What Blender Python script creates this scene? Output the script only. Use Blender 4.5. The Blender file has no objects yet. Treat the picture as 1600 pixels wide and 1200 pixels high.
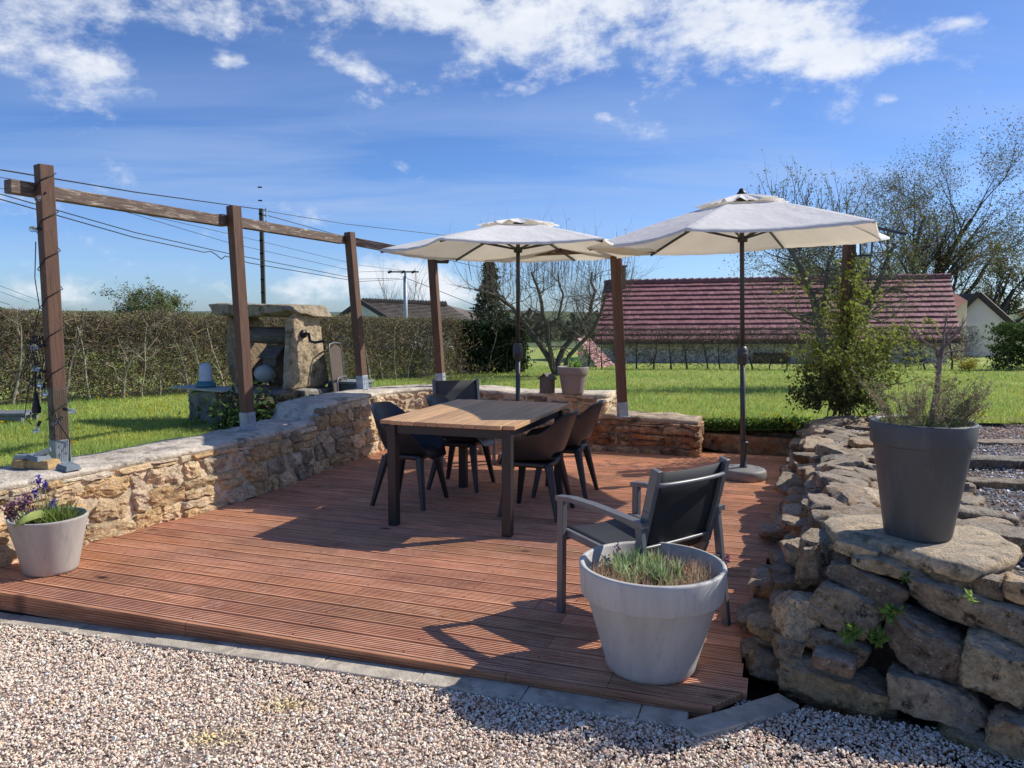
import bpy, bmesh, math, random
import numpy as np
from mathutils import Vector, Matrix, noise, Euler

rnd = random.Random(7)
S = bpy.context.scene
COL = S.collection
R = math.radians

# ------------------------------------------------------------------ camera
CAM_H, FOC, PITCH = 1.55, 1202.0, math.atan2(108, 1202)
cam_d = bpy.data.cameras.new('camera'); cam = bpy.data.objects.new('camera', cam_d); COL.objects.link(cam)
cam.location = (0, 0, CAM_H); cam.rotation_euler = (math.pi/2 - PITCH, 0, 0)
cam_d.sensor_width = 36.0; cam_d.lens = FOC/1600*36.0; cam_d.clip_end = 6000; cam_d.clip_start = 0.05
S.camera = cam
cp, sp = math.cos(PITCH), math.sin(PITCH)

def ray(u, v):
    a = (u-800)/FOC; b = (600-v)/FOC
    return Vector((a, cp + b*sp, -sp + b*cp))
def G(u, v, z=0.0):
    d = ray(u, v); t = (z-CAM_H)/d.z
    return Vector((d.x*t, d.y*t, z))
def D(u, v, Y):
    d = ray(u, v); t = Y/d.y
    return Vector((d.x*t, Y, CAM_H + d.z*t))

# deck frame: boards run along e_u
TH = R(-19.2)
EU = Vector((math.cos(TH), math.sin(TH), 0)); EV = Vector((-math.sin(TH), math.cos(TH), 0))
def W(u, v, z=0.0):
    p = EU*u + EV*v; p.z = z; return p

GZ = -0.06           # front gravel level at the middle of the frame
def gz(x, y):
    u = x*EU.x + y*EU.y
    return float(np.interp(u, [-7, -4.2, -2.0, -0.7, 0.5, 3], [-0.17, -0.135, -0.068, -0.048, -0.044, -0.04]))
def lawn_z(x, y):
    z = 0.41 - 0.02*y if y < 130 else 0.41 - 2.6
    z += 0.20*math.exp(-(((x-5.2)/1.9)**2 + ((y-7.4)/1.5)**2))
    z += 0.03*noise.noise(Vector((x*0.35, y*0.35, 3.1)))
    return z

# ------------------------------------------------------------------ materials
def nn(nt, t, **kw):
    n = nt.nodes.new(t)
    for k, v in kw.items():
        if k.startswith('i_'): n.inputs[k[2:].replace('_', ' ')].default_value = v
        else: setattr(n, k, v)
    return n
def mixc(nt, fac, a, b, blend='MIX'):
    m = nt.nodes.new('ShaderNodeMix'); m.data_type = 'RGBA'; m.blend_type = blend
    for sock, val in ((m.inputs[0], fac), (m.inputs[6], a), (m.inputs[7], b)):
        if hasattr(val, 'is_linked') or hasattr(val, 'links'): nt.links.new(val, sock)
        elif isinstance(val, (int, float)): sock.default_value = val
        else: sock.default_value = (*val, 1) if len(val) == 3 else val
    return m.outputs[2]
def ramp(nt, src, stops, interp='LINEAR'):
    r = nt.nodes.new('ShaderNodeValToRGB'); r.color_ramp.interpolation = interp
    el = r.color_ramp.elements
    while len(el) < len(stops): el.new(0.5)
    for e, (p, c) in zip(el, stops):
        e.position = p; e.color = (c, c, c, 1) if isinstance(c, (int, float)) else (*c, 1)
    nt.links.new(src, r.inputs[0]); return r.outputs[0]
def noise_tex(nt, vec, scale, detail=5, rough=0.6, dist=0.0):
    n = nn(nt, 'ShaderNodeTexNoise'); n.inputs['Scale'].default_value = scale
    n.inputs['Detail'].default_value = detail; n.inputs['Roughness'].default_value = rough; n.inputs['Distortion'].default_value = dist
    nt.links.new(vec, n.inputs['Vector']); return n.outputs['Fac']
def base_mat(name):
    m = bpy.data.materials.new(name); m.use_nodes = True
    nt = m.node_tree; b = nt.nodes['Principled BSDF']
    tc = nt.nodes.new('ShaderNodeTexCoord')
    return m, nt, b, tc.outputs['Object']
def mapping(nt, vec, scale):
    mp = nt.nodes.new('ShaderNodeMapping'); mp.inputs['Scale'].default_value = scale
    nt.links.new(vec, mp.inputs['Vector']); return mp.outputs[0]
def bumpn(nt, b, h, strength, dist=0.02):
    bp = nt.nodes.new('ShaderNodeBump'); bp.inputs['Strength'].default_value = strength; bp.inputs['Distance'].default_value = dist
    nt.links.new(h, bp.inputs['Height']); nt.links.new(bp.outputs[0], b.inputs['Normal']); return bp

def mk(name, col, rough=0.8, var=0.25, scale=6, bump=0.3, bscale=40, attr=False, stains=(), stretch=None, metal=0.0, bdist=0.01, spec=0.5, lit_top=None):
    m, nt, b, oc = base_mat(name)
    vec = mapping(nt, oc, stretch) if stretch else oc
    if attr:
        a = nn(nt, 'ShaderNodeAttribute', attribute_name='Col'); c = a.outputs['Color']
        if col is not None: c = mixc(nt, 1.0, c, col, 'MULTIPLY')
    else:
        c = nn(nt, 'ShaderNodeRGB'); c.outputs[0].default_value = (*col, 1); c = c.outputs[0]
    f = noise_tex(nt, vec, scale, 7, 0.65)
    g = ramp(nt, f, [(0.3, 1-var), (0.7, 1+var)])
    c = mixc(nt, 1.0, c, g, 'MULTIPLY')
    for i, (sc, sscale, lo, hi) in enumerate(stains):
        mp = nt.nodes.new('ShaderNodeMapping'); mp.inputs['Location'].default_value = (3.1*i+1, 7.7*i, 1.3*i)
        nt.links.new(vec, mp.inputs['Vector'])
        sf = noise_tex(nt, mp.outputs[0], sscale, 8, 0.7)
        c = mixc(nt, ramp(nt, sf, [(lo, 0.0), (hi, 1.0)]), c, sc)
    if lit_top:  # light on ledge tops painted into the colour: upward faces paler, in patches
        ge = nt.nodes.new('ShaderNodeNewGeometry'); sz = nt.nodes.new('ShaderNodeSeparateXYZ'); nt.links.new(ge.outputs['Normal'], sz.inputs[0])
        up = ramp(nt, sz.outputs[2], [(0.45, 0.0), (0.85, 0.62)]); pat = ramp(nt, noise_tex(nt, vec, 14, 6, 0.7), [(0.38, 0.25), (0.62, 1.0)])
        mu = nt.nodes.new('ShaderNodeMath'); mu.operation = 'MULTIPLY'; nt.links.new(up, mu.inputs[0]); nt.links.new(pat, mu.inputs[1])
        c = mixc(nt, mu.outputs[0], c, lit_top)
    nt.links.new(c, b.inputs['Base Color'])
    b.inputs['Roughness'].default_value = rough; b.inputs['Metallic'].default_value = metal
    b.inputs['Specular IOR Level'].default_value = spec
    if bump > 0:
        bumpn(nt, b, noise_tex(nt, vec, bscale, 8, 0.65), bump, bdist)
    return m

def mkleaf(name, col, trans=0.35, attr=True, rough=0.6):
    m, nt, b, oc = base_mat(name)
    if attr:
        a = nn(nt, 'ShaderNodeAttribute', attribute_name='Col'); c = mixc(nt, 1.0, a.outputs['Color'], col, 'MULTIPLY')
    else:
        c = nn(nt, 'ShaderNodeRGB'); c.outputs[0].default_value = (*col, 1); c = c.outputs[0]
    nt.links.new(c, b.inputs['Base Color']); b.inputs['Roughness'].default_value = rough
    b.inputs['Specular IOR Level'].default_value = 0.25
    if trans > 0:
        t = nt.nodes.new('ShaderNodeBsdfTranslucent'); nt.links.new(c, t.inputs[0])
        mx = nt.nodes.new('ShaderNodeMixShader'); mx.inputs[0].default_value = trans
        nt.links.new(b.outputs[0], mx.inputs[1]); nt.links.new(t.outputs[0], mx.inputs[2])
        nt.links.new(mx.outputs[0], nt.nodes['Material Output'].inputs[0])
    return m

def mk_deck():
    m, nt, b, oc = base_mat('deck_wood')
    a = nn(nt, 'ShaderNodeAttribute', attribute_name='Col').outputs['Color']
    st = mapping(nt, oc, (0.9, 48, 8))
    streak = noise_tex(nt, st, 3.0, 8, 0.65, 0.4)
    c = mixc(nt, ramp(nt, streak, [(0.30, 0.0), (0.72, 1.0)]), (0.30, 0.092, 0.044), (0.98, 0.525, 0.295))
    blot = noise_tex(nt, oc, 1.7, 6, 0.6)
    c = mixc(nt, 1.0, c, ramp(nt, blot, [(0.3, 0.76), (0.7, 1.16)]), 'MULTIPLY')
    c = mixc(nt, 1.0, c, a, 'MULTIPLY')
    # pale scuffs across the ridges
    sx = nt.nodes.new('ShaderNodeSeparateXYZ'); nt.links.new(oc, sx.inputs[0])
    ridge = nt.nodes.new('ShaderNodeMapRange'); ridge.inputs[1].default_value = -0.0022; ridge.inputs[2].default_value = -0.0003
    nt.links.new(sx.outputs[2], ridge.inputs[0])
    sc = noise_tex(nt, mapping(nt, oc, (15, 7, 1)), 1.0, 8, 0.78, 1.6)
    sc2 = noise_tex(nt, oc, 2.3, 4, 0.6)
    mm = nt.nodes.new('ShaderNodeMath'); mm.operation = 'MULTIPLY'
    nt.links.new(ramp(nt, sc, [(0.50, 0.0), (0.74, 1.0)]), mm.inputs[0]); nt.links.new(ramp(nt, sc2, [(0.38, 0.08), (0.66, 1.0)]), mm.inputs[1])
    m2 = nt.nodes.new('ShaderNodeMath'); m2.operation = 'MULTIPLY'; nt.links.new(mm.outputs[0], m2.inputs[0]); nt.links.new(ridge.outputs[0], m2.inputs[1])
    m3 = nt.nodes.new('ShaderNodeMath'); m3.operation = 'MULTIPLY'; nt.links.new(m2.outputs[0], m3.inputs[0]); m3.inputs[1].default_value = 0.62
    c = mixc(nt, m3.outputs[0], c, (0.88, 0.69, 0.56))
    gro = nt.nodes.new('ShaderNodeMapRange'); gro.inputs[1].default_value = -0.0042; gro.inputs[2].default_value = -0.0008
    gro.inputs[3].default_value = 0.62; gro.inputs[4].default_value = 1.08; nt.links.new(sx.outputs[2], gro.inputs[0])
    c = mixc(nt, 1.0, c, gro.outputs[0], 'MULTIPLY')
    # knots
    vo = nt.nodes.new('ShaderNodeTexVoronoi'); vo.inputs['Scale'].default_value = 1.0
    nt.links.new(mapping(nt, oc, (1.9, 4.2, 0.01)), vo.inputs['Vector'])
    kn = ramp(nt, vo.outputs['Distance'], [(0.03, 1.0), (0.13, 0.0)])
    c = mixc(nt, kn, c, (0.055, 0.018, 0.012))
    nt.links.new(c, b.inputs['Base Color'])
    b.inputs['Roughness'].default_value = 0.68; b.inputs['Specular IOR Level'].default_value = 0.35
    bumpn(nt, b, noise_tex(nt, mapping(nt, oc, (4, 60, 20)), 4.0, 6, 0.7), 0.35, 0.004)
    return m

def mk_post(name, c1, c2, white=0.0):
    m, nt, b, oc = base_mat(name)
    a = nn(nt, 'ShaderNodeAttribute', attribute_name='Axis').outputs['Vector']   # x = along grain
    st = mapping(nt, a, (2.2, 38, 38))
    f = noise_tex(nt, st, 2.2, 8, 0.7, 0.6)
    c = mixc(nt, ramp(nt, f, [(0.3, 0.0), (0.7, 1.0)]), c1, c2)
    if white > 0:
        w = noise_tex(nt, mapping(nt, a, (3.0, 22, 22)), 2.0, 8, 0.75, 0.5)
        c = mixc(nt, ramp(nt, w, [(0.52, 0.0), (0.66, white)]), c, (0.55, 0.46, 0.36))
    nt.links.new(c, b.inputs['Base Color']); b.inputs['Roughness'].default_value = 0.75
    bumpn(nt, b, f, 0.5, 0.006)
    return m

def mk_glass(name):
    m, nt, b, oc = base_mat(name)
    b.inputs['Base Color'].default_value = (0.95, 0.97, 1, 1); b.inputs['Roughness'].default_value = 0.03
    b.inputs['Transmission Weight'].default_value = 0.92; b.inputs['IOR'].default_value = 1.3
    return m

def mk_canopy(name, tint):
    m, nt, b, oc = base_mat(name)
    f = noise_tex(nt, oc, 3.0, 5, 0.6)
    c = mixc(nt, ramp(nt, f, [(0.35, 0.0), (0.7, 1.0)]), tuple(t*0.90 for t in tint), tint)
    nt.links.new(c, b.inputs['Base Color']); b.inputs['Roughness'].default_value = 0.9; b.inputs['Specular IOR Level'].default_value = 0.1
    wv = noise_tex(nt, mapping(nt, oc, (7, 7, 7)), 1.0, 4, 0.6, 0.6)
    bumpn(nt, b, wv, 0.25, 0.05)
    t = nt.nodes.new('ShaderNodeBsdfTranslucent'); tc = mixc(nt, 1.0, c, (0.98, 0.90, 0.74), 'MULTIPLY'); nt.links.new(tc, t.inputs[0])
    mx = nt.nodes.new('ShaderNodeMixShader'); mx.inputs[0].default_value = 0.26
    nt.links.new(b.outputs[0], mx.inputs[1]); nt.links.new(t.outputs[0], mx.inputs[2])
    nt.links.new(mx.outputs[0], nt.nodes['Material Output'].inputs[0])
    return m

def mk_tabletop():
    m, nt, b, oc = base_mat('table_wood')
    a = nn(nt, 'ShaderNodeAttribute', attribute_name='Col').outputs['Color']
    f = noise_tex(nt, mapping(nt, oc, (40, 2.0, 30)), 2.0, 7, 0.65, 0.3)
    c = mixc(nt, ramp(nt, f, [(0.3, 0.0), (0.7, 1.0)]), (0.40, 0.225, 0.105), (0.66, 0.42, 0.22))
    c = mixc(nt, 1.0, c, a, 'MULTIPLY')
    nt.links.new(c, b.inputs['Base Color']); b.inputs['Roughness'].default_value = 0.55
    bumpn(nt, b, f, 0.2, 0.002)
    return m

MAT = dict(
    deck=mk_deck(), post=mk_post('stained_post', (0.066, 0.034, 0.021), (0.20, 0.108, 0.066)),
    beam=mk_post('weathered_beam', (0.060, 0.040, 0.030), (0.20, 0.135, 0.095), 0.95),
    oldwood=mk_post('grey_old_wood', (0.05, 0.043, 0.036), (0.17, 0.15, 0.125), 0.35),
    polewood=mk_post('pole_wood', (0.04, 0.034, 0.03), (0.10, 0.085, 0.07)),
    mortar=mk('lime_mortar', (0.70, 0.55, 0.375), 0.95, 0.34, 9, 1.0, 40, stains=(((0.20, 0.16, 0.12), 3.2, 0.56, 0.72), ((0.60, 0.50, 0.36), 11, 0.56, 0.68)), bdist=0.02),
    coping=mk('weathered_coping', (0.62, 0.54, 0.43), 0.95, 0.34, 6, 1.0, 34, stains=(((0.20, 0.165, 0.12), 5.5, 0.52, 0.66), ((0.78, 0.70, 0.58), 9, 0.55, 0.66), ((0.15, 0.13, 0.07), 2.6, 0.60, 0.72), ((0.10, 0.085, 0.065), 40, 0.62, 0.68)), bdist=0.02),
    sand=mk('sandstone', None, 0.92, 0.42, 19, 1.0, 48, attr=True, stains=(((0.60, 0.30, 0.10), 9, 0.58, 0.72), ((0.78, 0.66, 0.48), 17, 0.54, 0.66), ((0.15, 0.095, 0.05), 11, 0.60, 0.70), ((0.16, 0.13, 0.10), 2.2, 0.60, 0.74)), bdist=0.035),
    fieldstone=mk('fieldstone', (1.32, 1.17, 0.97), 0.95, 0.5, 26, 1.0, 75, attr=True, stains=(((0.075, 0.052, 0.030), 12, 0.54, 0.64), ((0.62, 0.54, 0.41), 34, 0.585, 0.66), ((0.36, 0.20, 0.075), 8, 0.60, 0.69), ((0.075, 0.072, 0.020), 5, 0.60, 0.69), ((0.70, 0.66, 0.58), 95, 0.62, 0.66), ((0.06, 0.045, 0.03), 70, 0.60, 0.66)), bdist=0.03, lit_top=(0.56, 0.505, 0.415)),
    mossstone=mk('rusty_moss_stone', (1.35, 1.2, 1.05), 0.95, 0.45, 14, 1.0, 50, attr=True, stains=(((0.03, 0.026, 0.02), 5, 0.48, 0.66), ((0.36, 0.13, 0.035), 5, 0.50, 0.64), ((0.20, 0.19, 0.16), 20, 0.60, 0.68)), bdist=0.03),
    oldcap=mk('lichened_cap', (0.42, 0.33, 0.235), 0.95, 0.4, 7, 1.0, 30, stains=(((0.10, 0.075, 0.05), 5, 0.50, 0.64), ((0.36, 0.15, 0.05), 4, 0.56, 0.68), ((0.60, 0.54, 0.44), 12, 0.58, 0.68)), bdist=0.02),
    oldmortar=mk('old_mortar', (0.24, 0.175, 0.115), 0.95, 0.4, 9, 1.0, 30),
    soil=mk('dark_soil', (0.035, 0.026, 0.018), 1.0, 0.5, 30, 1.0, 60),
    wellstone=mk('well_stone', None, 0.93, 0.40, 12, 1.0, 24, attr=True, stains=(((0.10, 0.075, 0.045), 6, 0.52, 0.68), ((0.55, 0.42, 0.26), 14, 0.57, 0.68), ((0.09, 0.09, 0.03), 3.1, 0.60, 0.72)), bdist=0.04),
    gravelbase=mk('gravel_ground', (0.30, 0.225, 0.175), 1.0, 0.5, 40, 1.0, 90),
    pebble=mk('pebbles', None, 0.85, 0.25, 60, 0.2, 150, attr=True),
    kerb=mk('kerb_concrete', (0.50, 0.435, 0.34), 0.95, 0.30, 9, 0.9, 60, stains=(((0.23, 0.19, 0.145), 5, 0.50, 0.68), ((0.66, 0.56, 0.42), 11, 0.52, 0.68), ((0.15, 0.12, 0.09), 26, 0.62, 0.70)), bdist=0.006),
    terrace=mk('terrace_ground', (0.125, 0.110, 0.095), 1.0, 0.5, 14, 1.0, 70, stains=(((0.12, 0.065, 0.04), 1.6, 0.52, 0.66),)),
    lawn=mk('lawn_ground', (0.28, 0.34, 0.07), 1.0, 0.45, 5, 0.8, 60, stains=(((0.16, 0.17, 0.05), 0.8, 0.55, 0.75), ((0.14, 0.12, 0.06), 6, 0.68, 0.78))),
    field=mk('field_ground', (0.09, 0.13, 0.035), 1.0, 0.3, 0.05, 0, 1, stains=(((0.06, 0.075, 0.03), 0.03, 0.5, 0.6),)),
    grass=mkleaf('grass_blade', (1, 1, 1), 0.4),
    leaf=mkleaf('leaf', (1, 1, 1), 0.35),
    petal=mkleaf('petal', (1, 1, 1), 0.3),
    twig=mk('twig_bark', None, 0.9, 0.3, 20, 0.3, 60, attr=True),
    bark=mk('bark', None, 0.95, 0.4, 12, 0.9, 35, attr=True, stains=(((0.20, 0.19, 0.15), 6, 0.58, 0.70), ((0.08, 0.09, 0.03), 4, 0.60, 0.72))),
    alu=mk('grey_aluminium', (0.15, 0.152, 0.156), 0.38, 0.10, 12, 0.05, 90, metal=0.15),
    black=mk('black_metal', (0.018, 0.018, 0.020), 0.45, 0.12, 8, 0.05, 60),
    polemetal=mk('umbrella_pole_metal', (0.050, 0.050, 0.052), 0.45, 0.12, 8, 0.05, 60),
    plastic=mk('chair_plastic', (0.024, 0.025, 0.028), 0.36, 0.10, 6, 0.03, 250, spec=0.5),
    sling=mk('black_mesh_fabric', (0.016, 0.017, 0.020), 0.62, 0.25, 300, 0.4, 420, bdist=0.002),
    oldsling=mk('grey_mesh_fabric', (0.055, 0.058, 0.062), 0.7, 0.25, 60, 0.4, 300, bdist=0.002),
    zinc=mk('zinc', (0.36, 0.40, 0.44), 0.5, 0.25, 22, 0.1, 40, metal=0.35),
    pot=mk('grey_pot_plastic', (0.50, 0.475, 0.435), 0.58, 0.14, 3.5, 0.08, 40, stretch=(2.2, 2.2, 0.55), stains=(((0.55, 0.54, 0.51), 5, 0.50, 0.72), ((0.34, 0.33, 0.31), 9, 0.56, 0.74), ((0.60, 0.585, 0.55), 30, 0.66, 0.72))),
    palepot=mk('pale_pot', (0.40, 0.375, 0.335), 0.75, 0.14, 4, 0.15, 60, stretch=(2.2, 2.2, 0.5), stains=(((0.27, 0.255, 0.225), 5, 0.52, 0.72), ((0.44, 0.42, 0.38), 12, 0.58, 0.72))),
    darkpot=mk('anthracite_pot', (0.088, 0.089, 0.088), 0.52, 0.14, 3.0, 0.05, 60, stretch=(2.5, 2.5, 0.5), stains=(((0.125, 0.127, 0.125), 5, 0.52, 0.72), ((0.075, 0.075, 0.075), 11, 0.6, 0.75))),
    taupe=mk('taupe_pot', (0.25, 0.215, 0.19), 0.6, 0.08, 5, 0.05, 60),
    canopy=mk_canopy('canopy_cloth', (0.97, 0.96, 0.93)), canopy2=mk_canopy('canopy_cloth_old', (0.97, 0.955, 0.925)),
    basegrey=mk('umbrella_base_grey', (0.20, 0.198, 0.192), 0.6, 0.15, 10, 0.1, 60),
    tabletop=mk_tabletop(), glass=mk_glass('clear_bulb_glass'),
    cord=mk('black_rubber', (0.012, 0.012, 0.012), 0.5, 0.1, 10, 0, 1),
    bluegrey=mk('blue_grey_slate', (0.18, 0.215, 0.24), 0.8, 0.2, 20, 0.4, 60),
    ochre=mk('ochre_block', (0.46, 0.30, 0.13), 0.9, 0.3, 25, 0.6, 50),
    teal=mk('teal_plastic', (0.075, 0.20, 0.245), 0.5, 0.12, 8, 0.05, 40),
    dome=mk('milky_plastic', (0.62, 0.62, 0.68), 0.35, 0.15, 9, 0.02, 40, stains=(((0.42, 0.33, 0.33), 4, 0.55, 0.68),)),
    wallwhite=mk('render_wall', (0.82, 0.76, 0.67), 0.9, 0.12, 0.8, 0.2, 12, stains=(((0.36, 0.34, 0.31), 0.7, 0.55, 0.75),)),
    redtile=mk('red_tiles', None, 0.62, 0.24, 2.2, 0.4, 9, attr=True, stains=(((0.19, 0.075, 0.08), 0.9, 0.54, 0.74), ((0.20, 0.15, 0.14), 5, 0.62, 0.74))),
    greytile=mk('brown_grey_tiles', None, 0.85, 0.25, 1.2, 0.3, 6, attr=True),
    brick=mk('chimney_brick', (0.28, 0.10, 0.065), 0.9, 0.25, 4, 0.4, 14),
    darkglass=mk('window_glass', (0.02, 0.024, 0.028), 0.12, 0.2, 2, 0, 1),
    fascia=mk('dark_fascia', (0.05, 0.04, 0.035), 0.7, 0.2, 4, 0, 1),
    greybench=mk('grey_painted_wood', (0.20, 0.21, 0.22), 0.6, 0.2, 12, 0.2, 40),
    galv=mk('pole_steel', (0.38, 0.42, 0.46), 0.5, 0.1, 3, 0, 1, metal=0.2),
    concretegrey=mk('rough_concrete', (0.30, 0.275, 0.24), 0.95, 0.35, 5, 0.9, 22, stains=(((0.045, 0.045, 0.018), 3.4, 0.48, 0.62), ((0.30, 0.28, 0.25), 7, 0.56, 0.72)), bdist=0.03),
    paleboard=mk('pale_board', (0.44, 0.43, 0.38), 0.8, 0.2, 9, 0.2, 40),
    whitebox=mk('white_plastic_box', (0.52, 0.50, 0.46), 0.5, 0.08, 6, 0, 1),
    greybox=mk('grey_plastic_box', (0.20, 0.22, 0.245), 0.5, 0.1, 6, 0, 1),
    hillm=mk('far_hill', (0.085, 0.115, 0.10), 1.0, 0.35, 0.02, 0, 1),
)

# ------------------------------------------------------------------ mesh helpers
def tag(o, label=None, cat=None, group=None, kind=None):
    if label: o['label'] = label
    if cat: o['category'] = cat
    if group: o['group'] = group
    if kind: o['kind'] = kind
    return o
def empty(name, loc, label=None, cat=None, group=None, rotz=0.0):
    o = bpy.data.objects.new(name, None); COL.objects.link(o); o.empty_display_size = 0.1
    o.location = loc; o.rotation_euler = (0, 0, rotz)
    return tag(o, label, cat, group)
def link(name, me, mat, parent=None, world=False, smooth=False, label=None):
    """world: the mesh is in world coordinates, shift it to the parent's frame"""
    if world and parent is not None:
        root = parent
        off = Vector((0, 0, 0))
        while root is not None:
            off += root.location; root = root.parent
        me.transform(Matrix.Translation(-off))
    if mat is not None and not me.materials: me.materials.append(MAT[mat] if isinstance(mat, str) else mat)
    me.polygons.foreach_set('use_smooth', [bool(smooth)]*len(me.polygons))
    if smooth == 'sharp': me.set_sharp_from_angle(angle=R(31))
    o = bpy.data.objects.new(name, me); COL.objects.link(o)
    if parent is not None: o.parent = parent
    if label: o['label'] = label
    return o
def fin(name, bm, mat, parent=None, world=False, smooth=False, label=None):
    me = bpy.data.meshes.new(name)
    bmesh.ops.recalc_face_normals(bm, faces=bm.faces)
    bm.to_mesh(me); bm.free()
    return link(name, me, mat, parent, world, smooth, label)
def np_mesh(name, V, F, cols=None):
    """V (n,3); F list of (m,k) int arrays; cols (n,3)"""
    me = bpy.data.meshes.new(name)
    V = np.asarray(V, dtype=np.float32); me.vertices.add(len(V)); me.vertices.foreach_set('co', V.ravel())
    Fs = [np.asarray(f, dtype=np.int32) for f in (F if isinstance(F, list) else [F]) if len(f)]
    nl = sum(f.size for f in Fs); npoly = sum(len(f) for f in Fs)
    me.loops.add(nl); me.polygons.add(npoly)
    me.loops.foreach_set('vertex_index', np.concatenate([f.ravel() for f in Fs]))
    tot = np.concatenate([np.full(len(f), f.shape[1], dtype=np.int32) for f in Fs])
    st = np.concatenate([[0], np.cumsum(tot)[:-1]]).astype(np.int32)
    me.polygons.foreach_set('loop_start', st)
    try: me.polygons.foreach_set('loop_total', tot)
    except Exception: pass
    me.update(calc_edges=True)
    if cols is not None:
        at = me.color_attributes.new('Col', 'FLOAT_COLOR', 'POINT')
        c4 = np.ones((len(V), 4), dtype=np.float32); c4[:, :3] = cols
        at.data.foreach_set('color', c4.ravel())
    return me

def box(bm, c, s, rot=None, bev=0.0, seg=2):
    r = bmesh.ops.create_cube(bm, size=1.0)
    vs = r['verts']
    M = Matrix.Translation(Vector(c)) @ (rot.to_4x4() if rot is not None else Matrix.Identity(4)) @ Matrix.Diagonal((s[0], s[1], s[2], 1))
    bmesh.ops.transform(bm, matrix=M, verts=vs)
    if bev > 0:
        es = list({e for v in vs for e in v.link_edges})
        bmesh.ops.bevel(bm, geom=es, offset=bev, segments=seg, affect='EDGES', profile=0.5)
def bar(bm, p0, p1, w, d, up=(0, 0, 1), bev=0.0):
    """box of section w x d from p0 to p1; w along the side vector, d along the 'up' vector"""
    p0, p1 = Vector(p0), Vector(p1); z = (p1-p0); L = z.length; z.normalize()
    up = Vector(up); x = up.cross(z)
    if x.length < 1e-4: x = Vector((1, 0, 0)).cross(z)
    x.normalize(); y = z.cross(x)
    rot = Matrix((x, y, z)).transposed()
    box(bm, (p0+p1)/2, (w, d, L), rot, bev)
def tube(bm, pts, r, n=8, cap=True):
    pts = [Vector(p) for p in pts]; rs = r if isinstance(r, (list, tuple)) else [r]*len(pts)
    rings = []; prev = None
    for i, p in enumerate(pts):
        t = (pts[min(i+1, len(pts)-1)] - pts[max(i-1, 0)]).normalized()
        if prev is None:
            a = Vector((0, 0, 1)) if abs(t.z) < 0.9 else Vector((1, 0, 0)); x = a.cross(t).normalized()
        else: x = (prev - t*prev.dot(t)).normalized()
        prev = x; y = t.cross(x)
        rings.append([bm.verts.new(p + (x*math.cos(2*math.pi*k/n) + y*math.sin(2*math.pi*k/n))*rs[i]) for k in range(n)])
    for a, b in zip(rings, rings[1:]):
        for k in range(n): bm.faces.new((a[k], a[(k+1) % n], b[(k+1) % n], b[k]))
    if cap:
        bm.faces.new(rings[0][::-1]); bm.faces.new(rings[-1])
def lathe(bm, prof, n=48, center=(0, 0, 0), wob=0.0, close=True):
    c = Vector(center); rings = []
    for r, z in prof:
        if r < 1e-5: rings.append([bm.verts.new(c + Vector((0, 0, z)))])
        else: rings.append([bm.verts.new(c + Vector((r*math.cos(2*math.pi*k/n), r*math.sin(2*math.pi*k/n), z))) for k in range(n)])
    for a, b in zip(rings, rings[1:]):
        for k in range(n):
            k2 = (k+1) % n
            if len(a) == 1 and len(b) == 1: continue
            if len(a) == 1: bm.faces.new((a[0], b[k2], b[k]))
            elif len(b) == 1: bm.faces.new((a[k], a[k2], b[0]))
            else: bm.faces.new((a[k], a[k2], b[k2], b[k]))
def ball(bm, c, r, sc=(1, 1, 1), seg=16):
    q = bmesh.ops.create_uvsphere(bm, u_segments=seg, v_segments=max(6, seg//2), radius=r)
    bmesh.ops.transform(bm, matrix=Matrix.Translation(Vector(c)) @ Matrix.Diagonal((*sc, 1)), verts=q['verts'])

def grain(o, axis):
    """'Axis' attribute: coordinates with x along the grain"""
    me = o.data; axis = Vector(axis).normalized()
    a = Vector((0, 0, 1)) if abs(axis.z) < 0.9 else Vector((1, 0, 0)); x = a.cross(axis).normalized(); y = axis.cross(x)
    at = me.attributes.new('Axis', 'FLOAT_VECTOR', 'POINT')
    off = rnd.uniform(0, 50)
    for i, v in enumerate(me.vertices): at.data[i].vector = (v.co.dot(axis)+off, v.co.dot(x)+off*0.3, v.co.dot(y))
def setcol(o, c):
    me = o.data; at = me.color_attributes.new('Col', 'FLOAT_COLOR', 'POINT')
    at.data.foreach_set('color', np.tile(np.array([*c, 1.0], dtype=np.float32), len(me.vertices)))

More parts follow.
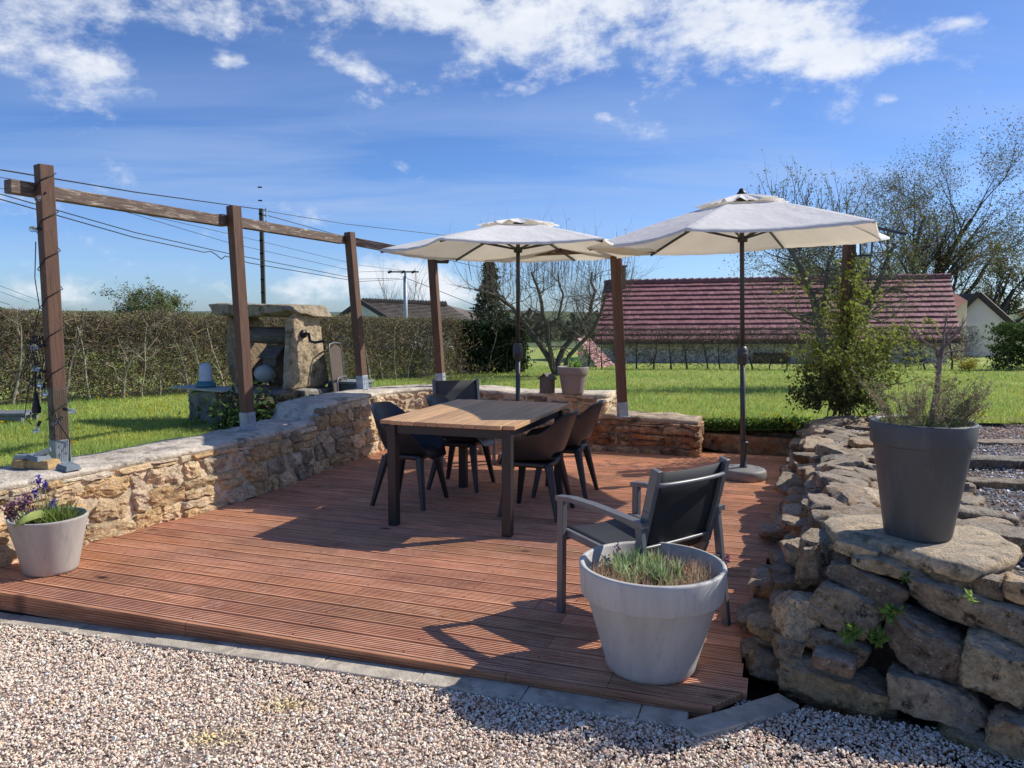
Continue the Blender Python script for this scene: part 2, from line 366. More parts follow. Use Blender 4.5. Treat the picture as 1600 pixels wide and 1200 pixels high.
# rocks
_tmpl = {}
def cube_grid(n):
    if n in _tmpl: return _tmpl[n]
    idx = {}; V = []; F = []
    def vid(p):
        k = tuple(p)
        if k not in idx: idx[k] = len(V); V.append([2*c/n-1 for c in p])
        return idx[k]
    for ax in range(3):
        for side in (0, n):
            b, c = (ax+1) % 3, (ax+2) % 3
            for i in range(n):
                for j in range(n):
                    q = []
                    for di, dj in ((0, 0), (1, 0), (1, 1), (0, 1)):
                        p = [0, 0, 0]; p[ax] = side; p[b] = i+di; p[c] = j+dj; q.append(vid(p))
                    F.append(q if side else q[::-1])
    _tmpl[n] = (np.array(V), np.array(F)); return _tmpl[n]
def rock(l, d, h, seed, n=7, k=6.0, chips=7, rough=0.05, freq=2.2):
    V, F = cube_grid(n); V = V.copy(); rs = np.random.RandomState(seed)
    V = V * 0.985
    nr = (np.abs(V)**k).sum(1)**(1.0/k); V = V/nr[:, None]
    for _ in range(chips):
        m = rs.normal(size=3); m /= np.linalg.norm(m)
        sup = np.abs(m).sum(); off = sup*rs.uniform(0.58, 0.86)
        V = V - np.maximum(0, V@m-off)[:, None]*m
    # skew
    V[:, 0] += rs.uniform(-0.14, 0.14)*V[:, 2]; V[:, 2] += rs.uniform(-0.18, 0.18)*V[:, 0]
    V = V*np.array([l/2, d/2, h/2])
    mn = min(l, d, h); o = rs.uniform(0, 100)
    out = V.copy()
    for i, p in enumerate(V):
        q = Vector(p)*(freq/mn*0.5)
        dv = noise.turbulence_vector(q*0.9 + Vector((o, o, o)), 2, False, noise_basis='PERLIN_ORIGINAL', amplitude_scale=0.5, frequency_scale=2.2)
        dw = noise.turbulence_vector(Vector((p[0], p[1], p[2]*2.2))*26 + Vector((o, 0, o)), 2, False, noise_basis='PERLIN_ORIGINAL', amplitude_scale=0.6, frequency_scale=2.1)
        out[i] += np.array(dv)*mn*rough*1.15 + np.array(dw)*min(0.014, mn*rough*0.95)
    return out, F
def rotm(rz=0, rx=0, ry=0): return np.array(Euler((rx, ry, rz)).to_matrix())

class Pile:
    """collects rocks; .emit() makes the largest up to 100 children of their own, the rest one mesh"""
    def __init__(s): s.items = []
    def add(s, V, F, col, weight): s.items.append((weight, V, F, col))
    def emit(s, root, mat, name='stone', rest='rubble_fill', most=100, group=None):
        s.items.sort(key=lambda t: -t[0])
        for w, V, F, col in s.items[:most]:
            me = np_mesh(name, V, [F], np.tile(col, (len(V), 1)))
            link(name, me, mat, root, True, 'sharp')
        if len(s.items) > most:
            Vs, Fs, Cs, b = [], [], [], 0
            for w, V, F, col in s.items[most:]:
                Vs.append(V); Fs.append(F+b); Cs.append(np.tile(col, (len(V), 1))); b += len(V)
            me = np_mesh(rest, np.concatenate(Vs), [np.concatenate(Fs)], np.concatenate(Cs))
            tag(link(rest, me, mat, root, True, 'sharp'), kind='stuff')

# branches, leaves
def seg_mesh(name, segs, cols, sides=4):
    P0 = np.array([s[0] for s in segs]); P1 = np.array([s[1] for s in segs]); r0 = np.array([s[2] for s in segs]); r1 = np.array([s[3] for s in segs])
    t = P1-P0; t /= np.maximum(np.linalg.norm(t, axis=1), 1e-9)[:, None]
    a = np.where(np.abs(t[:, 2:3]) < 0.9, np.array([[0, 0, 1.0]]), np.array([[1.0, 0, 0]]))
    x = np.cross(a, t); x /= np.linalg.norm(x, axis=1)[:, None]; y = np.cross(t, x)
    n = len(segs); V = np.zeros((n, 2, sides, 3))
    for k in range(sides):
        w = x*math.cos(2*math.pi*k/sides) + y*math.sin(2*math.pi*k/sides)
        V[:, 0, k] = P0 + w*r0[:, None]; V[:, 1, k] = P1 + w*r1[:, None]
    base = (np.arange(n)*2*sides)[:, None]
    F = np.concatenate([np.stack([base[:, 0]+k, base[:, 0]+(k+1) % sides, base[:, 0]+sides+(k+1) % sides, base[:, 0]+sides+k], 1) for k in range(sides)])
    c = np.repeat(np.asarray(cols).reshape(-1, 3) if np.ndim(cols) > 1 else np.tile(cols, (n, 1)), 2*sides, axis=0)
    return np_mesh(name, V.reshape(-1, 3), [F], c)
def leaf_mesh(name, P, size, cols, rs, aspect=0.55, droop=None, norm=None):
    """diamond leaves, folded along the midrib"""
    P = np.asarray(P); n = len(P)
    d = rs.normal(size=(n, 3))
    if droop is not None: d[:, 2] += droop
    d /= np.linalg.norm(d, axis=1)[:, None]
    a = rs.normal(size=(n, 3)); s = np.cross(d, a); s /= np.maximum(np.linalg.norm(s, axis=1), 1e-6)[:, None]
    u = np.cross(s, d)
    L = (np.asarray(size)*rs.uniform(0.6, 1.3, n))[:, None]
    V = np.stack([P, P+d*L*0.5+s*L*aspect*0.5+u*L*0.1, P+d*L, P+d*L*0.5-s*L*aspect*0.5+u*L*0.1], 1)
    b = (np.arange(n)*4)[:, None]
    F = np.concatenate([b+np.array([[0, 1, 2]]), b+np.array([[0, 2, 3]])])
    return np_mesh(name, V.reshape(-1, 3), [F], np.repeat(cols, 4, axis=0))
def blade_mesh(name, P, h, w, cols, rs, lean=0.35, curve=0.3, seg=2, az=None):
    P = np.asarray(P); n = len(P)
    az = rs.uniform(0, 2*np.pi, n) if az is None else az
    le = np.abs(rs.normal(0, lean, n)); h = np.asarray(h)*np.ones(n); w = np.asarray(w)*np.ones(n)
    dx = np.stack([np.cos(az), np.sin(az), np.zeros(n)], 1); sd = np.stack([-np.sin(az), np.cos(az), np.zeros(n)], 1)
    fa = rs.uniform(0, 2*np.pi, n); sd = np.stack([np.cos(fa), np.sin(fa), np.zeros(n)], 1)
    V = []
    for k in range(seg+1):
        t = k/seg
        c = P + dx*((le*t + curve*le*t*t)*h)[:, None] + np.array([[0, 0, 1.0]])*(t*h*np.maximum(0.3, 1-0.35*le*t))[:, None]
        ww = (w*(1-t*t)*0.5)[:, None] if k < seg else None
        if k < seg: V += [c-sd*ww, c+sd*ww]
        else: V += [c]
    V = np.stack(V, 1); m = V.shape[1]; b = (np.arange(n)*m)[:, None]
    Fq = [b+np.array([[2*k, 2*k+1, 2*k+3, 2*k+2]]) for k in range(seg-1)]
    Ft = b+np.array([[2*(seg-1), 2*(seg-1)+1, 2*seg]])
    return np_mesh(name, V.reshape(-1, 3), ([np.concatenate(Fq)] if Fq else [])+[Ft], np.repeat(cols, m, axis=0))
def vcol(n, base, var, rs, bright=0.3):
    base = np.asarray(base); b = np.exp(rs.normal(0, bright, n))[:, None]
    return np.clip(base[None]*b*(1+rs.normal(0, var, (n, 3))), 0.002, 1)

class Tree:
    def __init__(s, seed): s.r = random.Random(seed); s.segs = []; s.tips = []
    def grow(s, p, d, L, r, lev, nch=(4, 6), ang=0.7, ratio=0.62, up=0.06, wob=0.16, steps=5, rr=0.55, start=0.3, rend=0.35):
        p = Vector(p); d = Vector(d).normalized(); sl = L/steps; ch = s.r.randint(*nch) if lev > 0 else 0
        spots = sorted(s.r.uniform(start, 1.0) for _ in range(ch)); si = 0
        for i in range(steps):
            f0, f1 = i/steps, (i+1)/steps
            r0 = r*(1-(1-rend)*f0); r1 = r*(1-(1-rend)*f1)
            d = (d + Vector((s.r.gauss(0, wob), s.r.gauss(0, wob), s.r.gauss(0, wob)+up))).normalized()
            q = p + d*sl
            s.segs.append((tuple(p), tuple(q), r0, r1))
            if lev <= 1: s.tips.append((tuple(q), lev))
            while si < len(spots) and spots[si] <= f1:
                a = d.orthogonal().normalized(); a.rotate(Matrix.Rotation(s.r.uniform(0, 6.283), 3, d))
                an = ang*s.r.uniform(0.65, 1.3); nd = d*math.cos(an) + a*math.sin(an)
                s.grow(p.lerp(q, s.r.random()), nd, L*ratio*s.r.uniform(0.7, 1.2), max(r1*rr, 0.0015), lev-1, nch, ang, ratio, up, wob, max(3, steps-1), rr, start, rend)
                si += 1
            p = q
        return p, d
def tree_thing(name, label, base, T, bark, leafn, leafs, leafc, seed, group=None, thick=0.03, spread=0.15, lvar=0.2):
    rs = np.random.RandomState(seed)
    root = empty(name, base, label, 'tree', group)
    big = [g for g in T.segs if g[2] >= thick]; small = [g for g in T.segs if g[2] < thick]
    if big: link('trunk', seg_mesh('trunk', big, np.array(bark), 8), 'bark', root, True, True)
    if small: link('branches', seg_mesh('branches', small, vcol(len(small), bark, 0.05, rs, 0.15), 3), 'twig', root, True, True)
    if leafn:
        tips = np.array([t[0] for t in T.tips]); P = tips[rs.randint(0, len(tips), leafn)] + rs.normal(0, spread, (leafn, 3))
        link('crown', leaf_mesh('crown', P, leafs, vcol(leafn, leafc, lvar, rs, 0.35), rs), 'leaf', root, True)
    return root

# ------------------------------------------------------------------ light and sky
SUN_AZ, SUN_EL = R(72), R(41)
sun_dir = Vector((math.cos(SUN_EL)*math.sin(SUN_AZ), math.cos(SUN_EL)*math.cos(SUN_AZ), math.sin(SUN_EL)))
sd = bpy.data.lights.new('sun', 'SUN'); sd.energy = 5.0; sd.angle = R(0.53); sd.color = (1.0, 0.945, 0.86)
so = bpy.data.objects.new('sun', sd); COL.objects.link(so); so.location = (10, 5, 20)
so.rotation_euler = (-sun_dir).to_track_quat('-Z', 'Y').to_euler()

def build_world():
    w = bpy.data.worlds.new('World'); S.world = w; w.use_nodes = True
    nt = w.node_tree; bg = nt.nodes['Background']
    sky = nt.nodes.new('ShaderNodeTexSky'); sky.sky_type = 'NISHITA'; sky.sun_disc = False
    sky.sun_elevation = SUN_EL; sky.sun_rotation = SUN_AZ; sky.altitude = 300; sky.air_density = 1.0; sky.dust_density = 0.6; sky.ozone_density = 2.2
    tc = nt.nodes.new('ShaderNodeTexCoord'); d = tc.outputs['Generated']
    sx = nt.nodes.new('ShaderNodeSeparateXYZ'); nt.links.new(d, sx.inputs[0])
    def m(op, a, b=None, c=None):
        n = nt.nodes.new('ShaderNodeMath'); n.operation = op
        for i, v in enumerate((a, b, c)):
            if v is None: continue
            if isinstance(v, (int, float)): n.inputs[i].default_value = v
            else: nt.links.new(v, n.inputs[i])
        return n.outputs[0]
    az = m('ARCTAN2', sx.outputs[0], sx.outputs[1]); el = m('ARCSINE', sx.outputs[2])
    zc = m('MAXIMUM', m('ADD', sx.outputs[2], 0.10), 0.03)
    cb = nt.nodes.new('ShaderNodeCombineXYZ')
    nt.links.new(m('DIVIDE', sx.outputs[0], zc), cb.inputs[0]); nt.links.new(m('DIVIDE', sx.outputs[1], zc), cb.inputs[1])
    plane = cb.outputs[0]
    def ae(u, v):
        q = ray(u, v).normalized(); return math.atan2(q.x, q.y), math.asin(q.z)
    def blob(u, v, su, sv, amp, rot=0.0):
        a0, e0 = ae(u, v)
        sa, se = su/FOC, sv/FOC
        x = m('SUBTRACT', az, a0); y = m('SUBTRACT', el, e0)
        if rot:
            c_, s_ = math.cos(rot), math.sin(rot)
            x, y = m('ADD', m('MULTIPLY', x, c_), m('MULTIPLY', y, s_)), m('SUBTRACT', m('MULTIPLY', y, c_), m('MULTIPLY', x, s_))
        x = m('DIVIDE', x, sa); y = m('DIVIDE', y, se)
        r2 = m('ADD', m('MULTIPLY', x, x), m('MULTIPLY', y, y))
        return m('MULTIPLY', m('EXPONENT', m('MULTIPLY', r2, -1.0)), amp)
    blobs = [(1180, 92, 125, 66, 0.50), (960, 15, 260, 52, 0.44), (640, 8, 230, 42, 0.44), (35, 72, 85, 42, 0.48), (330, 38, 80, 26, 0.40), (90, -5, 130, 36, 0.36),
             (570, 110, 85, 15, 0.46, -0.28), (870, 105, 70, 50, 0.36), (1330, 95, 80, 30, 0.36), (760, 85, 70, 30, 0.34), (470, 438, 80, 26, 0.42), (610, 430, 90, 34, 0.50), (340, 452, 50, 14, 0.36), (80, 455, 70, 17, 0.38), (700, 452, 70, 30, 0.44),
             (1420, 80, 40, 20, 0.36), (1490, 38, 45, 12, 0.40), (1392, 153, 26, 9, 0.36), (360, 95, 38, 14, 0.42), (150, 100, 40, 20, 0.34), (940, 182, 22, 8, 0.32), (1000, -260, 1300, 200, 0.36), (-900, 200, 500, 150, 0.3)]
    tot = None
    for b in blobs:
        o = blob(*b); tot = o if tot is None else m('ADD', tot, o)
    c2 = nt.nodes.new('ShaderNodeCombineXYZ'); nt.links.new(az, c2.inputs[0]); nt.links.new(m('MULTIPLY', el, 1.55), c2.inputs[1])
    ang = c2.outputs[0]
    f1 = noise_tex(nt, mapping(nt, ang, (1.0, 1.0, 1)), 9.0, 8, 0.60, 0.15)
    f2 = noise_tex(nt, mapping(nt, ang, (1, 1.1, 1)), 46.0, 4, 0.65)
    f = m('ADD', m('MULTIPLY', f1, 0.80), m('MULTIPLY', f2, 0.20))
    dens = m('ADD', tot, m('MULTIPLY', m('SUBTRACT', f, 0.5), 2.6))
    cum = nt.nodes.new('ShaderNodeMapRange'); cum.interpolation_type = 'SMOOTHSTEP'; cum.inputs[1].default_value = 0.20; cum.inputs[2].default_value = 0.82
    nt.links.new(dens, cum.inputs[0])
    # thin high cirrus streaks
    cs = noise_tex(nt, mapping(nt, plane, (0.5, 1.5, 1)), 1.1, 7, 0.58, 0.5)
    cband = blob(520, 275, 620, 115, 1.0, 0.04); cband2 = blob(1350, 250, 420, 130, 0.6); cband3 = blob(900, 20, 1500, 160, 0.25)
    cir = m('MULTIPLY', ramp(nt, cs, [(0.36, 0.0), (0.76, 0.66)]), m('ADD', m('ADD', cband, cband2), m('ADD', cband3, 0.10)))
    # sky: nishita deepened a little, paler to the horizon as in the photo
    hs = nt.nodes.new('ShaderNodeHueSaturation'); hs.inputs['Saturation'].default_value = 1.22; hs.inputs['Hue'].default_value = 0.513; hs.inputs['Value'].default_value = 1.0
    nt.links.new(sky.outputs[0], hs.inputs['Color'])
    base = mixc(nt, 1.0, hs.outputs[0], SKY_TINT, 'MULTIPLY')
    # drop the over-bright horizon glow
    hz = ramp(nt, el, [(0.0, (0.78, 0.94, 1.42)), (0.18, (0.84, 0.96, 1.14)), (0.40, (1.0, 1.0, 1.0))])
    base = mixc(nt, 1.0, base, hz, 'MULTIPLY')
    c = mixc(nt, cir, base, CIRRUS)
    sh = noise_tex(nt, mapping(nt, ang, (1.0, 1.6, 1)), 7.0, 6, 0.6)
    cl = mixc(nt, ramp(nt, sh, [(0.40, 0.0), (0.62, 1.0)]), CLOUD_LO, CLOUD_HI)
    cl = mixc(nt, ramp(nt, dens, [(0.35, 1.0), (0.95, 0.55)]), cl, CLOUD_HI)
    c = mixc(nt, m('MULTIPLY', cum.outputs[0], 0.97), c, cl)
    nt.links.new(c, bg.inputs[0]); bg.inputs[1].default_value = 0.15
    w.cycles.sampling_method = 'NONE'
SKY_TINT = (0.69, 0.765, 0.83); CIRRUS = (2.9, 3.85, 5.7); CLOUD_LO = (4.1, 4.6, 5.7); CLOUD_HI = (6.1, 6.35, 6.75)
build_world()
S.view_settings.view_transform = 'Standard'; S.view_settings.look = 'None'; S.view_settings.exposure = 0
S.cycles.max_bounces = 8; S.cycles.use_denoising = True

# ------------------------------------------------------------------ ground
# front gravel sheet
def gravel_sheet():
    V, F = [], []; us = np.concatenate([np.arange(-40, -8, 4), np.arange(-8, 4, 0.5), np.arange(4, 41, 4)]); vs = [-30, -10, 0, 1, 2, 2.5, 3.03, 3.6, 4.4, 5.0]
    for u in us:
        for v in vs: p = W(u, v); V.append((p.x, p.y, gz(p.x, p.y) - (0.09 if v > 3.0 and u > -5 else 0)))
    m = len(vs)
    for i in range(len(us)-1):
        for j in range(m-1): F.append([i*m+j, (i+1)*m+j, (i+1)*m+j+1, i*m+j+1])
    tag(link('gravel_ground', np_mesh('gravel_ground', V, [np.array(F)]), 'gravelbase', smooth=True), kind='structure')
gravel_sheet()

# pebbles
def ico():
    b = bmesh.new(); bmesh.ops.create_icosphere(b, subdivisions=1, radius=1.0)
    V = np.array([v.co[:] for v in b.verts]); F = np.array([[v.index for v in f.verts] for f in b.faces]); b.free(); return V, F
ICO = ico()
def pebbles(name, P, size, cols, rs, mat='pebble', flat=0.6):
    V0, F0 = ICO; n = len(P); nv = len(V0)
    J = 1 + rs.uniform(-0.28, 0.28, (n, nv, 1)); V = V0[None]*J
    sc = np.stack([rs.uniform(0.75, 1.35, n), rs.uniform(0.6, 1.05, n), rs.uniform(flat*0.7, flat*1.3, n)], 1)*np.asarray(size).reshape(-1, 1)
    V = V*sc[:, None]
    ax = rs.normal(size=(n, 3)); ax[:, :2] *= 0.35; ax /= np.linalg.norm(ax, axis=1)[:, None]; an = rs.uniform(0, 6.283, n)
    c, s = np.cos(an)[:, None, None], np.sin(an)[:, None, None]; k = ax[:, None]
    V = V*c + np.cross(np.broadcast_to(k, V.shape), V)*s + k*(V*k).sum(2, keepdims=True)*(1-c)
    V = V + P[:, None]
    F = (F0[None] + (np.arange(n)*nv)[:, None, None]).reshape(-1, 3)
    me = np_mesh(name, V.reshape(-1, 3), [F], np.repeat(cols, nv, axis=0))
    return tag(link(name, me, mat), kind='stuff')
rs = np.random.RandomState(11)
n = 270000
px = rs.uniform(-4.6, 2.7, n); py = rs.uniform(1.9, 4.75, n)
vv = px*EV.x + py*EV.y
dwall = (px-1.02)*0.49 + (py-3.30)*0.87        # behind the dry wall's front foot
keep = (vv < 2.908 + 0.3*np.clip((px-0.75)/0.2, 0, 1)) & (py > 1.9) & ((dwall < 0.10) | (px < 0.9))
px, py = px[keep], py[keep]; n = len(px)
pc = np.array([[0.74, 0.585, 0.475], [0.63, 0.485, 0.39], [0.82, 0.70, 0.60], [0.50, 0.375, 0.30], [0.38, 0.36, 0.355], [0.66, 0.48, 0.33], [0.22, 0.165, 0.13]])
ci = rs.choice(len(pc), n, p=[0.42, 0.27, 0.15, 0.06, 0.03, 0.055, 0.015])
cols = pc[ci]*np.exp(rs.normal(0, 0.11, n))[:, None]
# pollen-yellow patches on the gravel
for (u, v, ru, rv) in ((450, 1105, 0.10, 0.05), (335, 1152, 0.12, 0.06), (75, 1090, 0.03, 0.02)):
    g = G(u, v, GZ); q = np.exp(-(((px-g.x)/ru)**2 + ((py-g.y)/rv)**2))[:, None]
    cols = cols*(1-0.6*q) + np.array([[0.62, 0.52, 0.18]])*0.6*q
cols = np.clip(cols*np.array([[1.34, 1.33, 1.28]]), 0.01, 0.95)
relief = np.array([noise.noise(Vector((a*2.1, b*2.1, 0)))*0.012 for a, b in zip(px, py)])
pz = np.array([gz(a, b) for a, b in zip(px, py)]) + rs.uniform(0.0, 0.016, n) + relief
pebbles('gravel', np.stack([px, py, pz], 1), rs.gamma(6, 0.0038/6, n)+0.0012, cols, rs)

# kerb strip of concrete edging slabs along the deck
def kerb():
    root = empty('kerb_strip', W(-2, 2.9, GZ)); tag(root, kind='structure')
    u = -4.9
    while u < -0.36:
        L = rnd.uniform(0.48, 0.52)
        if u+L > -0.30: L = -0.30-u
        b = bmesh.new(); c = W(u+L/2, 2.957); c.z = gz(c.x, c.y)-0.020+rnd.uniform(-0.003, 0.003)
        box(b, c, (L-0.003, 0.125, 0.075), Matrix.Rotation(TH+rnd.uniform(-0.004, 0.004), 3, 'Z') @ Matrix.Rotation(-(gz(*W(u+L, 2.9)[:2])-gz(*W(u, 2.9)[:2]))/L, 3, 'Y'), 0.006)
        fin('kerb_slab', b, 'kerb', root, True)
        u += L
    # angled slabs at the corner by the dry wall
    for (ua, va, ub, vb) in ((1075, 1146, 1180, 1116), (1176, 1116, 1232, 1098)):
        p, q = G(ua, va+4, -0.050), G(ub, vb+4, -0.050)
        b = bmesh.new(); bar(b, p, q, 0.115, 0.06, bev=0.006); fin('kerb_slab', b, 'kerb', root, True)
kerb()

# lawn sheet (leaves out the deck and the dry-wall terrace)
def lawn():
    V, F, idx = [], [], {}
    us = np.concatenate([np.arange(-34, -6, 1.0), np.arange(-6, 7.01, 0.25), np.arange(8, 46, 1.0)])
    vs_ = np.concatenate([np.arange(2.0, 14, 0.25), np.arange(14, 50, 1.0)])
    def vid(i, j):
        if (i, j) not in idx:
            p = W(us[i], vs_[j]); idx[(i, j)] = len(V); V.append((p.x, p.y, lawn_z(p.x, p.y)))
        return idx[(i, j)]
    for i in range(len(us)-1):
        for j in range(len(vs_)-1):
            u, v = (us[i]+us[i+1])/2, (vs_[j]+vs_[j+1])/2
            if v < 9.0 and -4.75 < u: 
                if not (u > 0.4 and v > 8.75): continue
            if u > 0.6 and W(u, v).y < 7.85 and u < 9: continue
            if v < 4.0 and u > -5.5: continue
            p = W(u, v)
            F.append([vid(i, j), vid(i+1, j), vid(i+1, j+1), vid(i, j+1)])
    me = np_mesh('lawn', V, [np.array(F)]); tag(link('lawn', me, 'lawn', smooth=True), kind='structure')
    # land running on to the horizon
    V, F = [], []
    nr, na = 46, 40
    for i in range(nr):
        r = 44*(1.13**i)
        for k in range(na+1):
            a = R(-75+150*k/na); x, y = r*math.sin(a), r*math.cos(a)
            z = lawn_z(x, max(y, 0)) - 0.25
            if r > 300: z += min(1, (r-300)/900)*(7+9*noise.noise(Vector((x*0.0016, y*0.0016, 1)))) 
            V.append((x, y, z))
    for i in range(nr-1):
        for k in range(na):
            a = i*(na+1)+k; F.append([a, a+1, a+na+2, a+na+1])
    tag(link('fields', np_mesh('fields', V, [np.array(F)]), 'field', smooth=True), kind='structure')
lawn()

# terrace behind the dry wall
WALL_F0, WALL_B = Vector((1.10, 3.28, 0)), Vector((3.12, 8.42, 0))
wd = (WALL_B-WALL_F0).normalized(); wn_ = Vector((-wd.y, wd.x, 0))     # wn_ points to the deck
FR0, FRd = Vector((1.05, 3.20, 0)), Vector((0.80, -0.60, 0)).normalized()  # front face foot and its direction
frn = Vector((-FRd.y, FRd.x, 0)) * -1                                        # outward (to the camera)
if frn.y > 0: frn = -frn
def terrace_z(x, y): 
    return 0.46 + 0.03*noise.noise(Vector((x*1.5, y*1.5, 9))) - 0.015*max(0, y-5)
def terrace():
    V, F = [], []
    A, B = [], []
    N, M_ = 40, 30
    for j in range(N+1):
        t = j/N*1.16
        p = WALL_F0.lerp(WALL_B, t) - wn_*0.32
        if j == 0: p = p - frn*0.30
        for i in range(M_+1):
            x = p.x + (i/M_)**1.3*9.0*(0.9+0.1*t); y = p.y + (i/M_)**1.3*9.0*(-0.42)*(1-t) 
            k_ = min(1, max(0, (t-1.0)/0.14)); V.append((x, y, terrace_z(x, y)*(1-k_)+(lawn_z(x, y)-0.03)*k_))
    for j in range(N):
        for i in range(M_):
            a = j*(M_+1)+i; F.append([a, a+1, a+M_+2, a+M_+1])
    tag(link('terrace_ground', np_mesh('terrace_ground', V, [np.array(F)]), 'terrace', smooth=True), kind='structure')
    rs = np.random.RandomState(5); n = 42000
    t = rs.uniform(0.0, 0.98, n); s = rs.uniform(0.05, 1, n)**1.3*4.2 - 0.05
    px = WALL_F0.x + (WALL_B.x-WALL_F0.x)*t - wn_.x*0.4 + s; py = WALL_F0.y + 0.25 + (WALL_B.y-WALL_F0.y)*t - wn_.y*0.4 - 0.42*(1-t)*s
    m = np.array([noise.noise(Vector((a*0.9, b*0.9, 4))) for a, b in zip(px, py)])
    keep = (m > -0.12) | (rs.rand(n) < 0.45); px, py = px[keep], py[keep]; n = len(px)
    pc = np.array([[0.46, 0.45, 0.44], [0.60, 0.58, 0.555], [0.78, 0.75, 0.71], [0.27, 0.26, 0.255], [0.46, 0.30, 0.21]])
    far = np.clip((py-5.8)/1.2, 0, 1)
    ci = np.where(rs.rand(n) < 0.28+0.45*far*(px > 4.2), 4, rs.choice(4, n, p=[0.35, 0.3, 0.15, 0.2]))
    cols = pc[ci]*np.exp(rs.normal(0, 0.22, n))[:, None]
    pz = np.array([terrace_z(a, b) for a, b in zip(px, py)]) + rs.uniform(0, 0.008, n)
    pebbles('slate_gravel', np.stack([px, py, pz], 1), rs.uniform(0.006, 0.013, n), cols, rs)
terrace()

# ------------------------------------------------------------------ the deck
def deck():
    root = empty('wooden_deck', (0, 0, 0), rotz=TH); tag(root, kind='structure')
    rs = random.Random(3)
    V, F, C = [], [], []
    bw, gap, th, ng = 0.1385, 0.0075, 0.028, 7
    prof = [(0.0, -th), (0.0, -0.006), (0.004, -0.001)]
    x0, x1 = 0.006, bw-0.006; gw = (x1-x0)/ng
    for k in range(ng):
        a = x0+k*gw
        prof += [(a+gw*0.10, 0.0), (a+gw*0.55, 0.0), (a+gw*0.66, -0.0042), (a+gw*0.94, -0.0042)]
    prof += [(x1+0.002, -0.001), (bw, -0.006), (bw, -th)]
    m = len(prof)
    v = 3.045; row = 0
    while v < 8.78:
        t = (v-3.04)/5.74
        ue = -0.085 + 0.27*t + rs.choice([-0.045, -0.02, 0.0, 0.015, 0.05, 0.10])
        if row == 0: ue = -0.20
        elif row == 1: ue = -0.085
        elif row < 5: ue = -0.09 - 0.01*row
        cuts = [-4.75]; u = -4.75 + rs.uniform(0.7, 2.4)
        while u < ue-0.4: cuts.append(u); u += rs.choice([1.8, 2.4, 1.2, 3.0])
        cuts.append(ue)
        dv = rs.uniform(-0.001, 0.001)
        for a, b in zip(cuts, cuts[1:]):
            g = math.exp(rs.gauss(0, 0.10)); col = (g*rs.uniform(0.96, 1.06), g, g*rs.uniform(0.93, 1.07))
            dz = rs.uniform(-0.0003, 0.0003); dza = rs.uniform(-0.0003, 0.0003)
            base = len(V)
            skew = 0.10 if (row == 0 and b == ue) else 0.0
            for e, (uu, zz) in enumerate(((a+0.0015, dz), (b-0.0015, dz+dza))):
                for (pv, pz) in prof:
                    sk = (skew*(pv/bw) if e else 0)
                    V.append((uu+sk, v+pv+dv, pz+zz)); C.append(col)
            for k in range(m-1): F.append([base+k, base+k+1, base+m+k+1, base+m+k])
            V0 = [V[base], V[base+m-1]]
            # end caps
            cap0 = list(range(base, base+m)); cap1 = list(range(base+m, base+2*m))
            for cap in (cap0, cap1): caps.append(cap if cap is cap1 else cap[::-1])
        v += bw+gap; row += 1
    sb = bmesh.new(); vv_ = 3.045
    for r_ in range(row):
        for uu in np.arange(-4.6, -0.15, 0.6):
            for f_ in (0.2, 0.8): bmesh.ops.create_circle(sb, cap_ends=True, segments=6, radius=0.0042, matrix=Matrix.Translation((uu+rs.uniform(-0.008, 0.008), vv_+bw*f_, 0.0016)))
        vv_ += bw+gap
    fin('screw', sb, 'black', root)
    me = np_mesh('decking', V, [np.array(F), np.array(caps)], np.array(C)); link('decking', me, 'deck', root)
    # joists and dark void below the boards
    for k, uu in enumerate(np.arange(-4.6, -0.4, 0.6)):
        b = bmesh.new(); box(b, (uu, 5.9, -0.075), (0.06, 5.4, 0.085)); o = fin('joist', b, 'fascia', root)
    b = bmesh.new(); box(b, (-1.2, 7.8, -0.146), (7.2, 9.4, 0.03)); fin('ground_sheet', b, 'soil', root)
    # fascia boards, grooved
    u = -4.75
    for L in (1.95, 1.72, 0.87):
        V, F = [], []
        prof = [(0.0, -0.004), (-0.004, 0.0)]; nz = 6
        prof = [(0.027, -0.002), (0.004, -0.002), (0.0, -0.006)]
        H = 0.098; gz = (H-0.012)/nz
        for k in range(nz):
            z = -0.008-k*gz; prof += [(0.0, z), (0.0, z-gz*0.55), (0.0035, z-gz*0.66), (0.0035, z-gz*0.94)]
        prof += [(0.0, -H), (0.027, -H)]
        m = len(prof)
        for uu in (u+0.001, u+L-0.002):
            for (pv, pz) in prof: V.append((uu, 3.014+pv, pz))
        F = [[k, k+1, m+k+1, m+k] for k in range(m-1)]
        g = rnd.uniform(0.8, 0.95)
        me = np_mesh('fascia_board', V, [np.array(F)], np.tile((g, g*0.95, g*0.92), (len(V), 1))); link('fascia_board', me, 'deck', root)
        u += L
    b = bmesh.new(); box(b, (-2.6, 3.06, -0.085), (4.2, 0.03, 0.10)); fin('rim_joist', b, 'fascia', root)
caps = []
deck()

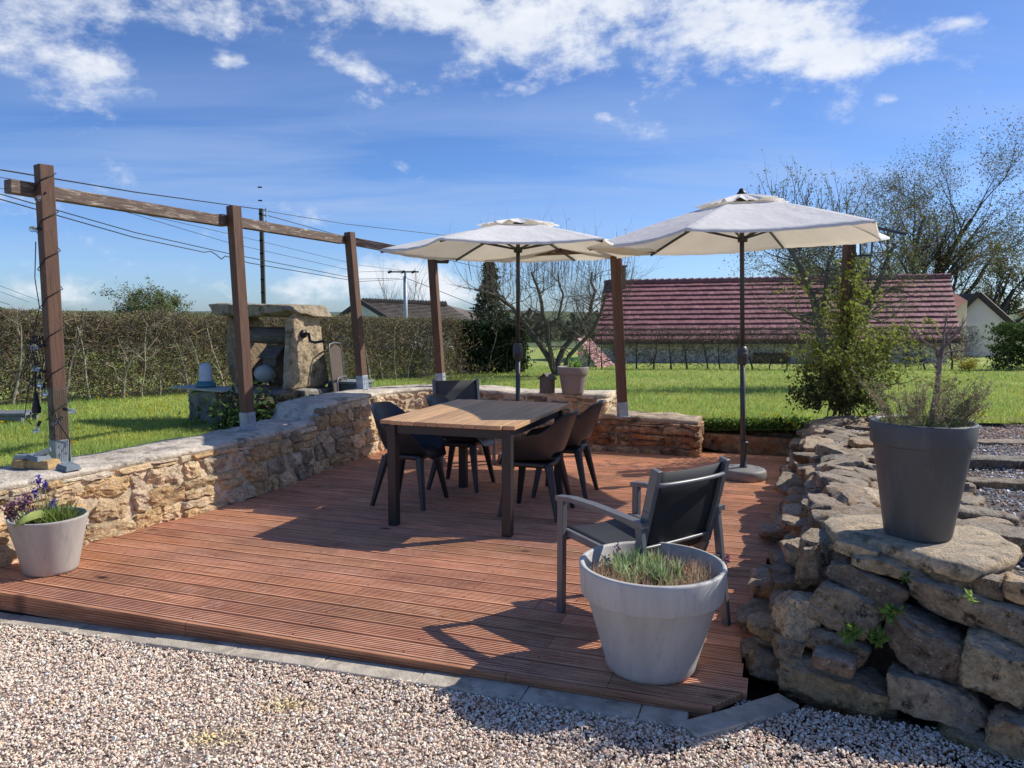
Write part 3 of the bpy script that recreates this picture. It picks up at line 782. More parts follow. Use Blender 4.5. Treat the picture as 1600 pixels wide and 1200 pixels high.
# ------------------------------------------------------------------ rubble walls
def path_frames(pts, step=0.06):
    """resample a polyline with slightly rounded corners; (point, outward-left normal, s)"""
    pts = [Vector((p[0], p[1], 0)) for p in pts]
    for _ in range(2):
        q = [pts[0]]
        for a, b in zip(pts, pts[1:]): q += [a.lerp(b, 0.22) if (b-a).length < 1.2 else a + (b-a).normalized()*0.25, a.lerp(b, 0.78) if (b-a).length < 1.2 else b - (b-a).normalized()*0.25]
        pts = q+[pts[-1]]
    seglen = [(b-a).length for a, b in zip(pts, pts[1:])]; L = sum(seglen); n = max(2, int(L/step)); out = []
    for i in range(n+1):
        s = L*i/n; k = 0
        while k < len(seglen)-1 and s > seglen[k]: s -= seglen[k]; k += 1
        d = (pts[k+1]-pts[k]).normalized(); out.append((pts[k]+d*s, Vector((d.y, -d.x, 0)), L*i/n))
    # smooth normals
    ns = []
    for i in range(len(out)):
        a = sum((out[j][1] for j in range(max(0, i-3), min(len(out), i+4))), Vector()); ns.append(a.normalized())
    return [(o[0], nv, o[2]) for o, nv in zip(out, ns)], L

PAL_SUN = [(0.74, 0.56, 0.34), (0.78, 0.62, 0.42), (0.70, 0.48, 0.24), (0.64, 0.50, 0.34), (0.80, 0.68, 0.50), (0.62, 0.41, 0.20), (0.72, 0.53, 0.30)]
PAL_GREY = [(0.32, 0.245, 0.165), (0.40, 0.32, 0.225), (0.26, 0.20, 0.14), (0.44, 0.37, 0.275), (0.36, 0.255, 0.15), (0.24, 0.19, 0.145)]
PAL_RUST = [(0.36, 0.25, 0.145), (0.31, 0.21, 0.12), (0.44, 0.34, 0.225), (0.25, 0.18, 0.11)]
def courses(L, z0, topf, rs, hmin, hmax, lmin, lmax):
    """irregular coursed rubble: (s0, s1, z0, z1)"""
    out = []; z = z0; zmax = max(topf(L*i/20) for i in range(21))
    while z < zmax-0.02:
        h = rs.uniform(hmin, hmax); s = -rs.uniform(0, 0.1)
        while s < L:
            w = rs.uniform(lmin, lmax)*(0.6+h*3.2); t = topf(min(max(s+w/2, 0), L)); zz = min(z+h, t)
            if zz-z > 0.035:
                if h > 0.11 and rs.random() < 0.30:
                    f = rs.uniform(0.38, 0.62); mid = z+(zz-z)*f
                    if rs.random() < 0.5: out += [(s, s+w, z, mid), (s, s+w, mid, zz)]
                    else: out += [(s, s+w*f, z, zz), (s+w*f, s+w, z, mid), (s+w*f, s+w, mid, zz)]
                else: out.append((s, s+w, z, zz))
            s += w
        z += h
    return out
def rubble_wall(name, label, pts, topf, thick, z0, batter, mat, pal, seed, cap=0.05, capmat='coping', dims=(0.075, 0.165, 0.11, 0.34), proud=0.022, endcaps=(True, True), backz=0.0, hole=0.005, mort='mortar', palf=None):
    fr, L = path_frames(pts); rs = random.Random(seed)
    mid = fr[len(fr)//2][0]
    root = empty(name, (mid.x, mid.y, z0), label, 'stone wall')
    # mortar core with a rounded weathered coping
    V, F = [], []
    nz = 9
    for p, nv, s in fr:
        t = topf(s) + 0.016*noise.noise(Vector((s*2.2, seed, 0))) + 0.008*noise.noise(Vector((s*7, seed, 4)))
        ring = []
        for k in range(nz): 
            z = z0+(t-cap-z0)*k/(nz-1); off = -batter*(z-z0)/max(0.1, t-z0)
            ring.append((off-0.012+0.010*noise.noise(Vector((s*5, z*8, seed))), z))
        o = -batter
        ring += [(o+0.012, t-cap*0.7), (o+0.006, t-cap*0.25), (o-0.03, t-0.004), (o-0.10, t+0.002)]
        for k in (0.3, 0.5, 0.7, 0.9): ring.append((o-0.1-(thick-0.1)*k, t+0.004-0.012*k+0.012*noise.noise(Vector((s*4, k*5, seed+2)))))
        ring += [(-thick-0.01, t-0.04), (-thick, z0+backz)]
        V += [tuple(p+nv*a)[:2]+(z,) for a, z in ring]; m = len(ring)
    N = len(fr)
    for i in range(N-1):
        for k in range(m-1):
            a = i*m+k; F.append([a, a+m, a+m+1, a+1])
    ngon = [list(range(m)), [(N-1)*m+k for k in range(m)][::-1]]
    nf = nz-1
    me = np_mesh('mortar_core', V, [np.array(F), np.array(ngon)])
    me.materials.append(MAT[mort]); me.materials.append(MAT[capmat])
    mi = np.zeros(len(me.polygons), dtype=np.int32)
    for i in range(N-1):
        for k in range(nf, m-1): mi[i*(m-1)+k] = 1
    me.polygons.foreach_set('material_index', mi)
    link('mortar_core', me, None, root, True, True)
    pile = Pile()
    def put(c, nv, l, h, sd, col, d=0.12, pr=proud, tilt=0.0):
        V, Fq = rock(l, d, h, sd, 11, 8, 10, 0.12, 3.4)
        ang = math.atan2(nv.y, nv.x)+math.pi/2
        V = V@rotm(0, 0, tilt).T@rotm(ang).T + np.array(c + nv*(pr-d/2))
        pile.add(V, Fq, col, l*h)
    top = lambda s: topf(s)-cap+0.005
    for (a, b, zl, zh) in courses(L, z0+0.005, top, rs, *dims):
        s = (a+b)/2
        if s < 0.02 or s > L-0.02: continue
        i = min(len(fr)-1, max(0, int(s/L*(len(fr)-1)))); p, nv, _ = fr[i]
        zc = (zl+zh)/2; off = -batter*(zc-z0)/max(0.1, topf(s)-z0)
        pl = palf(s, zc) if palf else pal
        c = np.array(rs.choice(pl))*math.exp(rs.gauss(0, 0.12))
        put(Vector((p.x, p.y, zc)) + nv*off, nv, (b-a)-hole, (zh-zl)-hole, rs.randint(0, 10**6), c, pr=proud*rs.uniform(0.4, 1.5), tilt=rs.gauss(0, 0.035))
    # stones in the end faces
    for e, on in zip((0, -1), endcaps):
        if not on: continue
        p, nv, s = fr[e]; d = (fr[1][0]-fr[0][0]).normalized()*(-1) if e == 0 else (fr[-1][0]-fr[-2][0]).normalized()
        for (a, b, zl, zh) in courses(thick-0.06, z0+0.005, lambda x: top(s), rs, *dims):
            x = (a+b)/2
            if x < 0: continue
            c = np.array(rs.choice(pal))*math.exp(rs.gauss(0, 0.12)); bt = batter*((zl+zh)/2-z0)/max(0.1, topf(s)-z0)
            put(Vector((p.x, p.y, (zl+zh)/2)) - nv*(x+bt*0.5+0.02), d, min(b-a, thick*0.9)-hole, (zh-zl)-hole, rs.randint(0, 10**6), c)
    pile.emit(root, mat, 'stone', 'small_rubble')
    return root

def left_top(s):
    # low part, then a step up past the second post
    st = 4.05
    return 0.505 if s < st-0.03 else (0.665 if s > st+0.06 else 0.505+0.16*(s-st+0.03)/0.09)
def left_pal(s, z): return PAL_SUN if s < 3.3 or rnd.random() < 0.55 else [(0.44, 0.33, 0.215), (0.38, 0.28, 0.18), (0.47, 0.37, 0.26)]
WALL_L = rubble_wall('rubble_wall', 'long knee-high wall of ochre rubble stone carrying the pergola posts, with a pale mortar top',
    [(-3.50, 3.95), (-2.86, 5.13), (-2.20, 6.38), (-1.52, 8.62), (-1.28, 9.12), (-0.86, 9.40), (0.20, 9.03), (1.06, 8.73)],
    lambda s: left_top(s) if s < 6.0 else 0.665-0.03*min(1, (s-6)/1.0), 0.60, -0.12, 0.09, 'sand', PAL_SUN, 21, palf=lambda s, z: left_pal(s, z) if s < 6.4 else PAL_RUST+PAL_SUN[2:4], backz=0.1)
rubble_wall('low_wall', 'lowest stone wall block under the lone pergola post, rough end facing the lawn gap',
    [(0.86, 8.74), (1.40, 8.56), (2.03, 8.34)], lambda s: 0.425-0.02*s, 0.52, -0.05, 0.05, 'mossstone', PAL_RUST, 5, cap=0.06, proud=0.03, dims=(0.07, 0.15, 0.2, 0.42), endcaps=(True, True), capmat='oldcap', mort='oldmortar')

# old stone trough used as a step at the back of the deck
def trough():
    a, b = Vector((2.14, 8.78, 0)), Vector((3.22, 8.42, 0)); c = (a+b)/2
    root = empty('stone_trough', (c.x, c.y+0.15, 0.0), 'long low stone trough with rust-brown moss along its rim, set across the lawn gap', 'trough')
    ax = (b-a).normalized(); nrm = Vector((-ax.y, ax.x, 0)); L = (b-a).length
    rot = math.atan2(ax.y, ax.x)
    for k, (off, w, z, h) in enumerate(((0.06, 0.12, 0.055, 0.22), (0.30, 0.13, 0.065, 0.24))):
        V, F = rock(L, w, h, 40+k, 9, 12, 3, 0.05, 2.0); V = V@rotm(rot).T + np.array(c + nrm*off + Vector((0, 0, z+0.02)))
        me = np_mesh('side_slab', V, [F], np.tile((0.36, 0.25, 0.15), (len(V), 1))); link('side_slab', me, 'mossstone', root, True, True)
    b2 = bmesh.new(); box(b2, c+nrm*0.18+Vector((0, 0, 0.06)), (L*0.96, 0.2, 0.14), Matrix.Rotation(rot, 3, 'Z')); fin('trough_soil', b2, 'soil', root, True)
trough()

# ------------------------------------------------------------------ dry-stone wall on the other side
def dry_wall():
    root = empty('dry_stone_wall', (2.0, 5.0, -0.05), 'sloping dry-stone retaining wall of big loose grey-brown boulders along the deck edge', 'stone wall')
    pile = Pile(); rs = random.Random(77)
    L = (WALL_B-WALL_F0).length; BAT = 0.30; H = lambda s: 0.56 - 0.10*s/L
    # dark earth core
    V, F = [], []
    N = 30
    for j in range(N+1):
        s = L*j/N; p = WALL_F0 + wd*s - (frn*0.0)
        hh = H(s)
        for (off, z) in ((-0.17, -0.2), (-0.18-BAT*0.5, hh*0.5-0.09), (-0.20-BAT, hh-0.15), (-0.7, hh-0.14), (-0.75, -0.2)):
            q = p + wn_*off; 
            if j == 0: q = q - frn*0.24 + wd*0.12
            V.append((q.x, q.y, z))
    for j in range(N):
        for k in range(4): a = j*5+k; F.append([a, a+1, a+6, a+5])
    # front core
    b0 = len(V); M_ = 14
    for j in range(M_+1):
        s = 0.30 + 2.3*j/M_; p = FR0 + FRd*s
        for (off, z) in ((-0.10, -0.25), (-0.22, 0.20), (-0.42, 0.42), (-0.95, 0.44), (-1.0, -0.2)):
            q = p + frn*off; V.append((q.x, q.y, z))
    for j in range(M_):
        for k in range(4): a = b0+j*5+k; F.append([a, a+1, a+6, a+5])
    b1 = len(V)
    me = np_mesh('earth_core', V, [np.array(F)]); link('earth_core', me, 'soil', root, True)
    def put(c, l, d, h, rz, tilt=0.0, roll=0.0, n=8, col=None, chips=6, rough=0.085, k=5.5, w=None):
        V, Fq = rock(l, d, h, rs.randint(0, 10**6), n, k, chips, rough, 2.6)
        V = V@rotm(rz, roll, tilt).T + np.array(c)
        col = np.array(col if col is not None else rs.choice(PAL_GREY))*math.exp(rs.gauss(-0.12, 0.26))
        pile.add(V, Fq, col, w or l*h)
    # --- key boulders of the front face, read off the photo: (u0, v0, u1, v1, tilt, colour)
    keys = [(1206, 1040, 1392, 1134, 0.06, (0.30, 0.235, 0.15)), (1382, 1064, 1538, 1146, 0.12, (0.26, 0.225, 0.175)), (1504, 990, 1640, 1112, 0.10, (0.33, 0.285, 0.20)),
            (1374, 966, 1506, 1076, 0.28, (0.20, 0.165, 0.13)), (1258, 908, 1380, 1004, 0.36, (0.27, 0.225, 0.165)), (1412, 924, 1640, 996, 0.20, (0.28, 0.24, 0.185)),
            (1256, 986, 1352, 1036, 0.22, (0.25, 0.20, 0.14)), (1282, 886, 1408, 948, 0.28, (0.19, 0.15, 0.11)), (1326, 868, 1450, 908, 0.14, (0.34, 0.26, 0.16)), (1428, 886, 1590, 936, 0.14, (0.27, 0.21, 0.14)),
            (1298, 845, 1368, 876, 0.16, (0.36, 0.29, 0.19)), (1198, 920, 1268, 1016, 0.12, (0.22, 0.19, 0.145)), (1240, 838, 1296, 930, 0.05, (0.28, 0.23, 0.165)),
            (1156, 960, 1206, 1040, 0.1, (0.19, 0.16, 0.13)), (1150, 1008, 1222, 1066, 0.25, (0.20, 0.17, 0.135)), (1196, 990, 1246, 1040, 0.3, (0.20, 0.16, 0.12)), (1166, 886, 1206, 966, 0.0, (0.23, 0.195, 0.15)),
            (1545, 1120, 1660, 1205, 0.1, (0.30, 0.22, 0.14)), (1566, 905, 1640, 950, 0.2, (0.36, 0.26, 0.15)),
            (1352, 1140, 1470, 1196, 0.08, (0.24, 0.20, 0.11)), (1244, 1120, 1345, 1170, 0.18, (0.16, 0.13, 0.075)), (1462, 1140, 1560, 1210, 0.05, (0.15, 0.13, 0.07))]
    for (u0, v0, u1, v1, tilt, col) in keys:
        u, v = (u0+u1)/2, (v0+v1)/2; d = ray(u, v)
        # meet the battered front face
        o = Vector((0, 0, CAM_H)); best = None
        nrm = (frn + Vector((0, 0, 0.42))).normalized()
        P0 = Vector((FR0.x, FR0.y, -0.06)) + frn*0.02
        t = (P0-o).dot(nrm)/d.dot(nrm)
        p = o + d*t
        if u < 1270:   # these turn the corner onto the deck side
            nr2 = (wn_ + Vector((0, 0, 0.5))).normalized(); P1 = Vector((WALL_F0.x, WALL_F0.y, 0.0)) + wn_*0.02
            t2 = (P1-o).dot(nr2)/d.dot(nr2)
            if 0 < t2 and t2 > t*0.98: p = o + d*max(t, min(t2, t*1.2))
        dep = (p-o).dot(Vector((0, cp, -sp)))
        w = (u1-u0)*dep/FOC; h = (v1-v0)*dep/FOC
        rz = math.atan2(FRd.y, FRd.x)*(0.9 if u > 1250 else 0.3); dd = max(0.2, min(0.36, w*0.8))
        hh = h*0.93/(1+0.25*abs(tilt))
        put(p - frn*(dd*0.42) - Vector((0, 0, 0.01)), w*0.93, dd, hh*0.86, rz, tilt=tilt*0.85, roll=-0.10, n=18, col=np.array(col)*1.38, chips=11, rough=0.06, k=9, w=10+w)
    # the front face runs on beyond the frame
    z = -0.12
    while z < 0.40:
        h = rs.uniform(0.12, 0.2); s = 1.02 + rs.uniform(0, 0.12)
        while s < 2.9:
            l = rs.uniform(0.24, 0.46); p = FR0 + FRd*(s+l/2) - frn*(0.10+0.36*max(0, z+0.1))
            put(Vector((p.x, p.y, z+h/2)), l*0.93, 0.30, h*0.88, math.atan2(FRd.y, FRd.x)+rs.gauss(0, 0.08), rs.gauss(0.05, 0.08), -0.1, n=10, chips=9, k=8, w=0.01); s += l
        z += h*0.95
    # fill behind / between on the front
    for i in range(70):
        s = rs.uniform(-0.05, 2.3); z = rs.uniform(-0.20, 0.40)
        p = FR0 + FRd*s - frn*(0.30+0.40*max(0, z+0.1)); put(Vector((p.x, p.y, z)), rs.uniform(0.10, 0.24), 0.16, rs.uniform(0.07, 0.14), math.atan2(FRd.y, FRd.x)+rs.gauss(0, 0.2), rs.gauss(0, 0.15), n=6, col=np.array(rs.choice(PAL_GREY))*0.8)
    # low mossy foot course at the gravel
    # --- deck-side face: courses of blocks
    z = -0.12; row = 0
    while z < 0.50:
        h = rs.uniform(0.055, 0.115); s = rs.uniform(-0.05, 0.08)+(0.02 if z < 0.25 else 0.16)
        while s < L+0.05:
            l = rs.uniform(0.13, 0.40)
            if z+h*0.6 < H(s):
                p = WALL_F0 + wd*(s+l/2) + wn_*(0.015 - BAT*max(0, z)/0.5 + rs.gauss(0, 0.050))
                put(Vector((p.x, p.y, z+h/2)) - wn_*0.11, l*0.90, rs.uniform(0.24, 0.34), h*0.86, math.atan2(wd.y, wd.x)+rs.gauss(0, 0.11), rs.gauss(0, 0.10), rs.gauss(0.05, 0.1), n=9, chips=9, k=8, w=l*h*(8.0/(4+s)))
            s += l
        z += h*0.94; row += 1
    # --- flagged top, stones lying between the face and the terrace
    s = 0.75
    while s < L+0.12:
        l = rs.uniform(0.16, 0.34); off = -BAT+0.02
        while off > -BAT-0.66:
            w = rs.uniform(0.16, 0.36)
            p = WALL_F0 + wd*(s+l/2+rs.gauss(0, 0.03)) + wn_*(off-w/2)
            hz = H(s) - 0.02 + rs.gauss(0, 0.026) + (0.03 if off < -BAT-0.4 else 0)
            put(Vector((p.x, p.y, hz-0.035)), l*0.97, w*0.97, rs.uniform(0.06, 0.11), math.atan2(wd.y, wd.x)+rs.gauss(0, 0.3), rs.gauss(0, 0.10), rs.gauss(0, 0.10), n=9, chips=9, k=9, w=l*w*1.3*(7.0/(3.5+s)), col=np.array(rs.choice(PAL_GREY+PAL_RUST[:1]))*1.05)
            off -= w*0.92
        s += l*0.92
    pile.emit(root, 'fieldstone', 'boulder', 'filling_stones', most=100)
    # the chipped stone loose on a ledge
    V, Fq = rock(0.165, 0.12, 0.085, 9, 10, 5, 8, 0.06); p = G(1303, 1034, 0.165)
    V = V@rotm(-0.5, 0, 0.1).T + np.array(p)
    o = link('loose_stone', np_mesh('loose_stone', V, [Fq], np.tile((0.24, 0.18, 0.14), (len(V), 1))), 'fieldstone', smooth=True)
    tag(o, 'small chipped stone lying loose on the biggest square boulder of the dry-stone wall', 'stone')
    # the great slab under the tall pot
    A, B_ = G(1284, 812, 0.585), G(1592, 868, 0.585); C_ = (A+B_)/2
    root2 = None
    outl = [(1286, 812), (1300, 803), (1405, 801), (1500, 808), (1560, 832), (1594, 852), (1590, 868), (1520, 884), (1450, 868), (1370, 846), (1300, 828)]
    b = bmesh.new()
    zs = 0.595; ring = [G(u, v, zs) for u, v in outl]
    c0 = sum(ring, Vector())/len(ring)
    dense = []
    for i in range(len(ring)):
        a, d = ring[i], ring[(i+1) % len(ring)]
        for k in range(4): dense.append(a.lerp(d, k/4))
    levels = [(0.0, 0.0, 0), (0.55, 0.004, 0), (0.86, 0.003, 0), (0.97, -0.004, 0.3), (1.0, -0.012, 0.6), (1.005, -0.034, 1), (0.99, -0.056, 1), (0.94, -0.074, 1), (0.6, -0.078, 0.3), (0.0, -0.078, 0)]
    rings = []
    for (f, dz, nz) in levels:
        if f == 0: rings.append([b.verts.new(c0+Vector((0, 0, dz)))]); continue
        rg = []
        for i, q in enumerate(dense):
            e = (noise.noise(q*7+Vector((0, 0, dz*30)))*0.022 + noise.noise(q*19+Vector((0, 0, dz*50)))*0.010)*nz
            ff = f
            p = c0 + (q-c0)*ff; dr = (q-c0).normalized(); p = p + dr*e
            p.z = zs + dz + 0.008*noise.noise(q*3.3) + 0.005*noise.noise(q*ff*14)
            rg.append(b.verts.new(p))
        rings.append(rg)
    m = len(dense)
    for r0, r1 in zip(rings, rings[1:]):
        for k in range(m):
            if len(r0) == 1: b.faces.new((r0[0], r1[k], r1[(k+1) % m]))
            elif len(r1) == 1: b.faces.new((r0[k], r1[0], r0[(k+1) % m]))
            else: b.faces.new((r0[k], r1[k], r1[(k+1) % m], r0[(k+1) % m]))
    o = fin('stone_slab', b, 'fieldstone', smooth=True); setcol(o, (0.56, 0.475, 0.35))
    tag(o, 'broad flat limestone slab capping the dry-stone wall under the tall anthracite pot', 'stone slab')
    # stones lying about on the terrace
    for nm, (u, v, z, l, d, h, rz, tl), col, lab in (
        ('long_stone', (1570, 722, 0.50, 0.85, 0.14, 0.10, -0.08, 0.02), (0.13, 0.12, 0.11), 'long dark stone laid across the slate gravel behind the tall pot'),
        ('brown_stone', (1580, 756, 0.49, 0.52, 0.14, 0.08, -0.10, 0.0), (0.22, 0.17, 0.11), 'brown flat stone half sunk in the slate gravel, second row behind the tall pot'),
        ('mossy_stone', (1470, 770, 0.49, 0.34, 0.22, 0.07, -0.3, 0.0), (0.13, 0.10, 0.07), 'flat dark earthy stone in the gravel just beside the tall pot rim'),
        ('sharp_stone', (1525, 806, 0.55, 0.36, 0.16, 0.10, -0.30, 0.08), (0.25, 0.21, 0.17), 'wedge-shaped stone leaning at the back edge of the flat slab'),
        ('edge_stone', (1545, 832, 0.56, 0.42, 0.18, 0.09, -0.35, 0.06), (0.25, 0.215, 0.17), 'block with dark shaded face behind the flat slab, beside the gravel'),
        ('flat_stone', (1560, 690, 0.47, 0.60, 0.16, 0.05, 0.0, 0.0), (0.24, 0.19, 0.15), 'thin pale reddish stone edging the gravel, farther row near the lawn')):
        V, Fq = rock(l, d, h, hash(nm) % 1 + len(nm)*13, 10, 5.5, 6, 0.075); p = G(u, v, z); p.z = z-0.012
        V = V@rotm(rz, 0, tl).T + np.array(p)
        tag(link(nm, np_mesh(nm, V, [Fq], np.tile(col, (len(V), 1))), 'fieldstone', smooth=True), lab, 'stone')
dry_wall()

# ------------------------------------------------------------------ pergola
PT = [(95, 722, 0.505, 2.62), (388, 672, 0.505, 2.54), (567, 608, 0.665, 2.50), (688, 598, 0.66, 2.42), (973, 651, 0.415, 2.42), (1321, 628, 0.52, 2.36)]
TOPPX = [(68, 258), (365, 322), (546, 363), (674, 384), (960, 374), (1318, 366)]
posts = []
def pergola():
    root = empty('pergola', (-0.2, 8.0, 0.5), 'open pergola of brown stained posts and weathered beams standing on the stone walls', 'pergola')
    for i, (u, v, z, zt) in enumerate(PT):
        if i == 5: base = Vector((3.60, 8.32, 0.44))
        elif i == 3: base = Vector((-0.885, 9.55, 0.665))
        else: base = G(u, v, z)
        top = D(*TOPPX[i], base.y)
        if i == 5: top = base + Vector((0.0, 0, 1.86))
        posts.append((base, top))
        ax = (top-base).normalized(); ang = (28, 28, 20, 10, -19, -19)[i]
        b = bmesh.new(); bar(b, base + ax*0.10, top, 0.094, 0.094, up=Vector((math.cos(R(ang+8)), -math.sin(R(ang+8)), 0)), bev=0.005)
        o = fin('post', b, 'post', root, True); grain(o, ax)
        if i == 5: continue
        b = bmesh.new(); upv = Vector((math.cos(R(ang+8)), -math.sin(R(ang+8)), 0))
        bar(b, base, base + ax*0.165, 0.102, 0.102, up=upv, bev=0.003); box(b, base+Vector((0, 0, 0.004)), (0.15, 0.15, 0.008))
        for k in (-1, 1):
            for h in (0.07, 0.125):
                side = upv*0.052 ; c = base + ax*h + side + upv.cross(ax)*0.022*k
                tube(b, [c, c+upv*0.006], 0.007, 6)
        fin('post_shoe', b, 'zinc', o, True) if False else fin('post_shoe', b, 'zinc', root, True)
    def bm_(p, q, w=0.08, h=0.092):
        b = bmesh.new(); n_ = 10; V = []
        bar(b, p, q, w, h, bev=0.006); o = fin('beam', b, 'beam', root, True); grain(o, (q-p)); return o
    # beams sit on the outer side of the posts
    def at(i, z, off=0.075):
        b, t = posts[i]; f = (z-b.z)/(t.z-b.z); p = b.lerp(t, f); return p
    out = lambda a, b_: Vector((-(b_-a).y, (b_-a).x, 0)).normalized()
    z = [D(70, 297, posts[0][0].y).z, D(365, 346, posts[1][0].y).z, D(547, 375, posts[2][0].y).z, D(676, 399, posts[3][0].y).z]
    P = [at(i, z[i]) for i in range(4)]
    for i in range(3):
        o_ = out(P[i], P[i+1])*0.09; d = (P[i+1]-P[i]).normalized()
        bm_(P[i]+o_-d*(0.20 if i == 0 else 0.10)+Vector((0, 0, 0.012*(i % 2))), P[i+1]+o_+d*(0.10 if i == 2 else -0.04))
    a, e = at(3, 2.27), at(5, 2.30); m_ = at(4, 2.29); 
    o_ = out(a, m_)*0.095
    bm_(a+o_-(m_-a).normalized()*0.05, m_+o_+(m_-a).normalized()*0.15, 0.07, 0.095)
    return root
pergola()

def bulb(root, p, d=(0, 0, -1), r=0.021):
    p = Vector(p); d = Vector(d).normalized()
    b = bmesh.new(); tube(b, [p, p+d*0.035], 0.011, 10); s = fin('socket', b, 'cord', root, True)
    b = bmesh.new(); q = p+d*0.035
    prof = [(0.004, 0), (0.010, 0.006), (r*0.85, 0.022), (r, 0.034), (r*0.8, 0.05), (0.0, 0.056)]
    lathe(b, prof, 14); rot = Vector((0, 0, 1)).rotation_difference(d).to_matrix().to_4x4()
    bmesh.ops.transform(b, matrix=Matrix.Translation(q) @ rot, verts=b.verts)
    fin('bulb', b, 'glass', root, True, True)
    b = bmesh.new(); tube(b, [q, q+d*0.012], 0.0085, 8); tube(b, [q+d*0.012, q+d*0.035], 0.003, 6); fin('bulb_cap', b, 'zinc', root, True)
def string_lights():
    base, top = posts[0]; ax = (top-base).normalized()
    root = empty('string_lights', base, 'string of clear bulbs on black cord wound around the tallest post and bunched beside it', 'string lights')
    a = Vector((math.cos(R(36)), -math.sin(R(36)), 0)); c = a.cross(ax)
    pts = []
    def corner(k):   # the four post corners, slightly proud
        k %= 4; sa, sc = [(1, -1), (1, 1), (-1, 1), (-1, -1)][k]; return a*0.055*sa + c*0.055*sc
    n = 26; Lz = 1.72
    for k in range(n+1): pts.append(base + ax*(2.02-Lz*k/n) + corner(k))
    b = bmesh.new(); tube(b, pts, 0.0038, 6)
    w = base + ax*1.1 - Vector((0.075, 0.02, 0))
    hang = [w+Vector((0.0, 0, 0.45)), w+Vector((-0.02, 0, 0.2)), w+Vector((-0.005, 0.01, 0)), w+Vector((-0.05, 0, -0.2)), w+Vector((-0.03, 0, -0.42)), w+Vector((-0.12, 0.02, -0.56)), w+Vector((-0.16, 0.02, -0.78)), w+Vector((-0.11, 0.02, -0.83))]
    tube(b, hang, 0.0032, 6)
    for k in range(5):
        x = -0.03-0.022*k; tube(b, [w+Vector((x+0.04, 0.01*k, -0.20)), w+Vector((x-0.03, -0.02, -0.38-0.03*k)), w+Vector((x-0.04, 0, -0.50)), w+Vector((x+0.03, 0.01, -0.58)), w+Vector((x+0.05, 0.02, -0.36)), w+Vector((x+0.04, 0.0, -0.2))], 0.0030, 6)
    tube(b, [base+ax*0.42+corner(1), base+ax*0.30+corner(1)+Vector((0.05, -0.03, 0)), base+ax*0.16+corner(0)+Vector((0.0, -0.02, 0)), base+Vector((0.10, -0.06, 0.05)), base+Vector((0.11, -0.08, 0.01))], 0.005, 6)
    fin('cord', b, 'cord', root, True, True)
    b = bmesh.new(); tube(b, [w+Vector((-0.06, 0, -0.60)), w+Vector((-0.06, 0, -0.70))], [0.012, 0.026], 8); tube(b, [w+Vector((-0.06, 0, -0.70)), w+Vector((-0.06, 0, -0.745))], 0.030, 8); tube(b, [w+Vector((-0.05, 0, -0.35)), w+Vector((-0.06, 0, -0.6))], 0.006, 6); fin('plug', b, 'cord', root, True)
    for (u, v, d) in ((60, 358, (-1, 0, 0)), (62, 541, (-1, -0.2, -0.2)), (64, 579, (-0.8, 0, 0.3)), (62, 592, (0.2, -0.3, -1)), (69, 606, (0.3, -0.3, -1)), (92, 656, (-0.4, -0.5, -0.5)), (105, 640, (1, -0.1, -0.2)), (60, 664, (-0.3, 0, -0.6)), (66, 305, (-0.6, -0.5, -0.8))):
        p = D(u, v, base.y-0.05); bulb(root, p - Vector(d).normalized()*0.03, d)
string_lights()
# wire mesh wrapped round the foot of the first post
def mesh_guard():
    base, top = posts[0]; ax = (top-base).normalized()
    segs = []
    a = Vector((math.cos(R(36)), -math.sin(R(36)), 0)); c = a.cross(ax)
    ring = [a*0.066*x + c*0.066*y for x, y in ((1, -1), (1, 1), (-0.4, 1.35))]
    H = 0.53
    for f in np.linspace(0.0, 1, 38):
        z = 0.01+H*f; pp = [base+ax*z+r for r in ring]
        for p, q in zip(pp, pp[1:]): segs.append((p[:], q[:], 0.00075, 0.00075))
    for p, q in zip(ring, ring[1:]):
        for k in np.linspace(0, 1, 10): r = p.lerp(q, k); segs.append(((base+ax*0.01+r)[:], (base+ax*(0.01+H)+r)[:], 0.00075, 0.00075))
    o = link('wire_mesh', seg_mesh('wire_mesh', segs, np.array((0.05, 0.11, 0.09)), 3), 'twig'); tag(o, 'green fine wire mesh wrapped around the foot of the bulb-hung post', 'wire mesh')
mesh_guard()

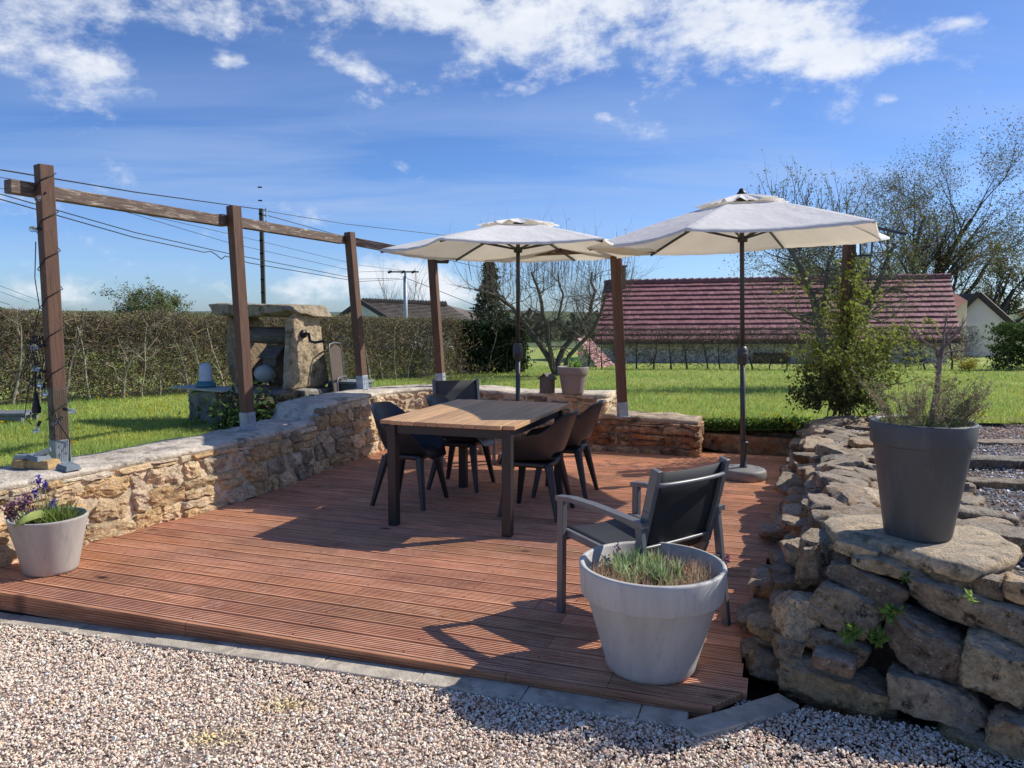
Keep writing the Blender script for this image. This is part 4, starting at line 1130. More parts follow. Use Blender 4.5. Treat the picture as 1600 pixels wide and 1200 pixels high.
# lamps on the pergola
def lamps():
    b0, t0 = posts[3]; p = b0.lerp(t0, 0.905) + Vector((0.09, -0.06, 0))
    root = empty('flood_light', p, 'small black flood light bracketed to the corner post under the first umbrella', 'lamp')
    b = bmesh.new(); box(b, p+Vector((0.04, -0.02, 0.0)), (0.15, 0.05, 0.11), Euler((R(-30), 0, R(20))).to_matrix(), 0.008); box(b, p+Vector((0.05, -0.02, 0.07)), (0.24, 0.12, 0.012), Euler((0, 0, R(10))).to_matrix()); fin('housing', b, 'black', root, True)
    b = bmesh.new(); tube(b, [p-Vector((0.06, -0.02, 0.0)), p+Vector((0.02, 0, 0))], 0.012, 6); fin('bracket', b, 'black', root, True)
    b0, t0 = posts[5]; p = b0.lerp(t0, 0.975) + Vector((0.0, -0.10, 0.0))
    root = empty('wall_lantern', p, 'square black lantern with glass sides hung at the top of the overgrown post', 'lantern')
    b = bmesh.new(); c = p+Vector((0.09, -0.05, 0.0))
    for sx in (-1, 1):
        for sy in (-1, 1): bar(b, c+Vector((sx*0.055, sy*0.055, -0.08)), c+Vector((sx*0.065, sy*0.065, 0.06)), 0.012, 0.012)
    box(b, c+Vector((0, 0, -0.085)), (0.135, 0.135, 0.014)); box(b, c+Vector((0, 0, 0.066)), (0.16, 0.16, 0.016)); bmesh.ops.create_cone(b, cap_ends=True, segments=4, radius1=0.10, radius2=0.02, depth=0.05, matrix=Matrix.Translation(c+Vector((0, 0, 0.1)))@Matrix.Rotation(R(45), 4, 'Z'))
    tube(b, [c+Vector((0, 0, 0.12)), c+Vector((-0.05, 0.05, 0.14)), c+Vector((-0.09, 0.12, 0.08))], 0.008, 6)
    fin('frame', b, 'black', root, True)
    b = bmesh.new(); box(b, c+Vector((0, 0, -0.01)), (0.105, 0.105, 0.13)); fin('glass', b, 'glass', root, True)
lamps()

# ------------------------------------------------------------------ umbrellas
def umbrella(name_lab, base, Rr, z_edge, z_top, rot, tilt, mat, seed, peel=False, label_rot=None):
    root = empty('patio_umbrella', base, name_lab, 'umbrella')
    B = Vector(base)
    b = bmesh.new(); tube(b, [B+Vector((0, 0, 0.08)), B+Vector((0, 0, 1.25))], 0.024, 16); tube(b, [B+Vector((0, 0, 1.25)), B+Vector((0, 0, z_top-0.02))], 0.021, 16)
    fin('pole', b, 'polemetal', root, True, True)
    b = bmesh.new(); zc = 1.17
    lathe(b, [(0.024, zc-0.09), (0.034, zc-0.085), (0.050, zc-0.05), (0.053, zc), (0.050, zc+0.05), (0.034, zc+0.085), (0.024, zc+0.09)], 20, B)
    box(b, B+Vector((0, -0.045, zc)), (0.06, 0.05, 0.06), None, 0.012)
    o = fin('crank_housing', b, 'polemetal', root, True, True)
    b = bmesh.new(); tube(b, [B+Vector((0.04, 0, zc-0.01)), B+Vector((0.075, 0, zc-0.01)), B+Vector((0.078, 0, zc-0.05))], 0.007, 8); fin('crank', b, 'black', root, True)
    T = Matrix.Translation(B+Vector((0, 0, z_top))) @ Matrix.Rotation(tilt, 4, 'Y') @ Matrix.Translation(-(B+Vector((0, 0, z_top))))
    N = 6; rs = random.Random(seed)
    hz = z_top-0.04; drop = z_top-z_edge
    tips = [Vector((math.cos(rot+2*math.pi*k/N)*Rr, math.sin(rot+2*math.pi*k/N)*Rr, 0)) for k in range(N)]
    def zprof(f): return z_top - drop*(f**1.12)
    # ribs and struts
    hub = bmesh.new(); lathe(hub, [(0.02, z_top-0.06), (0.05, z_top-0.055), (0.05, z_top-0.01), (0.02, z_top)], 16, B)
    bmesh.ops.transform(hub, matrix=T, verts=hub.verts); fin('top_hub', hub, 'polemetal', root, True, True); hub = bmesh.new()
    zs = z_edge+0.02
    lathe(hub, [(0.024, zs-0.05), (0.045, zs-0.045), (0.045, zs+0.005), (0.024, zs+0.01)], 16, B); bmesh.ops.transform(hub, matrix=T, verts=hub.verts); fin('runner', hub, 'polemetal', root, True, True)
    for k, t in enumerate(tips):
        b = bmesh.new(); ext = 1.02 if (peel and k == 0) else 0.985
        pts = [B+Vector((t.x*f, t.y*f, zprof(f)-0.028)) for f in (0.03, 0.35, 0.7, ext)]
        for p, q in zip(pts, pts[1:]): bar(b, p, q, 0.014, 0.024, up=Vector((0, 0, 1)))
        bmesh.ops.transform(b, matrix=T, verts=b.verts); rb = fin('rib', b, 'polemetal', root, True)
        b = bmesh.new(); bar(b, B+Vector((t.x*0.03, t.y*0.03, zs-0.01)), B+Vector((t.x*0.47, t.y*0.47, zprof(0.47)-0.035)), 0.012, 0.018); bmesh.ops.transform(b, matrix=T, verts=b.verts); fin('strut', b, 'polemetal', root, True)
    def sheet(f0, f1, n_f, lift, scal, sagk, ruffle, nm):
        b = bmesh.new(); na = 20; rings = []
        for i in range(n_f+1):
            f = f0+(f1-f0)*i/n_f; ring = []
            for k in range(N):
                a, c = tips[k], tips[(k+1) % N]
                for j in range(na):
                    s = j/na; w = 4*s*(1-s)
                    ff = f*(1 - scal*w*(f/f1)**2)
                    p = a.lerp(c, s)*ff
                    z = zprof(f)-zprof(0)*0 + lift - sagk*w*(f/f1)**1.3*(1-0.25*f)
                    # slight wrinkles running along the panel
                    z += 0.006*noise.noise(Vector((k*3.1+s*9, f*3, seed)))*(f/f1) + 0.004*noise.noise(Vector((k*5+s*22, f*2, seed+3)))*(f/f1)
                    if ruffle: z += ruffle*(f-f0)/(f1-f0)*(noise.noise(Vector((k*2.7+s*7, 0, seed)))*1.2+0.5*math.sin(s*math.pi*4+k))
                    v = B+Vector((p.x, p.y, z))
                    if peel and not ruffle:   # the cloth has slipped off one rib and hangs down there
                        ph = math.atan2(p.y, p.x)-rot; ph = (ph+math.pi) % (2*math.pi)-math.pi
                        g = math.exp(-(ph/0.40)**2)*(f/f1)**3; v += Vector((-0.17, -0.10, -0.06))*g
                        g2 = math.exp(-((ph+0.62)/0.35)**2)*(f/f1)**2; v.z += -0.05*g2
                    ring.append(b.verts.new(v))
            rings.append(ring)
        m = N*na
        for r0, r1 in zip(rings, rings[1:]):
            for k in range(m): b.faces.new((r0[k], r0[(k+1) % m], r1[(k+1) % m], r1[k]))
        if not ruffle or f0 < 0.02:
            pass
        # hem
        hem = []
        if not ruffle:
            for k, vtx in enumerate(rings[-1]):
                c = (vtx.co-B); c.z = 0; hem.append(b.verts.new(vtx.co - c.normalized()*0.004 - Vector((0, 0, 0.017+0.006*noise.noise(Vector((k*0.3, 1, seed)))))))
            for k in range(m): b.faces.new((rings[-1][k], rings[-1][(k+1) % m], hem[(k+1) % m], hem[k]))
        bmesh.ops.transform(b, matrix=T, verts=b.verts)
        return fin(nm, b, mat, root, True, True)
    sheet(0.20, 1.0, 16, 0.0, 0.045, 0.045, 0, 'canopy')
    sheet(0.02, 0.30, 8, 0.035, 0.06, 0.0, 0.022, 'vent_flap')
    b = bmesh.new(); lathe(b, [(0.0, z_top+0.085), (0.018, z_top+0.08), (0.03, z_top+0.055), (0.045, z_top+0.04), (0.045, z_top+0.03)], 16, B); bmesh.ops.transform(b, matrix=T, verts=b.verts); fin('finial', b, 'black', root, True, True) if peel else b.free()
    return root
U1 = Vector((0.062, 8.0, 0)); U2 = G(1161, 747, 0.0)
umbrella('flatter white umbrella standing behind the dining table, its ruffled vent on top', U1, 1.43, 2.215, 2.50, R(1), 0.0, 'canopy', 3)
umbrella('tilted white umbrella in the open deck corner, cloth slipping off one rib', U2, 1.44, 2.25, 2.63, R(-4), R(-0.9), 'canopy2', 8, True).rotation_euler.y = R(-1.8)
def ubase(B, lab):
    root = empty('umbrella_base', B, lab, 'umbrella base')
    b = bmesh.new(); lathe(b, [(0.0, 0.002), (0.205, 0.002), (0.214, 0.012), (0.212, 0.075), (0.200, 0.094), (0.180, 0.100), (0.05, 0.106), (0.0, 0.106)], 48, B); fin('weight', b, 'basegrey', root, True, True)
    b = bmesh.new(); lathe(b, [(0.036, 0.104), (0.036, 0.12), (0.0295, 0.125), (0.0295, 0.33), (0.039, 0.333), (0.039, 0.352), (0.028, 0.355), (0.028, 0.36)], 24, B); fin('socket_tube', b, 'polemetal', root, True, True)
    b = bmesh.new(); box(b, B+Vector((0.19, 0.02, 0.085)), (0.05, 0.05, 0.03), None, 0.006); fin('filler_plug', b, 'black', root, True)
ubase(U1, 'round grey umbrella foot half hidden behind the dining table and chairs'); ubase(U2, 'round grey weighted umbrella foot in plain view near the dry-stone wall')

# ------------------------------------------------------------------ dining table and chairs
TC, TL, TW, THt = Vector((-0.235, 6.07, 0)), 1.50, 1.04, 0.79
TROT = R(-19.0)
def table():
    root = empty('dining_table', TC, 'rectangular dining table with slatted teak top and square black legs', 'table', rotz=TROT)
    # slatted top: slats run along the length, thin frame all round, clipped corners
    V, F, C = [], [], []
    b = bmesh.new(); n_ = 11; fw = 0.0; w = TW/n_
    for k in range(n_):
        x = -TW/2 + (k+0.5)*w; L = TL - (0.05 if k in (0, n_-1) else 0.0)
        box(b, (x, 0, THt-0.014), (w-0.004, L, 0.028), None, 0.003)
    bm2 = b
    o = fin('table_top', b, 'tabletop', root); me = o.data
    at = me.color_attributes.new('Col', 'FLOAT_COLOR', 'POINT')
    g = [math.exp(rnd.gauss(0, 0.09)) for _ in range(n_+1)]
    for i, vtx in enumerate(me.vertices): q = g[min(n_-1, int((vtx.co.x+TW/2)/w))]; at.data[i].color = (q, q*0.98, q*0.95, 1)
    ly, lx = TL/2-0.085, TW/2-0.075
    b = bmesh.new()
    for s in (-1, 1):
        box(b, (0, s*ly, THt-0.065), (2*lx-0.07, 0.03, 0.07), None, 0.003); box(b, (s*lx, 0, THt-0.065), (0.03, 2*ly-0.07, 0.07), None, 0.003)
    box(b, (0, 0, THt-0.045), (2*lx, 0.04, 0.03)); fin('apron', b, 'black', root)
    for sx in (-1, 1):
        for sy in (-1, 1):
            b = bmesh.new(); box(b, (sx*lx, sy*ly, (THt-0.03)/2), (0.068, 0.068, THt-0.03), None, 0.005); fin('leg', b, 'black', root)
table()

def shell_chair():
    root = empty('dining_chair', (0, 0, 0))
    sz = 0.455
    def rim(phi):      # height of the rim above the seat, phi=0 at the back
        a = abs(phi)
        def sm(x, a_, b_): t = min(1, max(0, (x-a_)/(b_-a_))); return t*t*(3-2*t)
        h = 0.365 - 0.155*sm(a, R(28), R(72)) - 0.03*sm(a, R(72), R(105)) - 0.18*sm(a, R(112), R(152))
        return max(h, 0.0)
    def rad(phi, f):   # outline of the shell at height fraction f; seat is a rounded square
        ex = 2.6; rx = 0.205 + 0.075*f; ry = 0.205 + 0.055*f
        c, s = math.cos(phi), math.sin(phi)
        k = (abs(c)**ex + abs(s)**ex)**(-1/ex); return Vector((s*k*rx, -c*k*ry, 0))
    b = bmesh.new(); nphi, nt = 64, 12; grid = []
    for i in range(nphi):
        phi = -math.pi + 2*math.pi*i/nphi; col = []; H = rim(phi)
        for j in range(nt+1):
            t = j/nt
            if t <= 0.5:       # seat pan out to the bend
                f = t/0.5; p = rad(phi, 0)*f*0.96; z = sz - 0.018*(1-f*f) - 0.03*max(0, math.cos(phi-math.pi))*f**4
            else:
                f = (t-0.5)/0.5; p = rad(phi, f**0.9)*(0.96+0.04*min(1, f*3)); hh = H*(f**1.15)
                back = max(0, math.cos(phi))**2; p.y -= back*0.075*(hh/0.365)**1.3
                fr = max(0, math.cos(phi-math.pi))**2
                z = sz + hh - 0.03*max(0, math.cos(phi-math.pi)); 
                if H < 0.01: z -= 0.035*f; p += rad(phi, 0)*0.06*f
            col.append(Vector((p.x, p.y, z)))
        grid.append(col)
    vs = [[(b.verts.new(p) if j > 0 else None) for j, p in enumerate(c)] for c in grid]; ctr = b.verts.new((0, 0, sz-0.018))
    for i in range(nphi):
        i2 = (i+1) % nphi; b.faces.new((ctr, vs[i][1], vs[i2][1]))
        for j in range(1, nt):
            phi = -math.pi + 2*math.pi*(i+0.5)/nphi
            if abs(phi) < R(38) and j == 6: continue       # slot low in the back
            b.faces.new((vs[i][j], vs[i][j+1], vs[i2][j+1], vs[i2][j]))
    o = fin('shell', b, 'plastic', root, smooth=True)
    m = o.modifiers.new('thick', 'SOLIDIFY'); m.thickness = 0.009; m.offset = 0
    m = o.modifiers.new('sub', 'SUBSURF'); m.levels = 1; m.render_levels = 1
    b = bmesh.new(); box(b, (0, 0, sz-0.052), (0.33, 0.33, 0.045), None, 0.018, 3); fin('seat_frame', b, 'plastic', root, smooth=False)
    for sx in (-1, 1):
        for sy in (-1, 1):
            b = bmesh.new(); top = Vector((sx*0.15, sy*0.15, sz-0.045)); bot = Vector((sx*0.228, sy*(0.215 if sy > 0 else 0.245), 0.0))
            pts = [top, top.lerp(bot, 0.06), bot]; rr = [0.031, 0.030, 0.0165]
            d = (bot-top).normalized(); rings = []
            for p, r in zip(pts, rr):
                rings.append([b.verts.new(p+Vector((x*r, y*r, 0))) for x, y in ((1, 0.55), (0.55, 1), (-0.55, 1), (-1, 0.55), (-1, -0.55), (-0.55, -1), (0.55, -1), (1, -0.55))])
            for r0, r1 in zip(rings, rings[1:]):
                for k in range(8): b.faces.new((r0[k], r0[(k+1) % 8], r1[(k+1) % 8], r1[k]))
            b.faces.new(rings[0]); b.faces.new(rings[-1][::-1]); fin('leg', b, 'plastic', root)
    return root
def copy_thing(root):
    r = root.copy(); COL.objects.link(r)
    for ch in list(root.children):
        c = ch.copy(); COL.objects.link(c); c.parent = r
        for g in ch.children: d = g.copy(); COL.objects.link(d); d.parent = c
    return r
proto = shell_chair()
# (position, direction faced, label); chairs face +y in their own frame
for i, (x, y, fx, fy, lab) in enumerate((
    (-0.835, 6.30, 0.945, -0.33, 'black moulded shell chair at the sunlit table corner, its back to the rubble wall'),
    (-0.445, 6.90, 0.95, -0.30, 'black moulded shell chair between the sunlit-corner chair and the mesh-backed armchair'),
    (0.185, 5.96, -0.945, 0.33, 'black moulded shell chair beside the aluminium armchair, seen from behind'),
    (0.455, 6.60, -0.95, 0.30, 'black moulded shell chair seen from behind at the shaded far table end'))):
    o = proto if i == 0 else copy_thing(proto)
    o.location = (x, y, 0); o.rotation_euler.z = math.atan2(fy, fx)-math.pi/2
    tag(o, lab, 'chair', 'black chairs around the dining table')

def armchair(slingmat='sling'):
    root = empty('garden_armchair', (0, 0, 0)); hw = 0.275
    for s in (-1, 1):
        x = s*hw
        b = bmesh.new(); bar(b, (x, 0.285, 0.0), (x, 0.285, 0.603), 0.030, 0.044, up=(0, 1, 0), bev=0.004); fin('front_leg', b, 'alu', root)
        b = bmesh.new(); bar(b, (x, -0.345, 0.0), (x, -0.265, 0.575), 0.028, 0.040, up=(0, 1, 0), bev=0.004); fin('rear_leg', b, 'alu', root)
        b = bmesh.new(); pts = [(x, 0.312, 0.604), (x, 0.20, 0.616), (x, 0.02, 0.612), (x, -0.16, 0.598), (x, -0.300, 0.588)]
        for p, q in zip(pts, pts[1:]): bar(b, p, q, 0.050, 0.024, up=(0, 0, 1), bev=0.0)
        fin('armrest', b, 'alu', root)
        b = bmesh.new(); xx = s*(hw-0.032); pts = [(xx, -0.175, 0.30), (xx, -0.225, 0.42), (xx, -0.285, 0.65), (xx, -0.335, 0.85)]
        for p, q in zip(pts, pts[1:]): bar(b, p, q, 0.030, 0.046, up=(0, 1, 0), bev=0.003)
        fin('back_upright', b, 'alu', root)
        b = bmesh.new(); bar(b, (xx+s*0.004, 0.285, 0.425), (xx+s*0.004, -0.20, 0.375), 0.026, 0.036, up=(0, 0, 1), bev=0.003); fin('seat_rail', b, 'alu', root)
    # back rails, bowed
    def rail(y, z, bow, r=0.012):
        b = bmesh.new(); pts = [(hw*0.86*math.cos(a)*-1, y - bow*math.sin(a), z) for a in np.linspace(0, math.pi, 13)]; tube(b, pts, r, 8); return b
    fin('top_rail', rail(-0.326, 0.775, 0.035), 'alu', root, smooth=True); fin('low_rail', rail(-0.245, 0.46, 0.012, 0.010), 'alu', root, smooth=True)
    b = bmesh.new(); bar(b, (-hw, 0.285, 0.40), (hw, 0.285, 0.40), 0.02, 0.035, up=(0, 0, 1)); bar(b, (-hw, -0.300, 0.34), (hw, -0.300, 0.34), 0.022, 0.036, up=(0, 0, 1)); fin('cross_bar', b, 'alu', root)
    def sheet(nm, path, w, sag, axis):
        b = bmesh.new(); nx = 10; rows = []
        for (y, z) in path:
            rows.append([b.verts.new((-w+2*w*i/nx, y-(sag*axis[0])*4*(i/nx)*(1-i/nx), z-(sag*axis[1])*4*(i/nx)*(1-i/nx))) for i in range(nx+1)])
        for r0, r1 in zip(rows, rows[1:]):
            for i in range(nx): b.faces.new((r0[i], r0[i+1], r1[i+1], r1[i]))
        o = fin(nm, b, slingmat, root, smooth=True); m = o.modifiers.new('thick', 'SOLIDIFY'); m.thickness = 0.004; m.offset = 0
    sheet('seat_sling', [(0.300, 0.415), (0.31, 0.435), (0.29, 0.445), (0.15, 0.428), (0.0, 0.408), (-0.12, 0.395), (-0.20, 0.40)], hw-0.045, 0.016, (0, 1))
    sheet('back_sling', [(-0.200, 0.40), (-0.232, 0.46), (-0.266, 0.58), (-0.300, 0.72), (-0.328, 0.832)], hw-0.046, 0.022, (1, 0))
    return root
ac = armchair(); ac.location = (0.650, 3.85, 0); ac.rotation_euler.z = math.atan2(0.80, -0.60)-math.pi/2
tag(ac, 'grey aluminium armchair with black mesh seat, turned away, alone on the deck', 'armchair')
ac2 = armchair('oldsling'); ac2.location = (-0.53, 8.10, 0); ac2.rotation_euler.z = math.atan2(-0.96, 0.27)-math.pi/2
tag(ac2, 'grey armchair with faded mesh back at the shaded head of the dining table', 'armchair')

# ------------------------------------------------------------------ pots and their plants
def pot(name, label, B, prof, mat, n=72, rimline=None, soil=(0.9, 0.0)):
    """prof: outer profile (r, z) from the foot up to the rim, inner wall is added"""
    root = empty(name, B, label, 'flower pot')
    b = bmesh.new(); rt, zt = prof[-1]
    inner = [(rt-0.012, zt), (rt-0.016, zt-0.01), (soil[0]*rt, soil[1])]
    lathe(b, [(0.0, prof[0][1]+0.002)] + prof + inner, n, B); fin('pot_body', b, mat, root, True, True)
    b = bmesh.new(); lathe(b, [(0.0, soil[1]+0.008), (soil[0]*rt*0.5, soil[1]+0.012), (soil[0]*rt-0.002, soil[1]+0.004)], 32, B)
    for v in b.verts: v.co.z += 0.012*noise.noise(v.co*14)
    fin('soil', b, 'soil', root, True, True)
    return root
def disc_pts(rs, n, c, r, z):
    a = rs.uniform(0, 2*np.pi, n); q = r*np.sqrt(rs.rand(n)); return np.stack([c.x+q*np.cos(a), c.y+q*np.sin(a), np.full(n, c.z+z)], 1)
def joined(parts):
    """several np meshes into one"""
    V, F, C, b = [], {}, [], 0
    for me in parts:
        n = len(me.vertices); co = np.zeros(n*3, dtype=np.float32); me.vertices.foreach_get('co', co); V.append(co.reshape(-1, 3))
        cc = np.zeros(n*4, dtype=np.float32); me.color_attributes['Col'].data.foreach_get('color', cc); C.append(cc.reshape(-1, 4)[:, :3])
        for p in me.polygons: F.setdefault(p.loop_total, []).append([b+i for i in p.vertices])
        b += n; bpy.data.meshes.remove(me)
    return np_mesh('m', np.concatenate(V), [np.array(f) for f in F.values()], np.concatenate(C))

B1 = Vector((0.613, 3.285, 0.0))
pot('round_planter', 'big round grey tapered planter with a wide rim at the deck corner', B1,
    [(0.165, 0.0), (0.186, 0.004), (0.198, 0.02), (0.203, 0.05), (0.286, 0.332), (0.290, 0.336), (0.306, 0.338), (0.309, 0.342), (0.318, 0.462), (0.3165, 0.470), (0.311, 0.473)], 'pot', 96, soil=(0.86, 0.392))
def lavender():
    rs = np.random.RandomState(2)
    root = empty('lavender', B1+Vector((0, 0, 0.39)), 'grey-green leafy lavender among dry straw stems filling the big round planter', 'plant')
    P = []; az = []
    for k in range(46):
        q = disc_pts(rs, 1, B1, 0.155, 0.40)[0] + np.array([-0.01, 0.03, 0]); nb = rs.randint(7, 12)
        P.append(np.repeat(q[None], nb, 0)+rs.normal(0, 0.006, (nb, 3))); az.append(np.arange(nb)*2.4+rs.rand())
    P = np.concatenate(P); n = len(P); az = np.concatenate(az)
    me = blade_mesh('m', P, rs.uniform(0.055, 0.115, n), rs.uniform(0.009, 0.015, n), vcol(n, (0.36, 0.45, 0.21), 0.08, rs, 0.25), rs, 0.5, 0.3, 4, az)
    link('leaves', me, 'leaf', root, True)
    n = 1500; a = rs.uniform(0, 2*np.pi, n); q = np.where(rs.rand(n) < 0.8, rs.uniform(0.16, 0.265, n), rs.uniform(0, 0.265, n))
    front = (np.sin(a) < 0.5) | (rs.rand(n) < 0.3)
    a, q = a[front], q[front]; n = len(a)
    P = np.stack([B1.x+q*np.cos(a), B1.y+q*np.sin(a), np.full(n, 0.40)], 1)
    straw = blade_mesh('m', P, rs.uniform(0.03, 0.095, n), rs.uniform(0.0016, 0.0034, n), vcol(n, (0.58, 0.42, 0.27), 0.08, rs, 0.3), rs, 0.35, 0.2, 2)
    link('dry_stems', straw, 'leaf', root, True)
    P = disc_pts(rs, 500, B1, 0.262, 0.425); me = leaf_mesh('m', P+rs.normal(0, 0.012, (500, 3)), 0.013, vcol(500, (0.48, 0.31, 0.21), 0.08, rs, 0.3), rs, 0.8)
    link('dry_leaves', me, 'leaf', root, True)
    for (u, v) in ((966, 858), (1136, 874), (1133, 890)):
        p = D(u, v, B1.y + (0.22 if u < 1000 else 0.02)); b = bmesh.new()
        tube(b, [Vector((B1.x+(p.x-B1.x)*0.85, B1.y+(p.y-B1.y)*0.85, 0.40)), p-Vector((0, 0, 0.02)), p], 0.0022, 5)
        o = fin('flower_stem', b, 'twig', root, True); setcol(o, (0.20, 0.22, 0.09))
        nb = 34; Q = np.array(p)+rs.normal(0, 1, (nb, 3))*np.array([0.006, 0.006, 0.012]); me = leaf_mesh('m', Q, 0.013, vcol(nb, (0.17, 0.05, 0.16), 0.15, rs, 0.3), rs, 0.7, 0.6); link('flower_head', me, 'petal', root, True)
lavender()

B2 = G(77, 892, 0.0); B2.y += 0.02
pot('pale_planter', 'pale grey straight-sided planter at the end of the sunlit rubble wall', B2,
    [(0.135, 0.0), (0.146, 0.006), (0.150, 0.02), (0.214, 0.325), (0.217, 0.335), (0.214, 0.340)], 'palepot', 72, soil=(0.88, 0.30))
def left_plants():
    rs = np.random.RandomState(4); zb = 0.305
    root = empty('grape_hyacinth', B2+Vector((0.0, 0, zb)), 'violet grape hyacinths with purple deadnettle and fresh leaves in the pale planter', 'plant')
    n = 330; P = disc_pts(rs, n, B2, 0.15, zb)
    me = blade_mesh('m', P, rs.uniform(0.06, 0.15, n), rs.uniform(0.004, 0.008, n), vcol(n, (0.19, 0.26, 0.055), 0.1, rs, 0.3), rs, 0.5, 0.4, 3); link('leaves', me, 'leaf', root, True)
    for (u, v) in ((60, 752), (70, 757), (56, 772), (83, 787)):
        p = D(u, v, B2.y-0.02+rs.uniform(-0.04, 0.06)); b = bmesh.new(); tube(b, [Vector((B2.x+(p.x-B2.x)*0.4, p.y, zb)), p], 0.003, 5); o = fin('flower_stem', b, 'twig', root, True); setcol(o, (0.25, 0.27, 0.10))
        nb = 60; Q = np.array(p)+rs.normal(0, 1, (nb, 3))*np.array([0.009, 0.009, 0.016]); link('flower_head', leaf_mesh('m', Q, 0.014, vcol(nb, (0.11, 0.085, 0.40), 0.12, rs, 0.3), rs, 0.9), 'petal', root, True)
    for (u, v) in ((18, 792), (33, 790), (24, 803), (42, 778), (48, 800), (13, 801)):
        p = D(u, v, B2.y-0.05); b = bmesh.new(); tube(b, [Vector((B2.x+(p.x-B2.x)*0.55, p.y, zb)), p], 0.003, 5); o = fin('deadnettle_stem', b, 'twig', root, True); setcol(o, (0.20, 0.12, 0.10))
        nb = 46; Q = np.array(p)+rs.normal(0, 1, (nb, 3))*np.array([0.014, 0.014, 0.018]); link('deadnettle_head', leaf_mesh('m', Q, 0.024, vcol(nb, (0.27, 0.12, 0.19), 0.15, rs, 0.4), rs, 0.6), 'petal', root, True)
    # one long broad leaf hanging over the rim
    b = bmesh.new(); pts = [D(u, v, Y) for u, v, Y in ((74, 806, B2.y-0.03), (62, 803, B2.y-0.12), (47, 807, B2.y-0.19), (32, 815, B2.y-0.225), (22, 824, B2.y-0.23))]; w = [0.012, 0.022, 0.024, 0.018, 0.002]; prev = None
    for p, ww in zip(pts, w):
        r = [b.verts.new(p+Vector((0, 0.01, ww))), b.verts.new(p-Vector((0, 0.02, 0))), b.verts.new(p+Vector((0, -0.01, -ww)))]
        if prev: b.faces.new((prev[0], prev[1], r[1], r[0])); b.faces.new((prev[1], prev[2], r[2], r[1]))
        prev = r
    o = fin('broad_leaf', b, 'leaf', root, True, True); setcol(o, (0.42, 0.50, 0.15))
left_plants()

BT = D(1433, 840, 3.27); BT.z = 0.597
pot('tall_planter', 'tall smooth anthracite planter with banded rim on the flat stone slab', BT,
    [(0.115, 0.0), (0.128, 0.003), (0.133, 0.012), (0.191, 0.398), (0.193, 0.402), (0.201, 0.404), (0.203, 0.408), (0.2085, 0.492), (0.207, 0.498), (0.203, 0.500)], 'darkpot', 96, soil=(0.90, 0.475))
def dead_shrub():
    zb = BT.z+0.475; c = Vector((BT.x, BT.y, zb)); T = Tree(9)
    pp = [D(u, v, BT.y) for u, v in ((1452, 665), (1461, 622), (1466, 590), (1469, 560), (1473, 542))]; pp[0].z = zb-0.02
    r = [0.012, 0.0105, 0.010, 0.011, 0.009]
    for (a, b_), ra, rb in zip(zip(pp, pp[1:]), r, r[1:]): T.segs.append((a[:], b_[:], ra, rb))
    for (u, v, ub, vb, dy, rad) in ((1469, 552, 1420, 500, 0.03, 0.006), (1472, 545, 1518, 500, -0.04, 0.007), (1473, 542, 1472, 490, 0.0, 0.006), (1474, 545, 1500, 514, 0.06, 0.005), (1467, 556, 1446, 528, -0.03, 0.004), (1469, 553, 1510, 541, 0.02, 0.004), (1463, 575, 1458, 566, 0.03, 0.004), (1472, 548, 1484, 498, 0.02, 0.005)):
        a, b_ = D(u, v, BT.y), D(ub, vb, BT.y+dy); T.grow(a, b_-a, (b_-a).length, rad, 1, (3, 5), 0.55, 0.45, 0.0, 0.10, 5, 0.5, 0.3, 0.35)
    rs = np.random.RandomState(3)
    root = empty('dead_shrub', c, 'bare brown shrub with a forked stem in the tall anthracite planter', 'plant')
    link('branches', seg_mesh('m', T.segs, vcol(len(T.segs), (0.25, 0.17, 0.135), 0.06, rs, 0.15), 6), 'twig', root, True, True)
    root = empty('heather', c+Vector((0.02, 0, 0)), 'wispy half-dry heather sprays around the bare shrub in the tall planter', 'plant')
    T = Tree(4)
    for k in range(46):
        a = T.r.uniform(0, 6.283); q = T.r.uniform(0.03, 0.17); p = c+Vector((math.cos(a)*q, math.sin(a)*q, -0.01))
        out = 0.8 if math.cos(a) > 0 else 0.55
        T.grow(p, Vector((math.cos(a)*out, math.sin(a)*0.4, 1.0)), T.r.uniform(0.09, 0.22), 0.0016, 1, (3, 6), 0.4, 0.45, 0.03, 0.09, 6, 0.7, 0.2, 0.5)
    link('stems', seg_mesh('m', T.segs, vcol(len(T.segs), (0.27, 0.20, 0.13), 0.08, rs, 0.25), 3), 'twig', root, True)
    tips = np.array([t[0] for t in T.tips]); tips = np.repeat(tips, 5, 0); tips += rs.normal(0, 0.006, tips.shape); ky = rs.rand(len(tips)) < 0.45
    cc = np.where(ky[:, None], vcol(len(tips), (0.30, 0.36, 0.13), 0.1, rs, 0.3), vcol(len(tips), (0.33, 0.23, 0.18), 0.1, rs, 0.3))
    link('sprigs', leaf_mesh('m', tips, 0.013, cc, rs, 0.3, 0.6), 'leaf', root, True)
    P = disc_pts(rs, 420, c, 0.17, 0.0); link('ground_leaves', blade_mesh('m', P, rs.uniform(0.02, 0.06, 420), 0.004, vcol(420, (0.24, 0.29, 0.09), 0.1, rs, 0.3), rs, 0.6, 0.4, 2), 'leaf', root, True)
dead_shrub()

